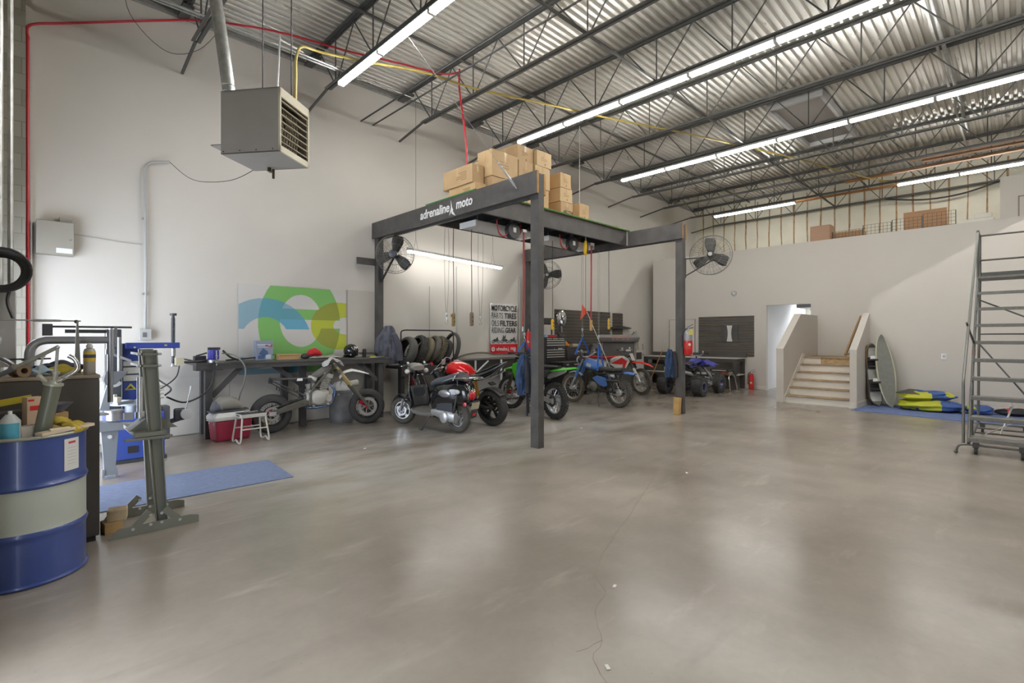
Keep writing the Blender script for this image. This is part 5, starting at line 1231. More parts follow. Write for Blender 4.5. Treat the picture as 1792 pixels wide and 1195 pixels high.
rd = MB().cyl((-.6, 0, .4), (.02, 0, .4), .005, n=8).cyl((-.24, 0, .4), (-.09, 0, .4), .01, .008, n=10); rd.build('rod', STEEL, tr); MB().ell((-.005, 0, .395), .014, .014, .014, 10, 6).build('clamp', DSTEEL, tr)
def ragf2(i, j):
    return (-.14+.28*i, -.09+.18*j, .02+.035*math.sin(PI*i)*math.sin(PI*j)+.012*math.sin(9*i+5*j)+.01*math.sin(15*j))
single('shop_rag', MB().grid(ragf2, 16, 12), mat('dark_rag', '3b3d47', .95, var=.4, scale=14), 'dark crumpled shop rag on the dark cabinet', 'rag', (.2, 5.2, CT+.025), .3, solid=.008)
single('shop_rag', MB().grid(lambda i, j: (ragf2(i, j)[0]*.8, ragf2(i, j)[1]*.8, ragf2(i, j)[2]*.9), 16, 12), mat('yellow_rag', 'b3a13c', .95, var=.3, scale=14), 'yellow crumpled rag in front of the dark rag on the cabinet', 'rag', (.2, 4.96, CT+.01), .1, solid=.008)
single('shop_rag', MB().grid(lambda i, j: (ragf2(i, j)[0]*.5, ragf2(i, j)[1]*.8, ragf2(i, j)[2]*.9), 14, 12), mat('blue_rag', '9fb6c6', .95, var=.2, scale=14), 'pale blue rag beside the bent silver pipe on the cabinet', 'rag', (.09, 4.93, CT+.01), 0, solid=.008)
rl = thing('wooden_spool', 'brown wooden spool lying on the dark cabinet top', 'spool', (-.01, 4.88, CT+.045), .5)
MB().lathe([(.02, -.05), (.045, -.05), (.045, -.035), (.03, -.03), (.03, .03), (.045, .035), (.045, .05), (.02, .05)], (0, 0, 0), (0, 1, 0), 20, closed=True).build('spool', mat('spool_brown', '6e5941', .6, var=.3), rl)
single('bent_tube', MB().tube(bend([(-.14, .0, .0), (-.12, 0, .11), (.0, 0, .13), (.07, 0, .07), (.1, 0, .02)], .08, 6), .016, 12), mat('dull_tube', '8a8c92', .3, .6), 'dull grey bent tube arching over the brown spool', 'tube', (-.12, 5.1, CT+.015), 0)
# bent silver pipe stand (swing arm of the tyre machine) rising from the cabinet
pa = thing('bent_pipe_arm', 'thick bent silver pipe arm with a T-joint and hanging tube', 'pipe arm', (.04, 5.2, CT))
SP = mat('silver_pipe', 'b6bac4', .28, .8)
MB().tube(bend([(0, 0, 0), (0, 0, .255), (.46, 0, .255)], .12, 8), .029, 20).build('pipe', SP, pa)
MB().cyl((0, 0, 0), (0, 0, .008), .06, n=24).cyl((0, 0, .1), (0, 0, .112), .04, n=20).build('flange', SP, pa)
MB().cyl((.475, 0, .14), (.475, 0, .34), .027, n=20).cyl((.475, 0, .14), (.475, 0, .18), .031, n=20).bar((.51, 0, .2), (.51, 0, .36), .01, .02).build('tee_joint', SP, pa)
MB().cyl((.475, 0, -.25), (.475, 0, .15), .02, n=18).build('hanging_tube', SP, pa)
MB().cyl((.2, .03, .325), (.46, .03, .325), .014, n=12).cyl((.1, .03, .36), (.62, .03, .36), .008, n=8).box((.1, .03, .335), (.06, .04, .09)).build('linkage', mat('linkage_dark', '5b5c60', .4, .6), pa)
MB().cyl((-.12, 0, .115), (.12, 0, .115), .006, n=8).build('pin', DSTEEL, pa)
# hydraulic press frame
PR = mat('press_olive', '76776c', .45, .2, var=.08, scale=3)
hp = thing('shop_press', 'olive steel shop press frame of two tall channel uprights', 'press', (.75, 4.98, 0))
def upright(y, lean, xc):
    m = MB()
    def ch(z, w): # channel section corners, open toward +x
        x = lean*(1-z/1.4); return x, w
    for (dx0, dx1, dy0, dy1) in ((-.041, .041, -.006, .0), (-.046, -.038, -.035, .0), (.038, .046, -.035, .0)):
        m.loft([[(x+dx0*q, dy0, z), (x+dx1*q, dy0, z), (x+dx1*q, dy1, z), (x+dx0*q, dy1, z)] for z, q, x in ((0, .82, lean), (1.4, 1.1, 0))], smooth=False)
    o = m.build('upright', PR, hp); o.location = (xc, y, 0); return o
upright(-.22, .085, -.045); upright(.24, .05, .0)
for y in (-.25, .25):
    MB().prism([(-.29, 0), (-.24, .07), (.22, .07), (.28, .055), (.28, 0)], .006, (.0, y-.03, .004), (1, 0, 0), (0, 0, 1)).bx(-.29, .28, y-.03, y+.02, 0, .008).build('foot', PR, hp)
    for s in (-1, 1): MB().bar((s*.15, y-.026, .05), (s*.045, y-.026, .16), .05, .01, (0, 1, 0)).build('gusset', PR, hp)
    bo = MB()
    for px, pz in ((-.04, .06), (.03, .06), (-.04, .13), (.03, .13), (-.15, .05), (.15, .05)): bo.cyl((px, y-.035, pz), (px, y-.022, pz), .011, n=10)
    bo.build('bolts', ALU, hp)
for z in (1.27, 1.36): MB().bx(-.1, .015, -.262, -.25, z, z+.018).bx(-.1, -.09, -.262, .24, z, z+.018).bx(.005, .015, -.262, .24, z, z+.018).build('tie_bar', PR, hp)
bo = MB()
for z in (1.28, 1.37):
    for x in (-.11, .02): bo.cyl((x-.012, -.255, z), (x+.012, -.255, z), .01, n=10)
bo.build('tie_bolts', ALU, hp)
MB().bx(-.2, .1, -.29, -.262, .715, .735).bx(-.14, .06, -.29, .3, .74, .77).build('press_bed', PR, hp)
MB().prism([(-.16, 0), (-.05, 0), (-.05, .09)], .2, (0, -.05, .77), (1, 0, 0), (0, 0, 1)).prism([(.05, 0), (.16, 0), (.05, .09)], .2, (0, -.05, .77), (1, 0, 0), (0, 0, 1)).build('bed_plate', PR, hp)
MB().cyl((-.07, .0, .9), (-.07, 0, 1.18), .02, n=16).cyl((-.07, 0, .85), (-.07, 0, .9), .032, n=16).build('ram', ALU, hp)
# wooden blocks by the cabinet
WB = mat('block_wood', 'b0905f', .75, var=.2, scale=8)
single('wood_block', MB().box((0, 0, .04), (.115, .13, .08)), WB, 'lower wooden block on the floor at the foot of the dark cabinet', 'wood block', (.497, 4.93, 0), .12, bevel=.004)
single('wood_block', MB().box((0, 0, .042), (.12, .12, .084)), mat('pale_block', 'b5a17f', .75, var=.15, scale=8), 'upper pale wooden block, stacked askew on the lower block', 'wood block', (.535, 4.95, .08), -.2, bevel=.004)
# blue floor mat
MATB = mat('blue_carpet', '6a7590', .95, var=.1, scale=20, bump=.3, bscale=200)
single('floor_mat', MB().prism([(.2, 6.5), (2.15, 6.45), (2.08, 5.47), (.2, 5.52)], .008, (0, 0, .004), (1, 0, 0), (0, 1, 0)), MATB, 'pale blue carpet mat on the floor behind the shop press', 'mat', origin=(1.1, 6.0, 0))

# ---------------------------------------------------------------- tyre changer
TB = mat('machine_blue', '3a50a0', .35, coat=.2); TG = mat('machine_grey', '8f949b', .4, .4); TD = mat('machine_dark', '44474b', .45, .3)
tc = thing('tyre_changer', 'blue and grey tyre changing machine with tall column and blue helper arm', 'tyre changer', (1.0, 7.75, 0))
MB().bx(-.27, .27, -.3, .45, .04, .58).build('cabinet', TB, tc, bevel=.015); MB().bx(-.29, .29, -.3, .45, 0, .04).build('base', TD, tc)
MB().bx(-.1, .0, -.305, -.3, .12, .2).build('vent', BLACK, tc)
MB().cyl((0, -.05, .58), (0, -.05, .68), .1, n=24).build('turntable_post', TG, tc)
tt = MB().cyl((0, -.05, .68), (0, -.05, .7), .26, n=32)
for k in range(4): a = PI/4+k*PI/2; tt.bar((.05*math.cos(a), -.05+.05*math.sin(a), .71), (.3*math.cos(a), -.05+.3*math.sin(a), .71), .06, .03)
tt.build('turntable', TG, tc)
for k in range(4):
    a = PI/4+k*PI/2; MB().box((.27*math.cos(a), -.05+.27*math.sin(a), .755), (.07, .05, .07), rotm(0, 0, a)).build('jaw', mat('jaw_cream', 'c9c6b6', .5), tc, bevel=.008)
MB().bx(-.08, .1, .32, .5, .58, 1.42).build('column', TB, tc, bevel=.01)
lbs = MB()
for z, h in ((1.13, .06), (1.03, .08), (.93, .08)): lbs.bx(-.07, .09, .316, .32, z, z+h)
lbs.build('warning_labels', mat('sticker_white', 'd5d5d2', .5), tc)
wl2 = MB()
for z in (1.115, 1.015, .92): wl2.bx(-.07, .09, .313, .316, z, z+.015)
wl2.build('label_bars', TD, tc); MB().prism([(-.06, .82), (.07, .82), (.005, .905)], .003, (0, .314, 0), (1, 0, 0), (0, 0, 1)).build('warning_triangle', mat('warn_yellow', 'c6bb52', .5), tc)
MB().prism([(-.025, .835), (.035, .835), (.005, .875)], .003, (0, .311, 0), (1, 0, 0), (0, 0, 1)).build('warning_mark', TD, tc)
MB().bx(-.25, -.1, .2, .4, .6, 1.6).build('vertical_slide', TD, tc, bevel=.01)
MB().ell((-.18, .196, .92), .08, .004, .045, 20, 8).build('maker_badge', LGREY, tc)
ml = MB().cyl((-.22, .1, 1.05), (-.22, .1, 1.62), .022, n=14).cyl((-.14, .1, 1.08), (-.14, .1, 1.5), .018, n=14); ml.bar((-.22, .1, 1.3), (-.02, .1, 1.2), .02, .03); ml.build('bar', STEEL, tc)
MB().prism([(-.3, .98), (-.28, 1.08), (-.05, 1.08), (-.08, 1.03), (-.18, .92), (-.28, .92)], .08, (0, .06, 0), (1, 0, 0), (0, 0, 1)).build('mount_head', mat('casting_grey', '75777b', .4, .6), tc, bevel=.008)
MB().bx(-.06, .52, .18, .26, 1.355, 1.43).build('helper_arm', mat('arm_blue', '2f3f86', .35, coat=.2), tc, bevel=.006)
MB().box((.36, .178, 1.395), (.03, .003, .02)).box((.03, .178, 1.37), (.02, .004, .02)).build('arm_emblem', mat('emblem_gold', 'a59b62', .4), tc)
scr = MB().cyl((.45, .22, 1.14), (.45, .22, 1.8), .018, n=14)
for k in range(16): scr.torus((.45, .22, 1.45+.02*k), (0, 0, 1), .021, .006, 14, 6)
scr.cyl((.45, .22, 1.79), (.45, .22, 1.82), .04, n=16); scr.build('screw_rod', TD, tc)
MB().cyl((.45, .22, 1.11), (.45, .22, 1.15), .045, .03, n=16).cyl((.45, .22, 1.25), (.45, .22, 1.35), .028, n=12).build('press_foot', STEEL, tc)
MB().box((.5, .12, 1.175), (.09, .1, .1)).build('outlet_plug', mat('beige_plug', 'b5ad95', .5), tc)
bbk = MB().bx(.28, .36, -.1, .1, .2, .62).bar((.36, 0, .4), (.5, -.05, .45), .05, .06); bbk.build('bead_breaker_arm', mat('breaker_grey', '70747a', .5, .3), tc, bevel=.012)
MB().bx(.4, .53, -.1, -.05, .42, .58).build('bead_breaker_blade', TD, tc, bevel=.02)
MB().cyl((.54, -.08, .5), (.54, -.12, .5), .07, n=20).cyl((.53, -.1, .56), (.585, -.1, .82), .008, n=8).cyl((.585, -.1, .8), (.59, -.1, .86), .014, n=8).build('breaker_paddle', LGREY, tc)
MB().tube(smoothpath([(.5, .1, 1.15), (.46, .08, .98), (.32, .04, .86), (.2, .02, .8)], 6), .008, 8).build('power_cord', BLACK, tc)
ht2 = MB()
for k in range(4): ht2.box((.22, -.02, .72+.05*k), (.1, .05, .04)).cyl((.17, -.05, .73+.05*k), (.3, -.05, .73+.05*k), .01, n=8)
ht2.build('valve_block', mat('valve_cream', 'b7b3a6', .5, .3), tc)
bs = thing('wheel_clamp_stand', 'light grey steel wheel lift with one flat leg, in front of the tyre changer', 'wheel lift', (.67, 6.82, 0))
LG = mat('lift_grey', 'a4abb2', .35, .4)
MB().loft([[(x*w, y*.02, z) for x, y in ((-1, -1), (1, -1), (1, 1), (-1, 1))] for z, w in ((.03, .045), (.5, .075))], smooth=False).build('leg', LG, bs, bevel=.004)
MB().bx(-.06, .05, -.05, .05, 0, .012).bx(-.065, -.045, -.03, .03, 0, .1).bx(.045, .065, -.03, .03, 0, .1).build('foot', LG, bs)
MB().prism([(-.12, .5), (-.12, .62), (.25, .56), (.25, .5)], .09, (0, .0, 0), (1, 0, 0), (0, 0, 1)).build('beam', LG, bs, bevel=.006)
MB().cyl((.04, 0, .61), (.04, 0, .7), .07, n=24).cyl((.04, 0, .7), (.04, 0, .72), .085, n=24).box((-.05, .0, .69), (.16, .1, .03)).box((.16, 0, .64), (.08, .08, .07)).build('roller', STEEL, bs)
MB().cyl((0, -.02, .44), (0, -.03, .44), .02, n=12).build('bolt', WHITE, bs)
MB().prism([(-.08, .72), (-.02, .98), (.02, .98), (.0, .72)], .06, (0, .06, 0), (1, 0, 0), (0, 0, 1)).build('mast', LG, bs)
line('black_hose', [(1.33, 8.98, 1.17), (1.42, 8.9, .9), (1.5, 8.4, .78), (1.35, 7.9, .74)], .012, BLACK, 'black cord drooping from the wall socket to the tyre changer', 'cord', 8)
line('black_hose', [(2.02, 8.33, 1.14), (2.0, 8.25, .95), (1.9, 8.2, .72), (1.62, 8.1, .6), (1.35, 7.8, .72)], .012, BLACK, 'black air hose sagging from the workbench vise to the tyre changer', 'hose', 8)
wx = thing('wall_socket', 'beige double wall socket with a plug behind the blue helper arm', 'socket', (1.33, 8.975, 1.14)); MB().bx(-.05, .05, -.02, .02, -.06, .06).build('cover', mat('socket_beige', 'bdb5a3', .5), wx, bevel=.004); MB().box((0, -.03, -.02), (.03, .03, .03)).build('plug', BLACK, wx)

# ---------------------------------------------------------------- workbench with its clutter
WBM = mat('workbench_black', '474647', .55, var=.25, scale=4, bump=.1, bscale=20)
wb_ = thing('workbench', 'long dark timber workbench with braced legs along the left wall', 'workbench', (3.35, 8.65, 0))
WT = 1.125
MB().bx(-1.55, 1.6, -.31, .33, WT-.035, WT).build('worktop', mat('worktop_dark', '4b4944', .5, var=.3, scale=5), wb_, bevel=.004)
MB().bx(-1.55, 1.6, -.3, -.27, WT-.1, WT-.035).bx(-1.55, -1.2, -.29, -.1, WT-.115, WT-.035).build('apron', WBM, wb_)
for x, y in ((-1.38, -.22), (-1.33, .25), (.05, -.1), (-.12, .25), (1.45, -.2), (1.45, .25)):
    MB().box((x, y, (WT-.035)/2), (.1, .09, WT-.035)).build('leg', WBM, wb_, bevel=.004)
for a, b in (((-1.33, -.22, .62), (-.92, -.22, 1.06)), ((.02, -.12, .7), (-.45, -.12, 1.06)), ((.08, -.12, .7), (.5, -.12, 1.06)), ((1.4, -.2, .7), (1.0, -.2, 1.06))): MB().bar(a, b, .07, .04, (0, 1, 0)).build('brace', WBM, wb_)
vs_ = thing('bench_vise', 'blue bench vise with a chrome handle at the left end of the workbench', 'vise', (2.03, 8.42, WT))
MB().cyl((0, 0, 0), (0, 0, .04), .08, n=20).build('swivel_base', STEEL, vs_); MB().bx(-.05, .05, -.06, .1, .04, .19).bx(-.045, .05, -.14, -.07, .05, .19).build('body', mat('vise_blue', '3b3c9c', .35), vs_, bevel=.012)
MB().bx(-.085, .075, -.075, -.06, .19, .225).bx(-.085, .075, -.09, -.077, .19, .225).build('jaw', DSTEEL, vs_); MB().cyl((0, -.14, .1), (0, -.2, .1), .018, n=10).cyl((.0, -.2, -.03), (.0, -.2, .17), .008, n=8).ell((0, -.2, -.03), .013, .013, .013, 8, 6).ell((0, -.2, .17), .013, .013, .013, 8, 6).build('handle', CHROME, vs_)
line('bench_tool', [(1.65, 8.35, 1.145), (1.9, 8.4, 1.15), (2.0, 8.55, 1.16)], .018, BLACK, 'black tool sticking out past the left end of the workbench', 'tool', 8)
cl2 = thing('bar_clamp', 'dark metal clamp on the left end of the workbench beside the vise', 'clamp', (1.88, 8.52, WT), .2)
MB().box((0, 0, .05), (.16, .06, .1)).cyl((-.05, 0, .1), (.1, 0, .14), .012, n=8).build('body', DSTEEL, cl2, bevel=.01); MB().cyl((-.09, 0, .03), (-.22, -.02, .06), .009, n=8).build('screw', DSTEEL, cl2)
line('air_hose', [(2.15, 8.42, 1.26), (2.3, 8.3, 1.22), (2.42, 8.26, 1.05), (2.42, 8.3, .8), (2.4, 8.44, .6), (2.38, 8.55, .3), (2.38, 8.58, .02)], .01, mat('grey_hose', '8b8a88', .5), 'grey air hose looping over the workbench edge near the vise', 'hose', 8)
line('long_pry_bar', [(2.25, 8.6, 1.145), (2.75, 8.7, 1.175), (3.0, 8.75, 1.21)], .012, BLACK, 'long black bar lying along the workbench left of the blue carton', 'bar', 8)
line('pry_bar', [(2.18, 8.5, 1.3), (2.28, 8.5, 1.2), (2.4, 8.52, 1.15)], .015, DSTEEL, 'short pry bar leaning against the bench vise', 'bar', 8)
cbx = thing('tool_carton', 'grey-blue printed carton standing on the workbench', 'box', (2.83, 8.72, WT))
MB().bx(-.13, .13, -.06, .06, 0, .32).build('box', mat('carton_greyblue', '8e97ab', .6), cbx, bevel=.003)
cp_ = MB(); cp_.prism([(-.09, .1), (-.02, .2), (.05, .14), (.06, .1), (.0, .07)], .002, (0, -.0615, 0), (1, 0, 0), (0, 0, 1)); cp_.bx(-.1, .0, -.0625, -.06, .02, .08); cp_.build('picture', mat('print_blue', '46648f', .6), cbx)
MB().bx(-.11, .11, -.0622, -.06, .24, .26).bx(.02, .1, -.0622, -.06, .02, .09).bx(-.1, .06, -.0622, -.06, .21, .22).build('print', mat('print_pale', 'cfd5df', .6), cbx)
text_fit('3', .045, .05, 'figure', RED, cbx, (.075, -.0615, .215), (PI/2, 0, 0), .001); MB().bx(.01, .06, -.0622, -.06, .22, .25).build('red_print', mat('print_red', 'b9525a', .6), cbx)
single('cardboard_carton', MB().box((0, 0, .045), (.36, .16, .09)).bx(-.19, .19, -.09, -.08, .07, .095), CARD, 'low brown carton on the workbench in front of the mural', 'box', (3.2, 8.66, WT), .05, bevel=.003)
single('motor_housing', MB().ell((0, 0, .05), .06, .05, .05).cyl((.03, 0, .05), (.12, 0, .04), .02, n=10), DSTEEL, 'small dark motor part on the workbench right of the low carton', 'part', (3.46, 8.6, WT))
single('red_hat', MB().loft([sec(-.13, .02, .02, .015), sec(-.06, .06, .09, .055), sec(.03, .075, .1, .07), sec(.1, .05, .08, .05), sec(.14, .03, .05, .025)]), mat('red_cloth', 'c0212a', .7), 'red hat lying on the workbench among the rags', 'hat', (3.63, 8.66, WT+.045))
def ragf3(i, j): return (-.3+.6*i, -.12+.24*j, .012+.05*math.sin(PI*i)*math.sin(PI*j)*(1+.5*math.sin(7*i+2*j))+.01*math.sin(17*i)*math.sin(11*j))
single('bench_rags', MB().grid(ragf3, 24, 12), mat('dirty_rag', 'a09d98', .95, var=.3, scale=10), 'pile of pale dirty rags on the workbench behind the red hat', 'rag', (3.82, 8.68, WT+.005), 0, solid=.008)
he = thing('motorcycle_helmet', 'glossy black open-face helmet with white lettering on the workbench', 'helmet', (4.33, 8.66, WT))
MB().ell((0, 0, .125), .13, .15, .13, 24, 14).build('shell', MATS['gloss_black'], he); MB().torus((0, -.0, .045), (0, .25, 1), .122, .012, 26, 8).build('edge_trim', BLACK, he)
text_fit('HA', .09, .05, 'lettering', WHITE, he, (-.005, -.143, .165), (PI/2-.45, 0, .15), .002, .02); MB().bx(-.08, -.06, -.139, -.13, .05, .062).build('decal', WHITE, he)
cn = thing('black_can', 'small black can standing on the workbench right of the helmet', 'can', (4.6, 8.66, WT)); MB().cyl((0, 0, 0), (0, 0, .14), .035, n=18).build('can', BLACK, cn); MB().cyl((0, 0, .14), (0, 0, .155), .03, n=16).build('lid', DSTEEL, cn)
for x, lab, m, d in ((4.72, 'yellow pencil case on the workbench right of the black can', 'c9c04a', (.1, .05, .03)), (4.84, 'folded grey leaflet on the right end of the workbench', '8f8f8c', (.16, .12, .012)), (4.66, 'white slip of paper on the workbench front edge', 'd6d4ce', (.14, .1, .006))):
    single(['pencil_case', 'leaflet', 'paper_slip'][(x > 4.8)+2*(x == 4.66)], MB().box((0, 0, d[2]/2), d), mat('clutter_'+m, m, .6), lab, 'paper' if d[2] < .02 else 'case', (x, 8.55 if x != 4.66 else 8.42, WT), .3)
# mural panel on the wall
def mural():
    W_, H_ = 1.86, 1.5; x0, z0 = 2.53, .88; nx, nz = 248, 200
    pal = ['cfccc8', '7fb968', '8fafbd', '63a0ae', 'b9c241', '959c42', '6aabc6']
    mats = [mat('mural_%d' % i, p, .55) for i, p in enumerate(pal)]
    def inel(u, v, cu, cv, a, b): return ((u-cu)/a)**2+((v-cv)/b)**2 < 1
    def colour(px, pv):
        # px: photo-like coordinates across the board (0..1.86), pv height 0 (bottom) .. 1.5
        u, v = px, pv
        ge = inel(u, v, 1.02, .86, .72, .93) and v < 1.5
        hole = inel(u, v, 1.02, .91, .37, .46)
        barz = .93 < v < 1.12 and .62 < u < 1.73
        top = hole and v > 1.1; low = hole and v < .93
        gap = .78 < v < .93 and u > .62
        green = ge and not (hole and not barz) and not (gap and u > 1.0)
        blue = (inel(u, v, .42, .52, .78, .76) and not inel(u, v, .42, .52, .4, .44) and v > .76) or (inel(u, v, .42, .52, .78, .76) and not inel(u, v, .42, .52, .4, .44) and v < .3)
        yel = inel(u, v, 1.72, .83, .53, .44) and not inel(u, v, 1.86, .83, .25, .16)
        if green and yel: return 5
        if yel: return 4
        if green and blue: return 3
        if blue: return 6 if u > .62 and v < .96 else 2
        if green: return 1
        return 0
    m = MB(); vs = []
    for i in range(nx+1):
        for j in range(nz+1): vs.append((W_*i/nx, -.012, H_*j/nz))
    o = len(m.v); m.v += vs
    for i in range(nx):
        for j in range(nz):
            m.f.append((i*(nz+1)+j, (i+1)*(nz+1)+j, (i+1)*(nz+1)+j+1, i*(nz+1)+j+1)); m.m.append(colour(W_*(i+.5)/nx, H_*(j+.5)/nz)); m.s.append(False)
    m.bx(0, W_, -.0119, .0, 0, H_, 0)
    tag_ = m.build('wall_mural', mats); tag_.location = (x0, 8.985, z0)
    tag(tag_, 'large board painted with green, blue and yellow curved letter shapes above the workbench', 'mural')
mural()
single('wall_panel', MB().bx(0, .6, -.012, 0, 0, 1.2), WALLP2, 'plain pale panel on the wall between the mural and the gantry post', 'panel', (4.42, 8.985, 1.2), 0)
# under and in front of the bench
tcan = thing('trash_can', 'grey plastic trash can with a white bag of rubbish under the workbench', 'trash can', (4.08, 8.52, 0))
MB().lathe([(0, 0), (.185, 0), (.19, .01), (.215, .52), (.228, .525), (.228, .57), (.218, .57), (.205, .05), (0, .05)], n=36).build('bin', mat('bin_grey', '85868a', .5, var=.2, scale=6), tcan)
def bagf(i, j):
    a = 2*PI*j; r = .2*math.cos(i*PI/2)*(1+.12*math.sin(5*a+4*i)); return (r*math.cos(a), r*math.sin(a), .5+.2*math.sin(i*PI/2)+.02*math.sin(9*a))
MB().grid(bagf, 10, 28).build('bag', mat('bag_white', 'c3c3c1', .4, var=.1, scale=15), tcan)
single('paper_cup_sleeve', MB().cyl((0, 0, 0), (.2, -.03, .02), .055, .06, n=18), mat('cup_white', 'c9c6c0', .5), 'white cardboard tube sticking out of the trash can', 'tube', (4.12, 8.4, .66), .1)
cl = thing('cooler', 'red picnic cooler with a white lid and white handles', 'cooler', (2.2, 8.19, 0), .07)
RC = mat('cooler_red', 'a5304b', .4, var=.12, scale=5)
MB().loft([[(x*w, y*d, z) for x, y in ((-1, -1), (1, -1), (1, 1), (-1, 1))] for z, w, d in ((0, .225, .15), (.3, .25, .18))], smooth=False).build('body', RC, cl, bevel=.03, segs=3)
MB().loft([[(x*w, y*d, z) for x, y in ((-1, -1), (1, -1), (1, 1), (-1, 1))] for z, w, d in ((.3, .265, .19), (.35, .265, .19), (.41, .22, .15))], smooth=False).build('lid', mat('cooler_white', 'cfcfcc', .45), cl, bevel=.012)
for s in (-1, 1): MB().tube(bend([(s*.245, -.1, .24), (s*.245, -.1, .29), (s*.28, -.1, .3), (s*.28, .1, .3), (s*.245, .1, .29), (s*.245, .1, .24)], .02, 4), .012, 8).build('handle', MATS['cooler_white'], cl)
se = thing('loose_scooter_seat', 'loose grey motorcycle seat resting on the cooler lid', 'seat', (2.16, 8.2, .41), .05)
MB().loft([sec(-.2, .03, .1, .03), sec(-.17, .08, .12, .075), sec(-.1, .11, .13, .1), sec(.02, .12, .13, .11), sec(.12, .1, .125, .09), sec(.17, .06, .11, .055), sec(.2, .03, .08, .02)]).build('cushion', mat('seat_grey', '8c8981', .6), se)
MB().loft([sec(-.24, .012, .1, .012), sec(-.1, .012, .15, .014), (sec(.1, .012, .15, .014)), sec(.27, .02, .08, .012)]).build('base_pan', mat('pan_dark', '55565c', .5), se)
MB().loft([sec(-.203, .035, .101, .032), sec(-.172, .08, .1225, .078), sec(-.13, .09, .1275, .086), sec(-.1, .045, .132, .05)]).build('side_panel', mat('seat_slate', '63656e', .5), se)
ms = thing('bike_stand', 'white tubular motorcycle lift stand with a black rubber top', 'bike stand', (2.36, 7.78, 0), .05)
STW = mat('stand_white', 'c2bfb6', .4)
MB().bx(-.17, .17, -.125, .125, .36, .41).build('top_frame', STW, ms, bevel=.004); MB().bx(-.165, .165, -.12, .12, .41, .418).build('rubber_pad', BLACK, ms)
for s in (-1, 1):
    P = bend([(s*.155, -.11, .37), (s*.19, -.16, .06), (s*.195, -.15, .012), (s*.2, -.07, .016), (s*.2, -.0, .06), (s*.2, .07, .016), (s*.195, .15, .012), (s*.19, .16, .06), (s*.155, .11, .37)], .05, 5)
    MB().tube(P, .012, 10).build('leg', STW, ms)
for s in (-1, 1): MB().cyl((-.175, s*.135, .2), (.175, s*.135, .2), .01, n=8).build('stretcher', STW, ms)
text_fit('MSR', .13, .025, 'lettering', mat('dark_ink', '4a4a48', .6), ms, (-.172, .07, .375), (PI/2, 0, -PI/2), .001, .01)
pl = MB()
for k in range(5): pl.box((-.08+.035*k, .02*math.sin(k*2), .428), (.03, .06, .012), rotm(0, 0, k))
single('metal_scraps', pl, STEEL, 'small shiny metal parts lying on the lift stand top', 'part', (2.37, 7.79, 0), 0)
# ================================================================ tyre shelf, counter, banner
BK = mat('counter_black', '2e2c2b', .5, var=.15, scale=4)
ts = thing('tyre_shelf', 'low black timber shelf with a thin metal rail, holding worn tyres', 'shelf', (5.9, 8.65, 0))
MB().bx(-.68, .68, -.27, .3, .88, .93).build('board', BK, ts, bevel=.004); MB().bx(-.68, .68, -.29, -.26, .74, .93).build('front_board', BK, ts, bevel=.004)
for x in (-.6, .62): MB().bx(x-.045, x+.045, -.2, -.1, 0, .88).build('leg', BK, ts)
rl_ = MB().tube(bend([(-.64, -.2, .93), (-.64, -.2, 1.62), (-.55, -.2, 1.64), (.55, -.2, 1.64), (.64, -.2, 1.6), (.64, -.2, .93)], .08, 5), .014, 8); rl_.tube(bend([(-.64, .28, .93), (-.64, .28, 1.1), (.64, .28, 1.1), (.64, .28, .93)], .05), .012, 8); rl_.build('rail', BLACK, ts)
def tyre_obj(loc, ax, R, w, rim, m, label, knob=0, name='tyre', group='spare tyres on the shelf'):
    t = MB(); ax = Vector(ax).normalized(); H = R-rim; prof = []
    for k in range(15):
        a = PI*(k/14)-PI/2; prof.append((rim+H*max(0, math.cos(a))**.7*(.95 if knob else 1), math.sin(a)*w/2))
    for k in range(15):
        a = PI*(k/14)-PI/2; prof.append((rim+(H-.014)*max(0, math.cos(a))**.7*.95, -math.sin(a)*(w/2-.012)))
    t.lathe(prof, (0, 0, 0), ax, 40, closed=True)
    if knob:
        x = ax.orthogonal().normalized(); y = ax.cross(x)
        for k in range(knob):
            for row, (yy, dr) in enumerate(((-.38, -.03), (-.13, -.005), (.13, -.005), (.38, -.03))):
                a = 2*PI*(k+.5*(row % 2))/knob; d = x*math.cos(a)+y*math.sin(a); tt = ax.cross(d)
                r_ = Matrix((d, ax, tt)).transposed(); t.box(d*(R-.004+dr)+ax*(yy*w), (.03, w*.2, 2*PI*R/knob*.5), r_)
    return single(name, t, m, label, 'tyre', loc, 0, group)
TAN = mat('tan_rubber', '6f6755', .85, var=.2, scale=6); DG = mat('dark_tyre', '3d3c3b', .75, var=.2)
zc = 1.21
tyre_obj((5.46, 8.56, zc+.01), (.97, .0, -.28), .3, .19, .215, mat('slick_rubber', '4a4843', .6, var=.15), 'wide slick tyre at the left end of the shelf, its open side facing left', 0)
tyre_obj((5.75, 8.62, zc+.03), (.93, -.1, -.36), .31, .15, .235, DG, 'knobby dark tyre, second on the shelf', 30)
tyre_obj((5.94, 8.63, zc+.01), (.91, -.14, -.4), .3, .14, .23, TAN, 'tan worn slick tyre in the middle of the shelf', 0)
tyre_obj((6.11, 8.64, zc+.03), (.91, -.14, -.4), .31, .14, .24, mat('grey_tyre', '5b5750', .8, var=.2), 'grey smooth tyre right of the tan tyre', 0)
tyre_obj((6.28, 8.66, zc+.02), (.91, -.14, -.4), .305, .14, .235, TAN, 'dusty knobby tyre, second from the right end of the shelf', 28)
tyre_obj((6.45, 8.67, zc-.02), (.91, -.14, -.4), .28, .13, .22, DG, 'plain dark tyre at the right end of the tyre row', 0)
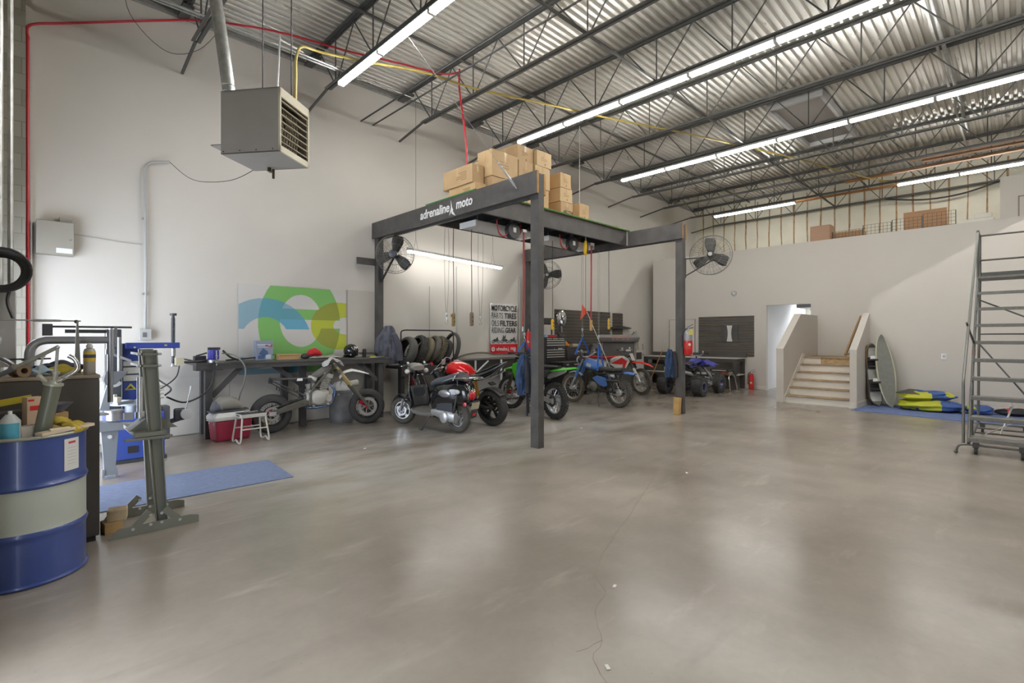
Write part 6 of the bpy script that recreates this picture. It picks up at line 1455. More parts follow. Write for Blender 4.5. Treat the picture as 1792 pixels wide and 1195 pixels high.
tyre_obj((6.66, 8.68, 1.27), (.96, -.12, -.2), .345, .08, .29, mat('tube_rubber', '4d4b47', .7), 'thin tall tyre standing upright at the right end of the shelf', 0)
tyre_obj((5.62, 8.35, .32), (.95, -.25, .1), .32, .2, .22, DG, 'dark tyre standing on the floor under the tyre shelf', 0, group=None)
ct_ = thing('counter', 'long black counter with white steel brackets under the motorcycle banner', 'counter', (7.95, 8.7, 0))
MB().bx(-1.3, 1.2, -.25, .28, .985, 1.01).build('worktop', mat('counter_top', '5a5752', .5, var=.2), ct_, bevel=.003); MB().bx(-1.3, 1.2, -.22, -.19, .68, .985).build('apron', BK, ct_)
MB().bx(-1.28, 1.18, .0, .28, .03, .68).build('lower_cabinet', mat('pale_grey_board', 'a8a8a7', .6), ct_)
for x in (-.8, -.02): MB().bx(x-.018, x+.018, -.262, -.235, .25, .985).build('bracket', WHITE, ct_)
MB().bar((-.78, -.25, .72), (-.42, -.25, .97), .03, .02, (0, 1, 0)).build('brace', WHITE, ct_)
for x in (-1.2, .2, 1.12): MB().bx(x-.04, x+.04, -.2, -.12, 0, .68).build('leg', BK, ct_)
line('counter_pipe', [(6.95, 8.9, 1.03), (7.2, 8.88, 1.1), (7.6, 8.88, 1.14), (8.0, 8.9, 1.12)], .02, mat('brown_hose', '77705f', .6), 'brown hose lying along the counter left of the banner', 'hose', 8)
# banner
bn = thing('banner', 'white hanging banner with bold black motorcycle wording and a red strip', 'banner', (8.04, 8.95, 1.09))
BW, BH = .92, 1.235
MB().grid(lambda i, j: (BW*i, .012*math.sin(i*7)*(1-j), BH*j), 20, 4).build('cloth', mat('banner_white', 'd6d4d0', .6), bn, solid=.003)
MB().grid(lambda i, j: (BW*i, .012*math.sin(i*7)*(1-j*.2)-.0035, .005+.235*j), 20, 2).build('red_strip', mat('banner_red', 'd3202c', .55), bn)
INK = mat('banner_ink', '2b2b2c', .6)
def words(a, xa, wa, b, xb, wb_, z, h=.135):
    if a: text_fit(a, wa, h, 'thin_words', INK, bn, (xa, -.018, z), (PI/2, 0, 0), .001, -.006)
    text_fit(b, wb_, h, 'bold_words', INK, bn, (xb, -.018, z), (PI/2, 0, 0), .001, .022)
words('', 0, 0, 'MOTORCYCLE', .02, .86, 1.05, .14)
words('PARTS', .02, .38, 'TIRES', .45, .41, .865, .14)
words('OILS', .02, .24, 'FILTERS', .31, .57, .68, .14)
words('RIDING', .03, .4, 'GEAR', .48, .37, .515, .13)
def mini(x, flip, tall):
    m = MB(); s = 1
    for wx in (-.09, .09): m.lathe([(.028, -.001), (.042, -.001), (.042, .001), (.028, .001)], (x+wx, -.016, .3), (0, 1, 0), 18, closed=True)
    f = -1 if flip else 1
    m.prism([(x-.1*f, .33), (x-.06*f, .37), (x-.02*f, .36), (x+.03*f, .4), (x+.06*f, .42), (x+.075*f, .35), (x+.06*f, .31), (x-.05*f, .3)][::1], .002, (0, -.016, 0), (1, 0, 0), (0, 0, 1))
    if tall: m.prism([(x-.03, .37), (x-.06, .46), (x-.03, .45), (x, .42), (x+.03, .48), (x+.04, .45), (x+.03, .38)], .002, (0, -.0165, 0), (1, 0, 0), (0, 0, 1))
    m.build('bike_silhouette', mat('ink_grey', '48484a', .6), bn)
mini(.17, False, False); mini(.46, True, True); mini(.74, False, False)
MB().lathe([(0, -.001), (.055, -.001), (.055, .001), (0, .001)], (.08, -.014, .12), (0, 1, 0), 22).build('round_mark', mat('mark_pink', 'e6d5d3', .6), bn)
em = MB().bar((.045, -.017, .12), (.115, -.017, .12), .012, .002, (0, 1, 0)).bar((.08, -.017, .085), (.08, -.017, .155), .012, .002, (0, 1, 0)); em.build('round_mark_cross', mat('mark_red', 'd96a6e', .6), bn)
text_fit('adrenaline', .36, .09, 'lettering', SIGNW, bn, (.18, -.018, .08), (PI/2, 0, 0), .001, .02, .12); text_fit('moto', .19, .08, 'lettering', SIGNW, bn, (.66, -.018, .09), (PI/2, 0, 0), .001, .02, .12)
MB().prism([(a*.45+.55, b*.5+.06) for a, b in star], .002, (0, -.018, 0), (1, 0, 0), (0, 0, 1)).build('emblem', SIGNW, bn)
line('wall_conduit', [(9.05, 8.97, .9), (9.05, 8.97, 3.05)], .016, LGREY, 'thin grey conduit on the wall right of the banner', 'conduit', 8)
line('wall_conduit', [(6.3, 8.98, 1.0), (6.3, 8.98, 2.6)], .008, LGREY, 'thin wall conduit behind the tyre shelf', 'conduit', 8)
line('wall_conduit', [(7.04, 8.98, 1.03), (7.04, 8.98, 3.1)], .011, LGREY, 'thin wall conduit between the tyres and the banner', 'conduit', 8)

# ---------------------------------------------------------------- extinguishers
def extinguisher(loc, h, r, label, tagm=False, rz=0, band=False):
    t = thing('fire_extinguisher', label, 'fire extinguisher', loc, rz, 'fire extinguishers')
    b = MB().lathe([(0, .0), (r*.92, 0), (r, .015), (r, h*.58)], n=24).build('cylinder', RED, t)
    MB().lathe([(r, h*.58), (r, h*.86), (r*.75, h*.95), (r*.35, h), (0, h)], n=24).build('upper_band' if band else 'shoulder', mat('silver_band', '9c9da0', .4, .3) if band else RED, t)
    MB().cyl((0, 0, h), (0, 0, h+.05), .018, n=12).build('valve', STEEL, t)
    MB().bar((-.03, 0, h+.03), (.1, -.02, h+.06), .022, .012).bar((-.02, 0, h+.06), (.09, -.02, h+.12), .022, .01).build('lever', BLACK, t)
    MB().tube(smoothpath([(-.02, 0, h+.04), (-r*1.1, 0, h*.95), (-r*1.25, 0, h*.6), (-r*1.15, 0, h*.3)], 6), .012, 8).build('hose', BLACK, t)
    MB().lathe([(r+.001, h*.25), (r+.002, h*.25), (r+.002, h*.48), (r+.001, h*.48)], n=24).build('label', mat('ext_label', 'c23a34', .5), t)
    MB().lathe([(0, .003), (.025, .003), (.028, 0)], (-.01, -r, h*.42), (0, -1, 0), 16).build('round_label', mat('label_cream', 'cfc7b4', .5), t)
    if tagm: MB().box((.01, -r-.008, h*.93), (.075, .003, .11), rotm(0, .1, 0)).build('inspection_tag', mat('tag_yellow', 'd9cc6a', .7), t)
    return t
extinguisher((9.24, 4.545, 1.16), .47, .085, 'large fire extinguisher with a yellow tag on the right front gantry post', True, -.7, True)
extinguisher((14.95, 5.45, .005), .46, .07, 'red fire extinguisher standing on the floor beside the doorway', False, -1.2)
extinguisher((9.12, 8.72, 1.18), .48, .06, 'narrow fire extinguisher half hidden behind the front gantry post, high on the rear post', False, -.7)
extinguisher((14.25, 8.88, 1.28), .3, .06, 'small fire extinguisher on the far wall above the brooms', False, -.7)
ebr = MB().bx(-.02, .02, -.03, .03, -.15, .1); single('mounting_bracket', ebr, BLACK, 'black bracket holding the tagged fire extinguisher to its post', 'bracket', (9.22, 4.625, 1.45))

# ---------------------------------------------------------------- jackets on the posts
def garment(loc, w, d, h, rz, mats, label, cols, seed, name='jacket'):
    t = thing(name, label, 'jacket', loc, rz); r = random.Random(seed); ph = [r.uniform(0, 6) for _ in range(6)]
    def fn(i, j):
        a = 2*PI*j; z = h*(1-i); wid = .35+.65*min(1, i*2.4)**.6; wid *= 1-.15*max(0, i-.7)
        fold = .2*math.sin(5*a+ph[0]+4*i)+.13*math.sin(9*a+ph[1]-6*i)+.09*math.sin(13*a+11*i+ph[3])
        return (w/2*wid*math.cos(a)*(1+fold), d/2*wid*math.sin(a)*(1+fold*1.3), z+.02*math.sin(3*a+ph[2])*(i > .8))
    MB().grid(fn, 24, 40).build('body', mats[0], t)
    for k, (x, y, top, bot, rr, mi) in enumerate(cols):
        MB().tube(smoothpath([(x*.6, y, top), (x, y*1.2, (top+bot)*.55), (x*1.1, y, bot)], 6), [rr*(.7+.3*min(1, q/6)) for q in range(13)], 10).build('sleeve' if rr > .03 else 'strap', mats[mi], t)
    MB().cyl((0, d*.3, h*.99), (0, d*.75, h*1.0), .01, n=8).build('hanging_loop', BLACK, t)
    return t
JG = mat('jacket_grey', '5d5e68', .9, var=.25, scale=10, bump=.5, bscale=25); JB = mat('jacket_blue', '2c4468', .8, var=.2, scale=10, bump=.4, bscale=20); JK = mat('jacket_black', '34343a', .9, var=.2, bump=.3)
garment((5.06, 8.58, 1.0), .31, .17, .72, -.75, [JG, mat('jacket_slate', '4b4c55', .9, var=.2)], 'grey work jacket hanging on the left rear gantry post beside the tyres', [(.2, -.03, .55, .05, .07, 1), (-.19, -.02, .55, .2, .06, 0)], 3)
garment((4.94, 4.81, .72), .18, .13, .54, -.75, [JB, JK], 'blue and black jacket with dangling straps on the front gantry post', [(.045, -.05, .48, .02, .038, 1), (.04, -.02, .2, -.3, .014, 1), (.06, -.02, .12, -.26, .011, 1), (-.06, .0, .4, .12, .04, 0)], 5)
garment((9.13, 4.87, .72), .16, .13, .54, -.75, [JB, JK], 'blue jacket hanging on the left side of the right gantry post', [(.09, -.04, .5, .0, .045, 1)], 8)
single('prop_block', MB().box((0, 0, .16), (.1, .12, .33), rotm(0, .12, .0)), mat('raw_pine', 'b7945c', .7, var=.15, scale=6), 'raw pine block leaning against the foot of the right front gantry post', 'wood block', (9.1, 4.7, 0.003), .1, bevel=.004)
# safety flags
fl = thing('safety_flag', 'orange pennant on a white whip pole leaning behind the blue motorcycle', 'flag', (10.0, 6.8, .62))
pt = Vector((0, .75, 1.5)); MB().cyl((0, -.31, -.62), pt, .008, n=8).build('pole', mat('pole_white', 'd8d4ca', .5), fl)
fm = MB().prism([(0, 0), (-.12, .2), (-.17, -.19)], .004, (0, .75, 1.5), (.714, -.70, 0), (0, 0, 1)); fm.build('pennant', ORANGE, fl)
single('pennant', MB().prism([(0, .0), (.13, -.46), (-.02, -.2)], .004, (0, 0, 0), (.71, -.7, 0), (0, 0, 1)), ORANGE, 'small orange pennant pinned to the far side of the right front gantry post', 'flag', (9.32, 4.78, 2.5))

# ---------------------------------------------------------------- tool chests and the slat wall
SLT = mat('slat_dark', '4c4842', .6, var=.15, scale=5); SLG = mat('slat_groove', '8d7a62', .6)
def slatwall(name, loc, w, h, n, axis, label):
    t = thing(name, label, 'slat wall', loc, 0 if axis == 'x' else -PI/2)
    MB().bx(0, w, -.004, 0, 0, h).build('backing', SLG, t)
    s_ = MB(); p = h/n
    for k in range(n): s_.bx(0, w, -.018, -.004, p*k+.012, p*(k+1)-.005)
    s_.build('slats', SLT, t); return t
slatwall('slat_wall', (10.44, 8.99, 1.1), 2.62, 1.17, 13, 'x', 'dark slat wall panel on the left wall behind the red tool chest')
slatwall('slat_wall', (13.2, 8.99, 1.1), .56, 1.155, 13, 'x', 'narrow dark slat wall strip at the right of the larger panel')
t2 = slatwall('slat_wall', (15.19, 7.12, .93), 1.66, 1.2, 15, 'y', 'dark slat wall panel on the partition above the long bench')
sg = thing('logo_sign', 'square dark sign with a white hourglass-shaped bar, on the partition slat wall', 'sign', (15.165, 6.15, 1.37))
MB().bx(-.015, 0, -.24, .24, 0, .48).build('board', mat('sign_dark', '4a4845', .6), sg, bevel=.003)
hg_ = [(-.085, 0), (-.06, .12), (-.05, .24), (-.06, .36), (-.085, .48), (.085, .48), (.06, .36), (.05, .24), (.06, .12), (.085, 0)]
MB().prism(hg_, .006, (-.019, .0, 0), (0, -1, 0), (0, 0, 1)).build('white_bar', mat('sign_bar', 'cfcdc8', .5), sg)
sd_ = thing('smoke_alarm', 'round white alarm on the partition above the slat wall', 'alarm', (15.2, 6.04, 2.81)); MB().lathe([(0, .05), (.05, .048), (.075, .03), (.08, 0)], (0, 0, 0), (-1, 0, 0), 24).build('cover', LGREY, sd_); MB().lathe([(0, .056), (.02, .055), (.022, .048)], (0, 0, 0), (-1, 0, 0), 14).build('button', WHITE, sd_)
CH = mat('chest_black', '1f1f20', .35, coat=.2); TRM = mat('drawer_trim', 'c5c4bc', .3, .6)
tc1 = thing('tool_chest', 'tall black tool chest with pale drawer trims, right of the front gantry post', 'tool chest', (9.8, 8.62, 0))
MB().bx(-.42, .4, -.22, .25, .12, 1.5).build('body', CH, tc1, bevel=.008)
for z in (.95, 1.01, 1.07, 1.13): MB().bx(-.36, .33, -.235, -.22, z, z+.045).build('drawer', CH, tc1)
for z in (1.25, 1.31, 1.37): MB().bx(-.36, .33, -.235, -.22, z, z+.045).build('drawer', CH, tc1)
for k in range(3): MB().bx(-.36+.235*k, -.36+.235*k+.2, -.235, -.22, 1.43, 1.47).build('drawer', CH, tc1)
tm = MB()
for z in (.985, 1.045, 1.105, 1.165, 1.285, 1.345, 1.405): tm.bx(-.36, .33, -.243, -.235, z, z+.022)
for k in range(3): tm.bx(-.36+.235*k, -.36+.235*k+.2, -.243, -.235, 1.452, 1.47)
tm.build('drawer_trims', TRM, tc1)
MB().bx(.1, .26, -.225, -.22, 1.19, 1.22).build('badge', TRM, tc1); MB().cyl((-.05, -.225, 1.2), (-.05, -.22, 1.2), .012, n=10).build('lock', TRM, tc1)
for x in (-.36, .34): MB().cyl((x-.02, 0, .06), (x+.02, 0, .06), .06, n=16).build('caster', RUBBER, tc1)
tc2 = thing('rolling_tool_cabinet', 'wide low black rolling cabinet in front of the tool chest', 'tool cabinet', (10.15, 8.12, 0))
MB().bx(-.6, .6, -.2, .2, .12, .86).build('body', CH, tc2, bevel=.008); MB().bx(-.62, .62, -.22, .22, .86, .88).build('top', mat('cab_top', '3b3934', .5), tc2)
for k in range(3): MB().bx(-.55, .55, -.215, -.2, .2+.2*k, .36+.2*k).build('drawer', CH, tc2)
MB().bx(-.5, -.42, -.218, -.2, .8, .83).bx(-.2, .0, -.218, -.2, .8, .83).build('badge', TRM, tc2)
for x in (-.5, .5): MB().cyl((x-.02, 0, .06), (x+.02, 0, .06), .06, n=16).build('caster', RUBBER, tc2)
tc3 = thing('black_cabinet', 'second black cabinet right of the tool chest, cluttered on top', 'tool cabinet', (10.7, 8.66, 0))
MB().bx(-.42, .25, -.2, .3, .02, 1.22).build('body', CH, tc3, bevel=.008); MB().bx(-.43, .26, -.21, .31, 1.22, 1.24).build('top', mat('cab_top2', '4a463e', .5), tc3)
for k in range(3): MB().bx(-.38, .21, -.212, -.2, .3+.3*k, .56+.3*k).build('drawer', CH, tc3)
for k in range(3): MB().bx(-.02, .12, -.226, -.212, .5+.3*k, .53+.3*k).build('handle', TRM, tc3)
single('orange_tool', MB().loft([sec(-.1, .06, .05, .06), sec(0, .09, .05, .08), sec(.12, .04, .05, .04)]), mat('tool_orange', 'd9832b', .5), 'orange tool on the cabinet right of the tool chest', 'tool', (10.42, 8.6, 1.24))
single('tool_case', MB().bx(-.12, .12, -.08, .08, 0, .3), mat('case_dark', '3f3d38', .5), 'dark upright tool case on the cabinet behind the orange tool', 'case', (10.42, 8.8, 1.24), bevel=.01)
single('parts_tray', MB().bx(-.14, .14, -.08, .08, 0, .08), mat('tray_cream', 'b9ae93', .6), 'small cream parts tray on the black cabinet top', 'tray', (10.8, 8.6, 1.24), bevel=.01)
single('red_socket_case', MB().bx(-.16, .16, -.06, .06, 0, .06), RED, 'red socket case on top of the tool chest', 'case', (9.72, 8.5, 1.5), bevel=.006)
single('blue_tin', MB().bx(-.06, .06, -.05, .05, 0, .07), mat('tin_blue', '8fa3bd', .5), 'pale blue tin beside the red socket case', 'tin', (9.5, 8.5, 1.5), bevel=.006)
hv = thing('drill_press', 'dark bench drill on top of the tool chest with a round polished disc beside it', 'drill', (10.02, 8.68, 1.5))
MB().bx(-.1, .1, -.1, .1, 0, .03).cyl((0, .05, 0), (0, .05, .4), .022, n=12).build('stand', DSTEEL, hv); MB().bx(-.5, .12, -.06, .1, .33, .5).build('head', mat('drill_dark', '37352f', .6), hv, bevel=.02); MB().tube([(.08, -.05, .4), (.14, -.08, .25), (.1, -.06, .12), (.2, -.05, .02)], .025, 8).build('hose', DSTEEL, hv)
ds = thing('polished_disc', 'round polished metal disc on the left wall above the tool chest', 'disc', (10.68, 8.94, 2.02))
MB().lathe([(0, .02), (.05, .025), (.12, .03), (.2, .01), (.22, .0), (.2, -.01), (0, -.01)], (0, 0, 0), (0, -1, 0), 36).build('disc', CHROME, ds); MB().cyl((-.02, -.01, -.22), (.0, .0, -.38), .03, n=10).build('stem', STEEL, ds)
bp = MB()
for k in range(4): bp.bar((0, -.03, 0), (.17*math.cos(k*PI/2+.5), -.03, .17*math.sin(k*PI/2+.5)), .02, .005, (0, 1, 0))
bp.build('spokes', DSTEEL, ds)
single('steel_bar', MB().prism([(-.5, 0), (-.2, .05), (.1, .05), (.6, .0), (.55, -.03), (-.5, -.04)], .12, (0, 0, 0), (1, 0, 0), (0, 0, 1)), DSTEEL, 'dark tapered bar sticking out from the slat wall above the treadmill', 'bar', (13.5, 8.912, 1.8), 0, bevel=.006)
single('notice_paper', MB().bx(-.1, .1, -.004, 0, -.16, .16), mat('paper_pale', 'cdc8bd', .7), 'pale paper sheet on the gap between the two slat wall panels', 'paper', (13.13, 8.99, 2.15))
# treadmill
td = thing('treadmill', 'grey upright treadmill console with a folded deck, behind the blue motorcycle', 'treadmill', (11.8, 8.35, 0), -.7)
TGm = mat('treadmill_grey', '55534f', .55); TGl = mat('treadmill_light', '7f7d79', .5)
MB().bx(.0, .9, -.05, .06, .2, 1.36).build('front_panel', TGm, td, bevel=.02)
for x in (-.04, .92): MB().bx(x-.03, x+.03, -.06, .05, .0, 1.4).build('post', TGl, td, bevel=.01)
MB().loft([[(-.12, -.12, 1.36), (1.0, -.12, 1.36), (1.0, .12, 1.4), (-.12, .12, 1.4)], [(-.14, -.2, 1.5), (1.02, -.2, 1.5), (1.02, .1, 1.58), (-.14, .1, 1.58)]], smooth=False).build('console', TGl, td, bevel=.02)
MB().box((.45, -.18, 1.45), (.5, .02, .1), rotm(.4, 0, 0)).build('display', mat('display_grey', '8d8a85', .4), td); MB().box((.45, -.19, 1.505), (.5, .012, .015)).build('red_stripe', mat('stripe_red', 'b0564a', .5), td)
for x in (.3, .45, .6): MB().box((x, -.195, 1.45), (.05, .012, .03), rotm(.4, 0, 0)).build('button', mat('btn_red', '9a5a52', .5), td)
MB().prism([(-.42, .98), (-.3, 1.3), (-.17, 1.32), (.05, .62), (-.07, .5)], .4, (0, .12, 0), (1, 0, 0), (0, 0, 1)).build('folded_deck', mat('deck_grey', '6d6b68', .6), td, bevel=.02)
MB().prism([(-.3, 1.14), (-.18, 1.2), (-.02, .72), (-.12, .66)], .36, (0, .09, 0), (1, 0, 0), (0, 0, 1)).build('belt', BLACK, td)
MB().bx(-.3, .95, -.12, .12, .0, .2).build('base', TGm, td, bevel=.02); MB().bx(-.15, .1, -.16, -.05, .66, .76).build('arm_rest', TGm, td, bevel=.02)
# white box, brooms
wbx = thing('white_appliance', 'white square appliance with a dark front window, left of the far bench', 'appliance', (13.98, 8.72, .02))
MB().bx(-.3, .3, -.2, .22, 0, 1.07).build('body', mat('appliance_white', 'c9c6bf', .5), wbx, bevel=.02); MB().bx(-.16, .16, -.205, -.2, .78, 1.0).build('window', mat('window_dark', '45423e', .3), wbx); MB().bx(.22, .27, -.204, -.2, .9, .95).build('knob_panel', GREYP, wbx)
def broom(a, b, label, brush, m):
    t = thing('broom', label, 'broom', a); v = Vector(b)-Vector(a); MB().cyl((0, 0, .1 if brush else 0), v, .014, n=8).build('handle', m, t)
    if brush: MB().loft([[(x*w, y*.03, z) for x, y in ((-1, -1), (1, -1), (1, 1), (-1, 1))] for z, w in ((0, .08), (.06, .075), (.16, .03))], smooth=False).build('head', mat('bristle', '9a854e', .9, var=.2), t)
    return t
broom((14.4, 8.79, .005), (14.36, 8.95, 1.68), 'brown-handled broom leaning in the corner beside the white appliance', True, mat('broom_brown', '6d563d', .6))
broom((14.62, 8.8, .005), (14.58, 8.95, 1.45), 'thin broom leaning right of the brown-handled one', True, mat('broom_pale', 'a58a5b', .6))
broom((14.3, 8.36, .005), (14.41, 7.94, 1.1), 'wooden pole leaning across the front of the far bench', False, mat('pole_orange', 'b98847', .6))
broom((14.4, 8.58, .005), (14.44, 8.66, 1.28), 'short grey-handled mop in front of the far bench end', True, mat('broom_grey', '8d8880', .6))
single('corner_board', MB().box((0, 0, .55), (.12, .02, 1.1), rotm(-.05, 0, 0)), mat('board_straw', 'a89567', .8, var=.15), 'straw-coloured board leaning on the far wall behind the brooms', 'board', (14.5, 8.93, .008))
# far bench
fbn = thing('far_bench', 'long bench with white tops and dark frame along the partition', 'bench', (14.85, 7.2, 0))
FB2 = mat('bench_dark', '47433f', .6, var=.1); FT = mat('bench_white', 'c9c6c0', .5)
MB().bx(-.33, .3, -1.53, 1.5, .875, .9).build('worktop', FT, fbn, bevel=.003); MB().bx(-.31, .28, -1.5, 1.48, .78, .875).build('apron', FB2, fbn); MB().bx(-.3, .3, -1.5, 1.48, .4, .43).build('shelf', FT, fbn); MB().bx(-.31, -.28, -1.5, 1.48, .34, .4).build('shelf_rail', FB2, fbn); MB().bx(.28, .32, -1.53, 1.5, .9, 1.02).build('backsplash', FB2, fbn)
for x in (-.27, .26):
    for y in (-1.44, 0, 1.42): MB().box((x, y, .39), (.1, .1, .78)).build('leg', FB2, fbn)
for y, z, d, c, lab in ((8.3, .43, (.4, .5, .22), '4d4a44', 'dark box on the lower shelf of the far bench, left end'), (7.95, .43, (.3, .1, .14), '8f8a80', 'grey box with a shiny knob on the far bench lower shelf'), (6.1, .43, (.3, .3, .1), 'c56a4a', 'orange carton on the far bench lower shelf'), (5.9, .43, (.3, .1, .15), 'd0cbc0', 'white carton on the far bench lower shelf beside the orange one')):
    single('shelf_box', MB().box((0, 0, d[2]/2), d), mat('shelfbox_'+c, c, .6), lab, 'box', (14.75, y, z), 0, 'boxes on the far bench shelf', bevel=.006)
stl = thing('walker_stool', 'black-seated stool with curved chrome legs in front of the far bench', 'stool', (14.25, 6.0, 0))
MB().bx(-.2, .2, -.27, .27, .52, .6).build('seat', mat('stool_black', '33322f', .6), stl, bevel=.02); MB().bx(-.205, -.2, -.2, .2, .55, .575).build('label', mat('stool_label', 'b8b5ad', .5), stl)
for s in (-1, 1):
    MB().tube(bend([(-.25, s*.33, .012), (-.2, s*.27, .42), (0, s*.24, .5), (.2, s*.27, .42), (.25, s*.33, .012)], .1), .014, 10).build('leg', CHROME, stl)
# ================================================================ right side
single('floor_mat', MB().prism([(12.17, 2.47), (13.69, 2.36), (13.69, -1.0), (11.72, -1.0)], .012, (0, 0, .006), (1, 0, 0), (0, 1, 0)), mat('blue_tarp', '61719c', .9, var=.12, scale=6, bump=.3, bscale=40), 'blue padded mat on the floor along the stair wall', 'mat', origin=(12.9, .8, 0))
BT = .013
def board(loc, L, w, rz, lean, label, m, edge=None, nose=.08, name='snowboard', bind=False, tilt=0.0):
    """board standing on its tail; local x = width, z = length, leaning back along +y"""
    t = thing(name, label, 'board', loc, rz); K = Matrix.Rotation(-lean, 3, 'X') @ Matrix.Rotation(tilt, 3, 'Y')
    def outline(q): # q 0..1 along length
        if name == 'surf_board': return max(.012, w/2*math.sin(PI*min(1, max(0, q)))**.5*(1-.1*(q-.5)))
        e = min(q, 1-q); return w/2*min(1, (e/.12)**.5)*(1-.1*math.sin(PI*q)) if e < .12 else w/2*(1-.1*math.sin(PI*q))
    def fn(s, th):
        def f(i, j):
            q = .001+.998*i; x = (j-.5)*2*outline(q)*s; yb = nose*(max(0, (abs(q-.5)-.36)/.14))**2
            return K @ Vector((x, -yb+th, L*q))
        return f
    MB().grid(fn(1, 0), 30, 6).build('core', edge or m, t, solid=.022)
    MB().grid(fn(.84, -.0125), 30, 6).build('face', m, t)
    if bind:
        for q in (.32, .68):
            c = K @ Vector((0, -.03, L*q)); MB().box(c, (w*.8, .03, .26), K).build('binding_base', BLACK, t, bevel=.008)
            c2 = K @ Vector((0, -.09, L*q+.06)); s_ = MB()
            s_.torus(c2, K @ Vector((0, 0, 1)), .085, .022, 20, 8); s_.torus(K @ Vector((0, -.07, L*q-.08)), K @ Vector((0, 0, 1)), .075, .016, 20, 8); s_.build('strap', BLACK, t)
            MB().box(K @ Vector((0, -.13, L*q+.1)), (w*.55, .05, .1), K).build('highback', WHITE, t, bevel=.015)
    return t
CRM = mat('board_cream', 'c8c6ab', .4); GRD = mat('grip_deck_grey', '7d7d76', .8, var=.08, scale=12)
board((13.22, 1.96, BT), 1.56, .34, -1.15, .14, 'large wake surfing board with grey deck and cream edge, leaning on the stair wall', GRD, CRM, .06, 'surf_board', tilt=-.09)
board((13.27, 2.22, BT), 1.36, .27, -1.0, .15, 'white snowboard with black bindings between the brown one and the surf board', mat('board_white', 'b9bab5', .35, var=.2, scale=6), mat('board_edge', '5b584f', .5), .1, 'snowboard', True, tilt=-.04)
board((13.44, 2.37, BT), 1.36, .26, -.1, .02, 'brown snowboard standing in the corner by the staircase, seen nearly edge-on', mat('board_brown', '6a5238', .5, var=.25), mat('board_brown_edge', '82694a', .5), .06, 'snowboard', False, tilt=-.05)
single('dark_binding_bag', MB().bx(-.12, .12, -.06, .06, 0, .35), mat('slate_bag', '5c5d70', .8), 'slate-coloured bag hooked behind the white snowboard', 'bag', (13.55, 2.16, .92), -.95, bevel=.03)
# folded paraglider bundle
def bundle(loc, sx, sy, sz, rz, label, mats, seed, name='folded_sail', colf=None):
    r = random.Random(seed); ph = [r.uniform(0, 6) for _ in range(8)]
    m = MB(); NU, NV = 40, 30; vs = []
    for i in range(NU+1):
        for j in range(NV+1):
            th = PI*j/NV; a = 2*PI*i/NU; q = 1+.07*math.sin(4*a+ph[0]+3*th)+.05*math.sin(9*a+ph[1])+.04*math.sin(7*th+ph[2]+a)
            x = sx*math.copysign(abs(math.cos(a))**.8, math.cos(a))*math.sin(th)**.5*q; y = sy*math.copysign(abs(math.sin(a))**.8, math.sin(a))*math.sin(th)**.5*q
            z = sz*(.5+.5*math.cos(th))*(1+.12*math.sin(2*a+ph[3])+.06*math.sin(11*x/sx+ph[4]))
            vs.append((x, y, max(z, .0)))
    o = len(m.v); m.v += vs
    for i in range(NU):
        for j in range(NV):
            k = i*(NV+1)+j; c = vs[k]; m.f.append((o+k, o+k+NV+1, o+k+NV+2, o+k+1)); m.m.append(colf(c[0]/sx, c[1]/sy, c[2]/sz) if colf else 0); m.s.append(True)
    return single(name, m, mats, label, 'folded fabric', loc, rz)
FY = mat('sail_yellow', 'b9bb32', .6, bump=.4, bscale=14); FBl = mat('sail_blue', '38558f', .6, bump=.4, bscale=14); FK = mat('sail_dark', '45453f', .7)
def c1(x, y, z): return 1 if y < -.1+.25*math.sin(4*x) and x < .9 else (2 if (y > .35 and x < -.1) else 0 if y > .62 else 1)
def lowc(x, y, z):
    if y < -.25: return 1
    return 1 if (int((y+1)*11) % 3 == 0 and z < .35) else 0
def topc(x, y, z):
    if y > .05+.25*x: return 2 if (z > .72 and y > .3) else 0
    return 0 if (y < -.55 and math.sin(14*y)+math.sin(11*x) > .4) else 1
bundle((13.17, 1.32, BT), .34, .52, .21, .08, 'lower yellow and blue folded sail bundle on the blue mat', [FY, FBl, FK], 2, colf=lowc)
bundle((13.22, 1.4, BT+.2), .3, .44, .18, .12, 'upper blue and yellow folded sail bundle with a dark patch', [FY, FBl, FK], 5, colf=topc)
bundle((13.3, .6, BT), .22, .2, .15, .1, 'small blue folded cloth between the sail bundle and the black bag', [FBl, FY, FK], 9, colf=lambda x, y, z: 1 if z > .7 and y > .3 else 0)
bgm = bundle((13.42, .12, BT), .16, .26, .12, .05, 'black harness bag with red trim on the blue mat', [mat('bag_black', '26262a', .8), mat('bag_red', 'c03a34', .6)], 11, 'harness_bag', lambda x, y, z: 1 if (z > .6 and abs(y-.35) < .1) else 0)
bgm['category'] = 'bag'
for y, z, lab in ((1.15, 1.1, 'white wall outlet on the stair wall above the sail bundle'), ):
    ot = thing('wall_outlet', lab, 'outlet', (13.72, y, z)); MB().bx(-.008, 0, -.045, .045, -.06, .06).build('plate', WHITE, ot, bevel=.003); MB().bx(-.011, -.008, -.02, .02, -.03, .03).build('socket', LGREY, ot)
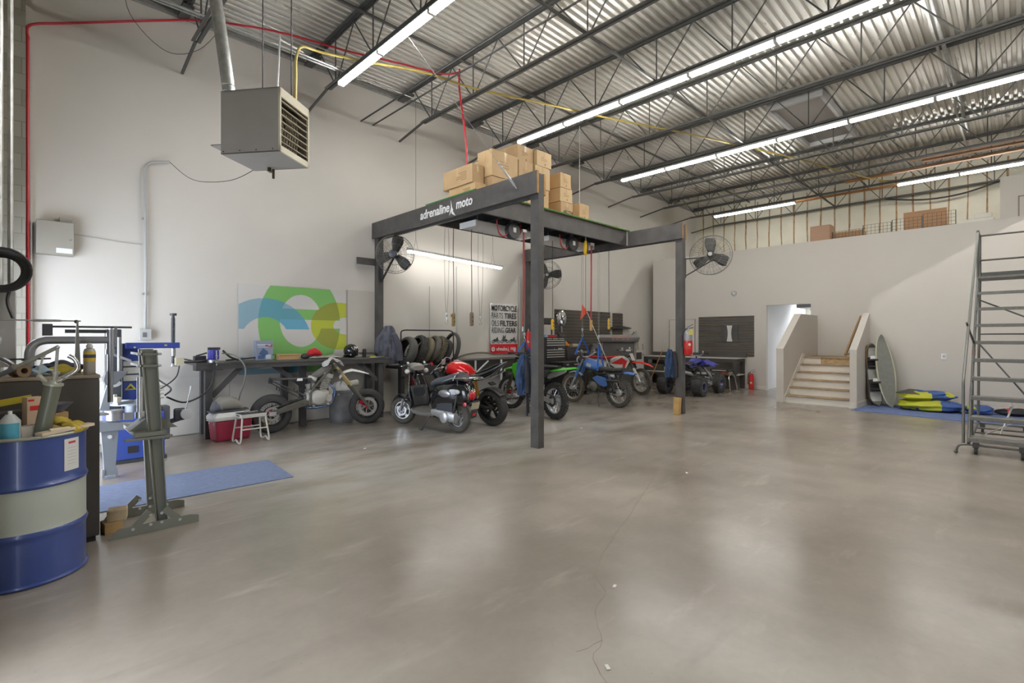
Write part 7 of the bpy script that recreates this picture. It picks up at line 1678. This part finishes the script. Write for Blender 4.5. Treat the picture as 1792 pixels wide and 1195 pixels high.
# rolling ladder
lg = mat('ladder_grey', '62625f', .45, .4, var=.1); tr_ = mat('tread_steel', '7c7b76', .5, .5, var=.1, scale=30, bump=.3, bscale=120)
ld = thing('rolling_ladder', 'tall grey steel rolling ladder with ten perforated steps, at the right photo edge', 'ladder', (8.75, .22, 0))
Y0, Y1 = -.3, .27
def lx(z): return -.02+.86*(z-.2)
for s, y in ((0, Y0), (1, Y1)):
    MB().cyl((lx(.14), y, .14), (lx(2.42), y, 2.42), .017, n=10).build('stringer', lg, ld)
    MB().cyl((lx(2.42), y, 2.3), (lx(2.42), y, 3.16), .017, n=10).build('platform_post', lg, ld)
    MB().tube([(1.95, y, .16), (2.1, y*1.0, 1.2), (2.42, y, 2.42), (2.42, y, 3.14)], .017, 10).build('rear_post', lg, ld)
    yo = y+(.055 if y > 0 else -.055)
    MB().tube(bend([(.05, yo, .12), (.05, yo, .93), (lx(2.42)-.02, y, 3.12)], .05), .016, 10).build('handrail', mat('worn_rail', '7d7d79', .4, .6), ld)
    MB().cyl((lx(1.3)+.05, y, 1.42), (lx(1.3)-.33, yo, 1.7), .013, n=8).build('handrail_brace', lg, ld)
    MB().cyl((.02, y, .13), (1.98, y, .16), .016, n=10).build('base_rail', lg, ld)
    MB().cyl((lx(1.05), y, 1.05), (.62, y, .14), .013, n=8).build('side_strut', lg, ld)
for i in range(9):
    z = .2+.247*i; x = lx(z); q = MB().bx(x-.06, x+.16, Y0, Y1, z-.012, z+.012).bx(x-.062, x-.052, Y0, Y1, z-.035, z+.012)
    q.build('step', tr_, ld, bevel=.003)
MB().bx(lx(2.42)-.05, 2.43, Y0, Y1, 2.41, 2.44).build('platform', tr_, ld); MB().bx(2.42, 2.435, Y0, Y1, 2.44, 2.55).build('toe_board', lg, ld)
for z in (2.75, 3.15): MB().tube(bend([(lx(2.42), Y1, z), (2.42, Y1, z), (2.42, Y0, z), (lx(2.42), Y0, z)], .04), .014, 8).build('guard_rail', lg, ld)
MB().cyl((2.3, Y1, 2.1), (2.25, Y0, 1.78), .012, n=8).cyl((2.15, Y1, 1.4), (2.0, Y0, .55), .012, n=8).cyl((2.2, Y1, 1.55), (2.2, Y0, 1.55), .011, n=8).build('rear_brace', lg, ld)
br = MB().cyl((1.95, Y0, .16), (1.95, Y1, .16), .013, n=8).cyl((1.5, Y0, .14), (1.5, Y1, .14), .012, n=8).cyl((1.0, Y0, .14), (1.0, Y1, .14), .012, n=8); br.build('cross_bar', lg, ld)
for x, y in ((-.05, .2), (-.05, -.22), (1.95, .22), (1.95, -.25)):
    cst = MB().bx(x-.03, x+.03, y-.03, y+.03, .09, .15).build('caster_fork', DSTEEL, ld); MB().cyl((x+.02, y-.016, .052), (x+.02, y+.016, .052), .05, n=18).build('caster_wheel', RUBBER, cst)
MB().tube(bend([(-.06, -.45, .12), (-.06, .3, .12), (-.06, .37, .1), (-.06, .39, .0)], .05), .012, 8).cyl((-.06, .39, .004), (-.06, .39, .02), .022, n=12).build('brake_bar', lg, ld)
MB().cyl((1.0, .0, .14), (1.35, -.12, .52), .012, n=8).cyl((1.3, -.1, .5), (1.4, -.1, .54), .016, n=8).cyl((.9, .15, .14), (1.1, -.2, .35), .006, n=6).build('lock_lever', ALU, ld)
MB().cyl((lx(1.28), Y1, 1.25), (lx(1.34), Y1, 1.32), .022, n=12).build('orange_tape', ORANGE, ld)
# ---------------------------------------------------------------- mezzanine storage
MZ = 3.0
ca = thing('storage_cabinet', 'small brown cabinet behind the parapet, left end of the wire panels', 'cabinet', (15.75, 3.88, MZ)); CBR = mat('cabinet_brown', 'a37f63', .7, var=.06)
MB().bx(-.15, .25, -.24, .24, 0, 1.55).build('body', CBR, ca); MB().bx(-.152, -.15, -.22, .22, .02, 1.53).build('door', mat('cabinet_pinkish', 'b08d74', .7), ca)
single('storage_box', MB().bx(0, .4, -.35, .35, 0, 1.35), mat('box_brown', 'a9845c', .75, var=.08), 'low brown box behind the wire grid panels', 'box', (15.85, 3.3, MZ))
single('plywood_sheet', MB().bx(0, .05, -.42, .42, 0, 1.68), mat('panel_tan', 'ae8560', .7, var=.06), 'large tan sheet standing behind the wire grid panels', 'panel', (16.15, 1.72, MZ))
def gridpanel(x, y0, y1, z1, label):
    t = thing('wire_grid_panel', label, 'wire panel', (x, y0, MZ), 0, 'wire grid panels on the mezzanine'); m = MB(); L = y1-y0
    n = max(2, round(L/.08))
    for k in range(n+1): m.bx(-.003, .003, L*k/n-.003, L*k/n+.003, .6, z1-MZ)
    k = 0
    while z1-MZ-.08*k > .6: m.bx(-.003, .003, 0, L, z1-MZ-.08*k-.003, z1-MZ-.08*k+.003); k += 1
    m.build('grid', DSTEEL, t); f = MB()
    for yy in (0, L): f.bx(-.008, .008, yy-.008, yy+.008, 0, z1-MZ)
    f.build('frame', DSTEEL, t)
gridpanel(15.55, 2.9, 3.58, 4.32, 'leftmost wire grid panel, in front of the low brown box')
gridpanel(15.5, 2.3, 2.88, 4.38, 'second wire grid panel from the left on the mezzanine')
gridpanel(15.5, 1.7, 2.28, 4.42, 'third wire grid panel from the left, before the tan sheet')
gridpanel(15.5, 1.09, 1.68, 4.46, 'rightmost wire grid panel on the mezzanine')
for y0, y1, z1, lab in ((.45, 1.06, 4.18, 'long white foam slab on the mezzanine, under the shorter one'), (.48, .78, 4.29, 'short white foam block on top of the long foam slab')):
    single('foam_block', MB().bx(-.1, .1, y0-.75, y1-.75, 0 if z1 < 4.2 else .0, z1-MZ if z1 < 4.2 else .105), mat('foam_white', 'd5d2c6', .8), lab, 'foam block', (15.5, .75, MZ if z1 < 4.2 else 4.182), 0, bevel=.01)
ro = MB(); ro.bx(15.75, 15.85, -6, .36, 3.0, 5.02); ro.bx(15.85, 18.9, .26, .36, 3.0, 5.02); ro.bx(15.75, 18.9, -6, .36, 5.02, 5.1)
struct('wall_mezzanine_room', ro, WALLP2)
dw = struct('door_2', MB().bx(15.735, 15.75, -.85, .05, 3.0, 4.6), WALLP2)
fm_ = MB(); fm_.bx(15.73, 15.75, .05, .075, 3.0, 4.62); fm_.bx(15.73, 15.75, -.87, .075, 4.6, 4.625); fm_.build('door_frame', mat('frame_brown', '8b7f72', .6), dw)
line('mezzanine_cable', [(18.55, 2.9, 5.65), (18.5, 2.0, 5.45), (18.5, 1.2, 5.45), (18.55, .4, 5.65)], .025, CORD, 'dark cable slung along the insulated wall at the upper right', 'cable', 6)
for i, (x, y, rz) in enumerate(((2.55, 1.72, .3), (1.9, 1.32, 1.0), (5.25, 2.6, .7), (7.2, 5.3, .4), (6.6, 5.1, 1.2), (3.3, 6.2, .5))):
    single('paper_scrap', MB().box((0, 0, .002), (.035 if i < 2 else .05, .018, .003)), mat('scrap_white', 'd8d4cb', .8), ['tiny white scrap on the open floor, nearest of all', 'tiny white scrap on the floor, second nearest', 'white scrap on the floor right of the front gantry post', 'white scrap on the floor inside the gantry, right one', 'white scrap on the floor inside the gantry, left one', 'white scrap on the floor near the red cooler'][i], 'paper scrap', (x, y, .0005), rz, 'paper scraps on the floor')
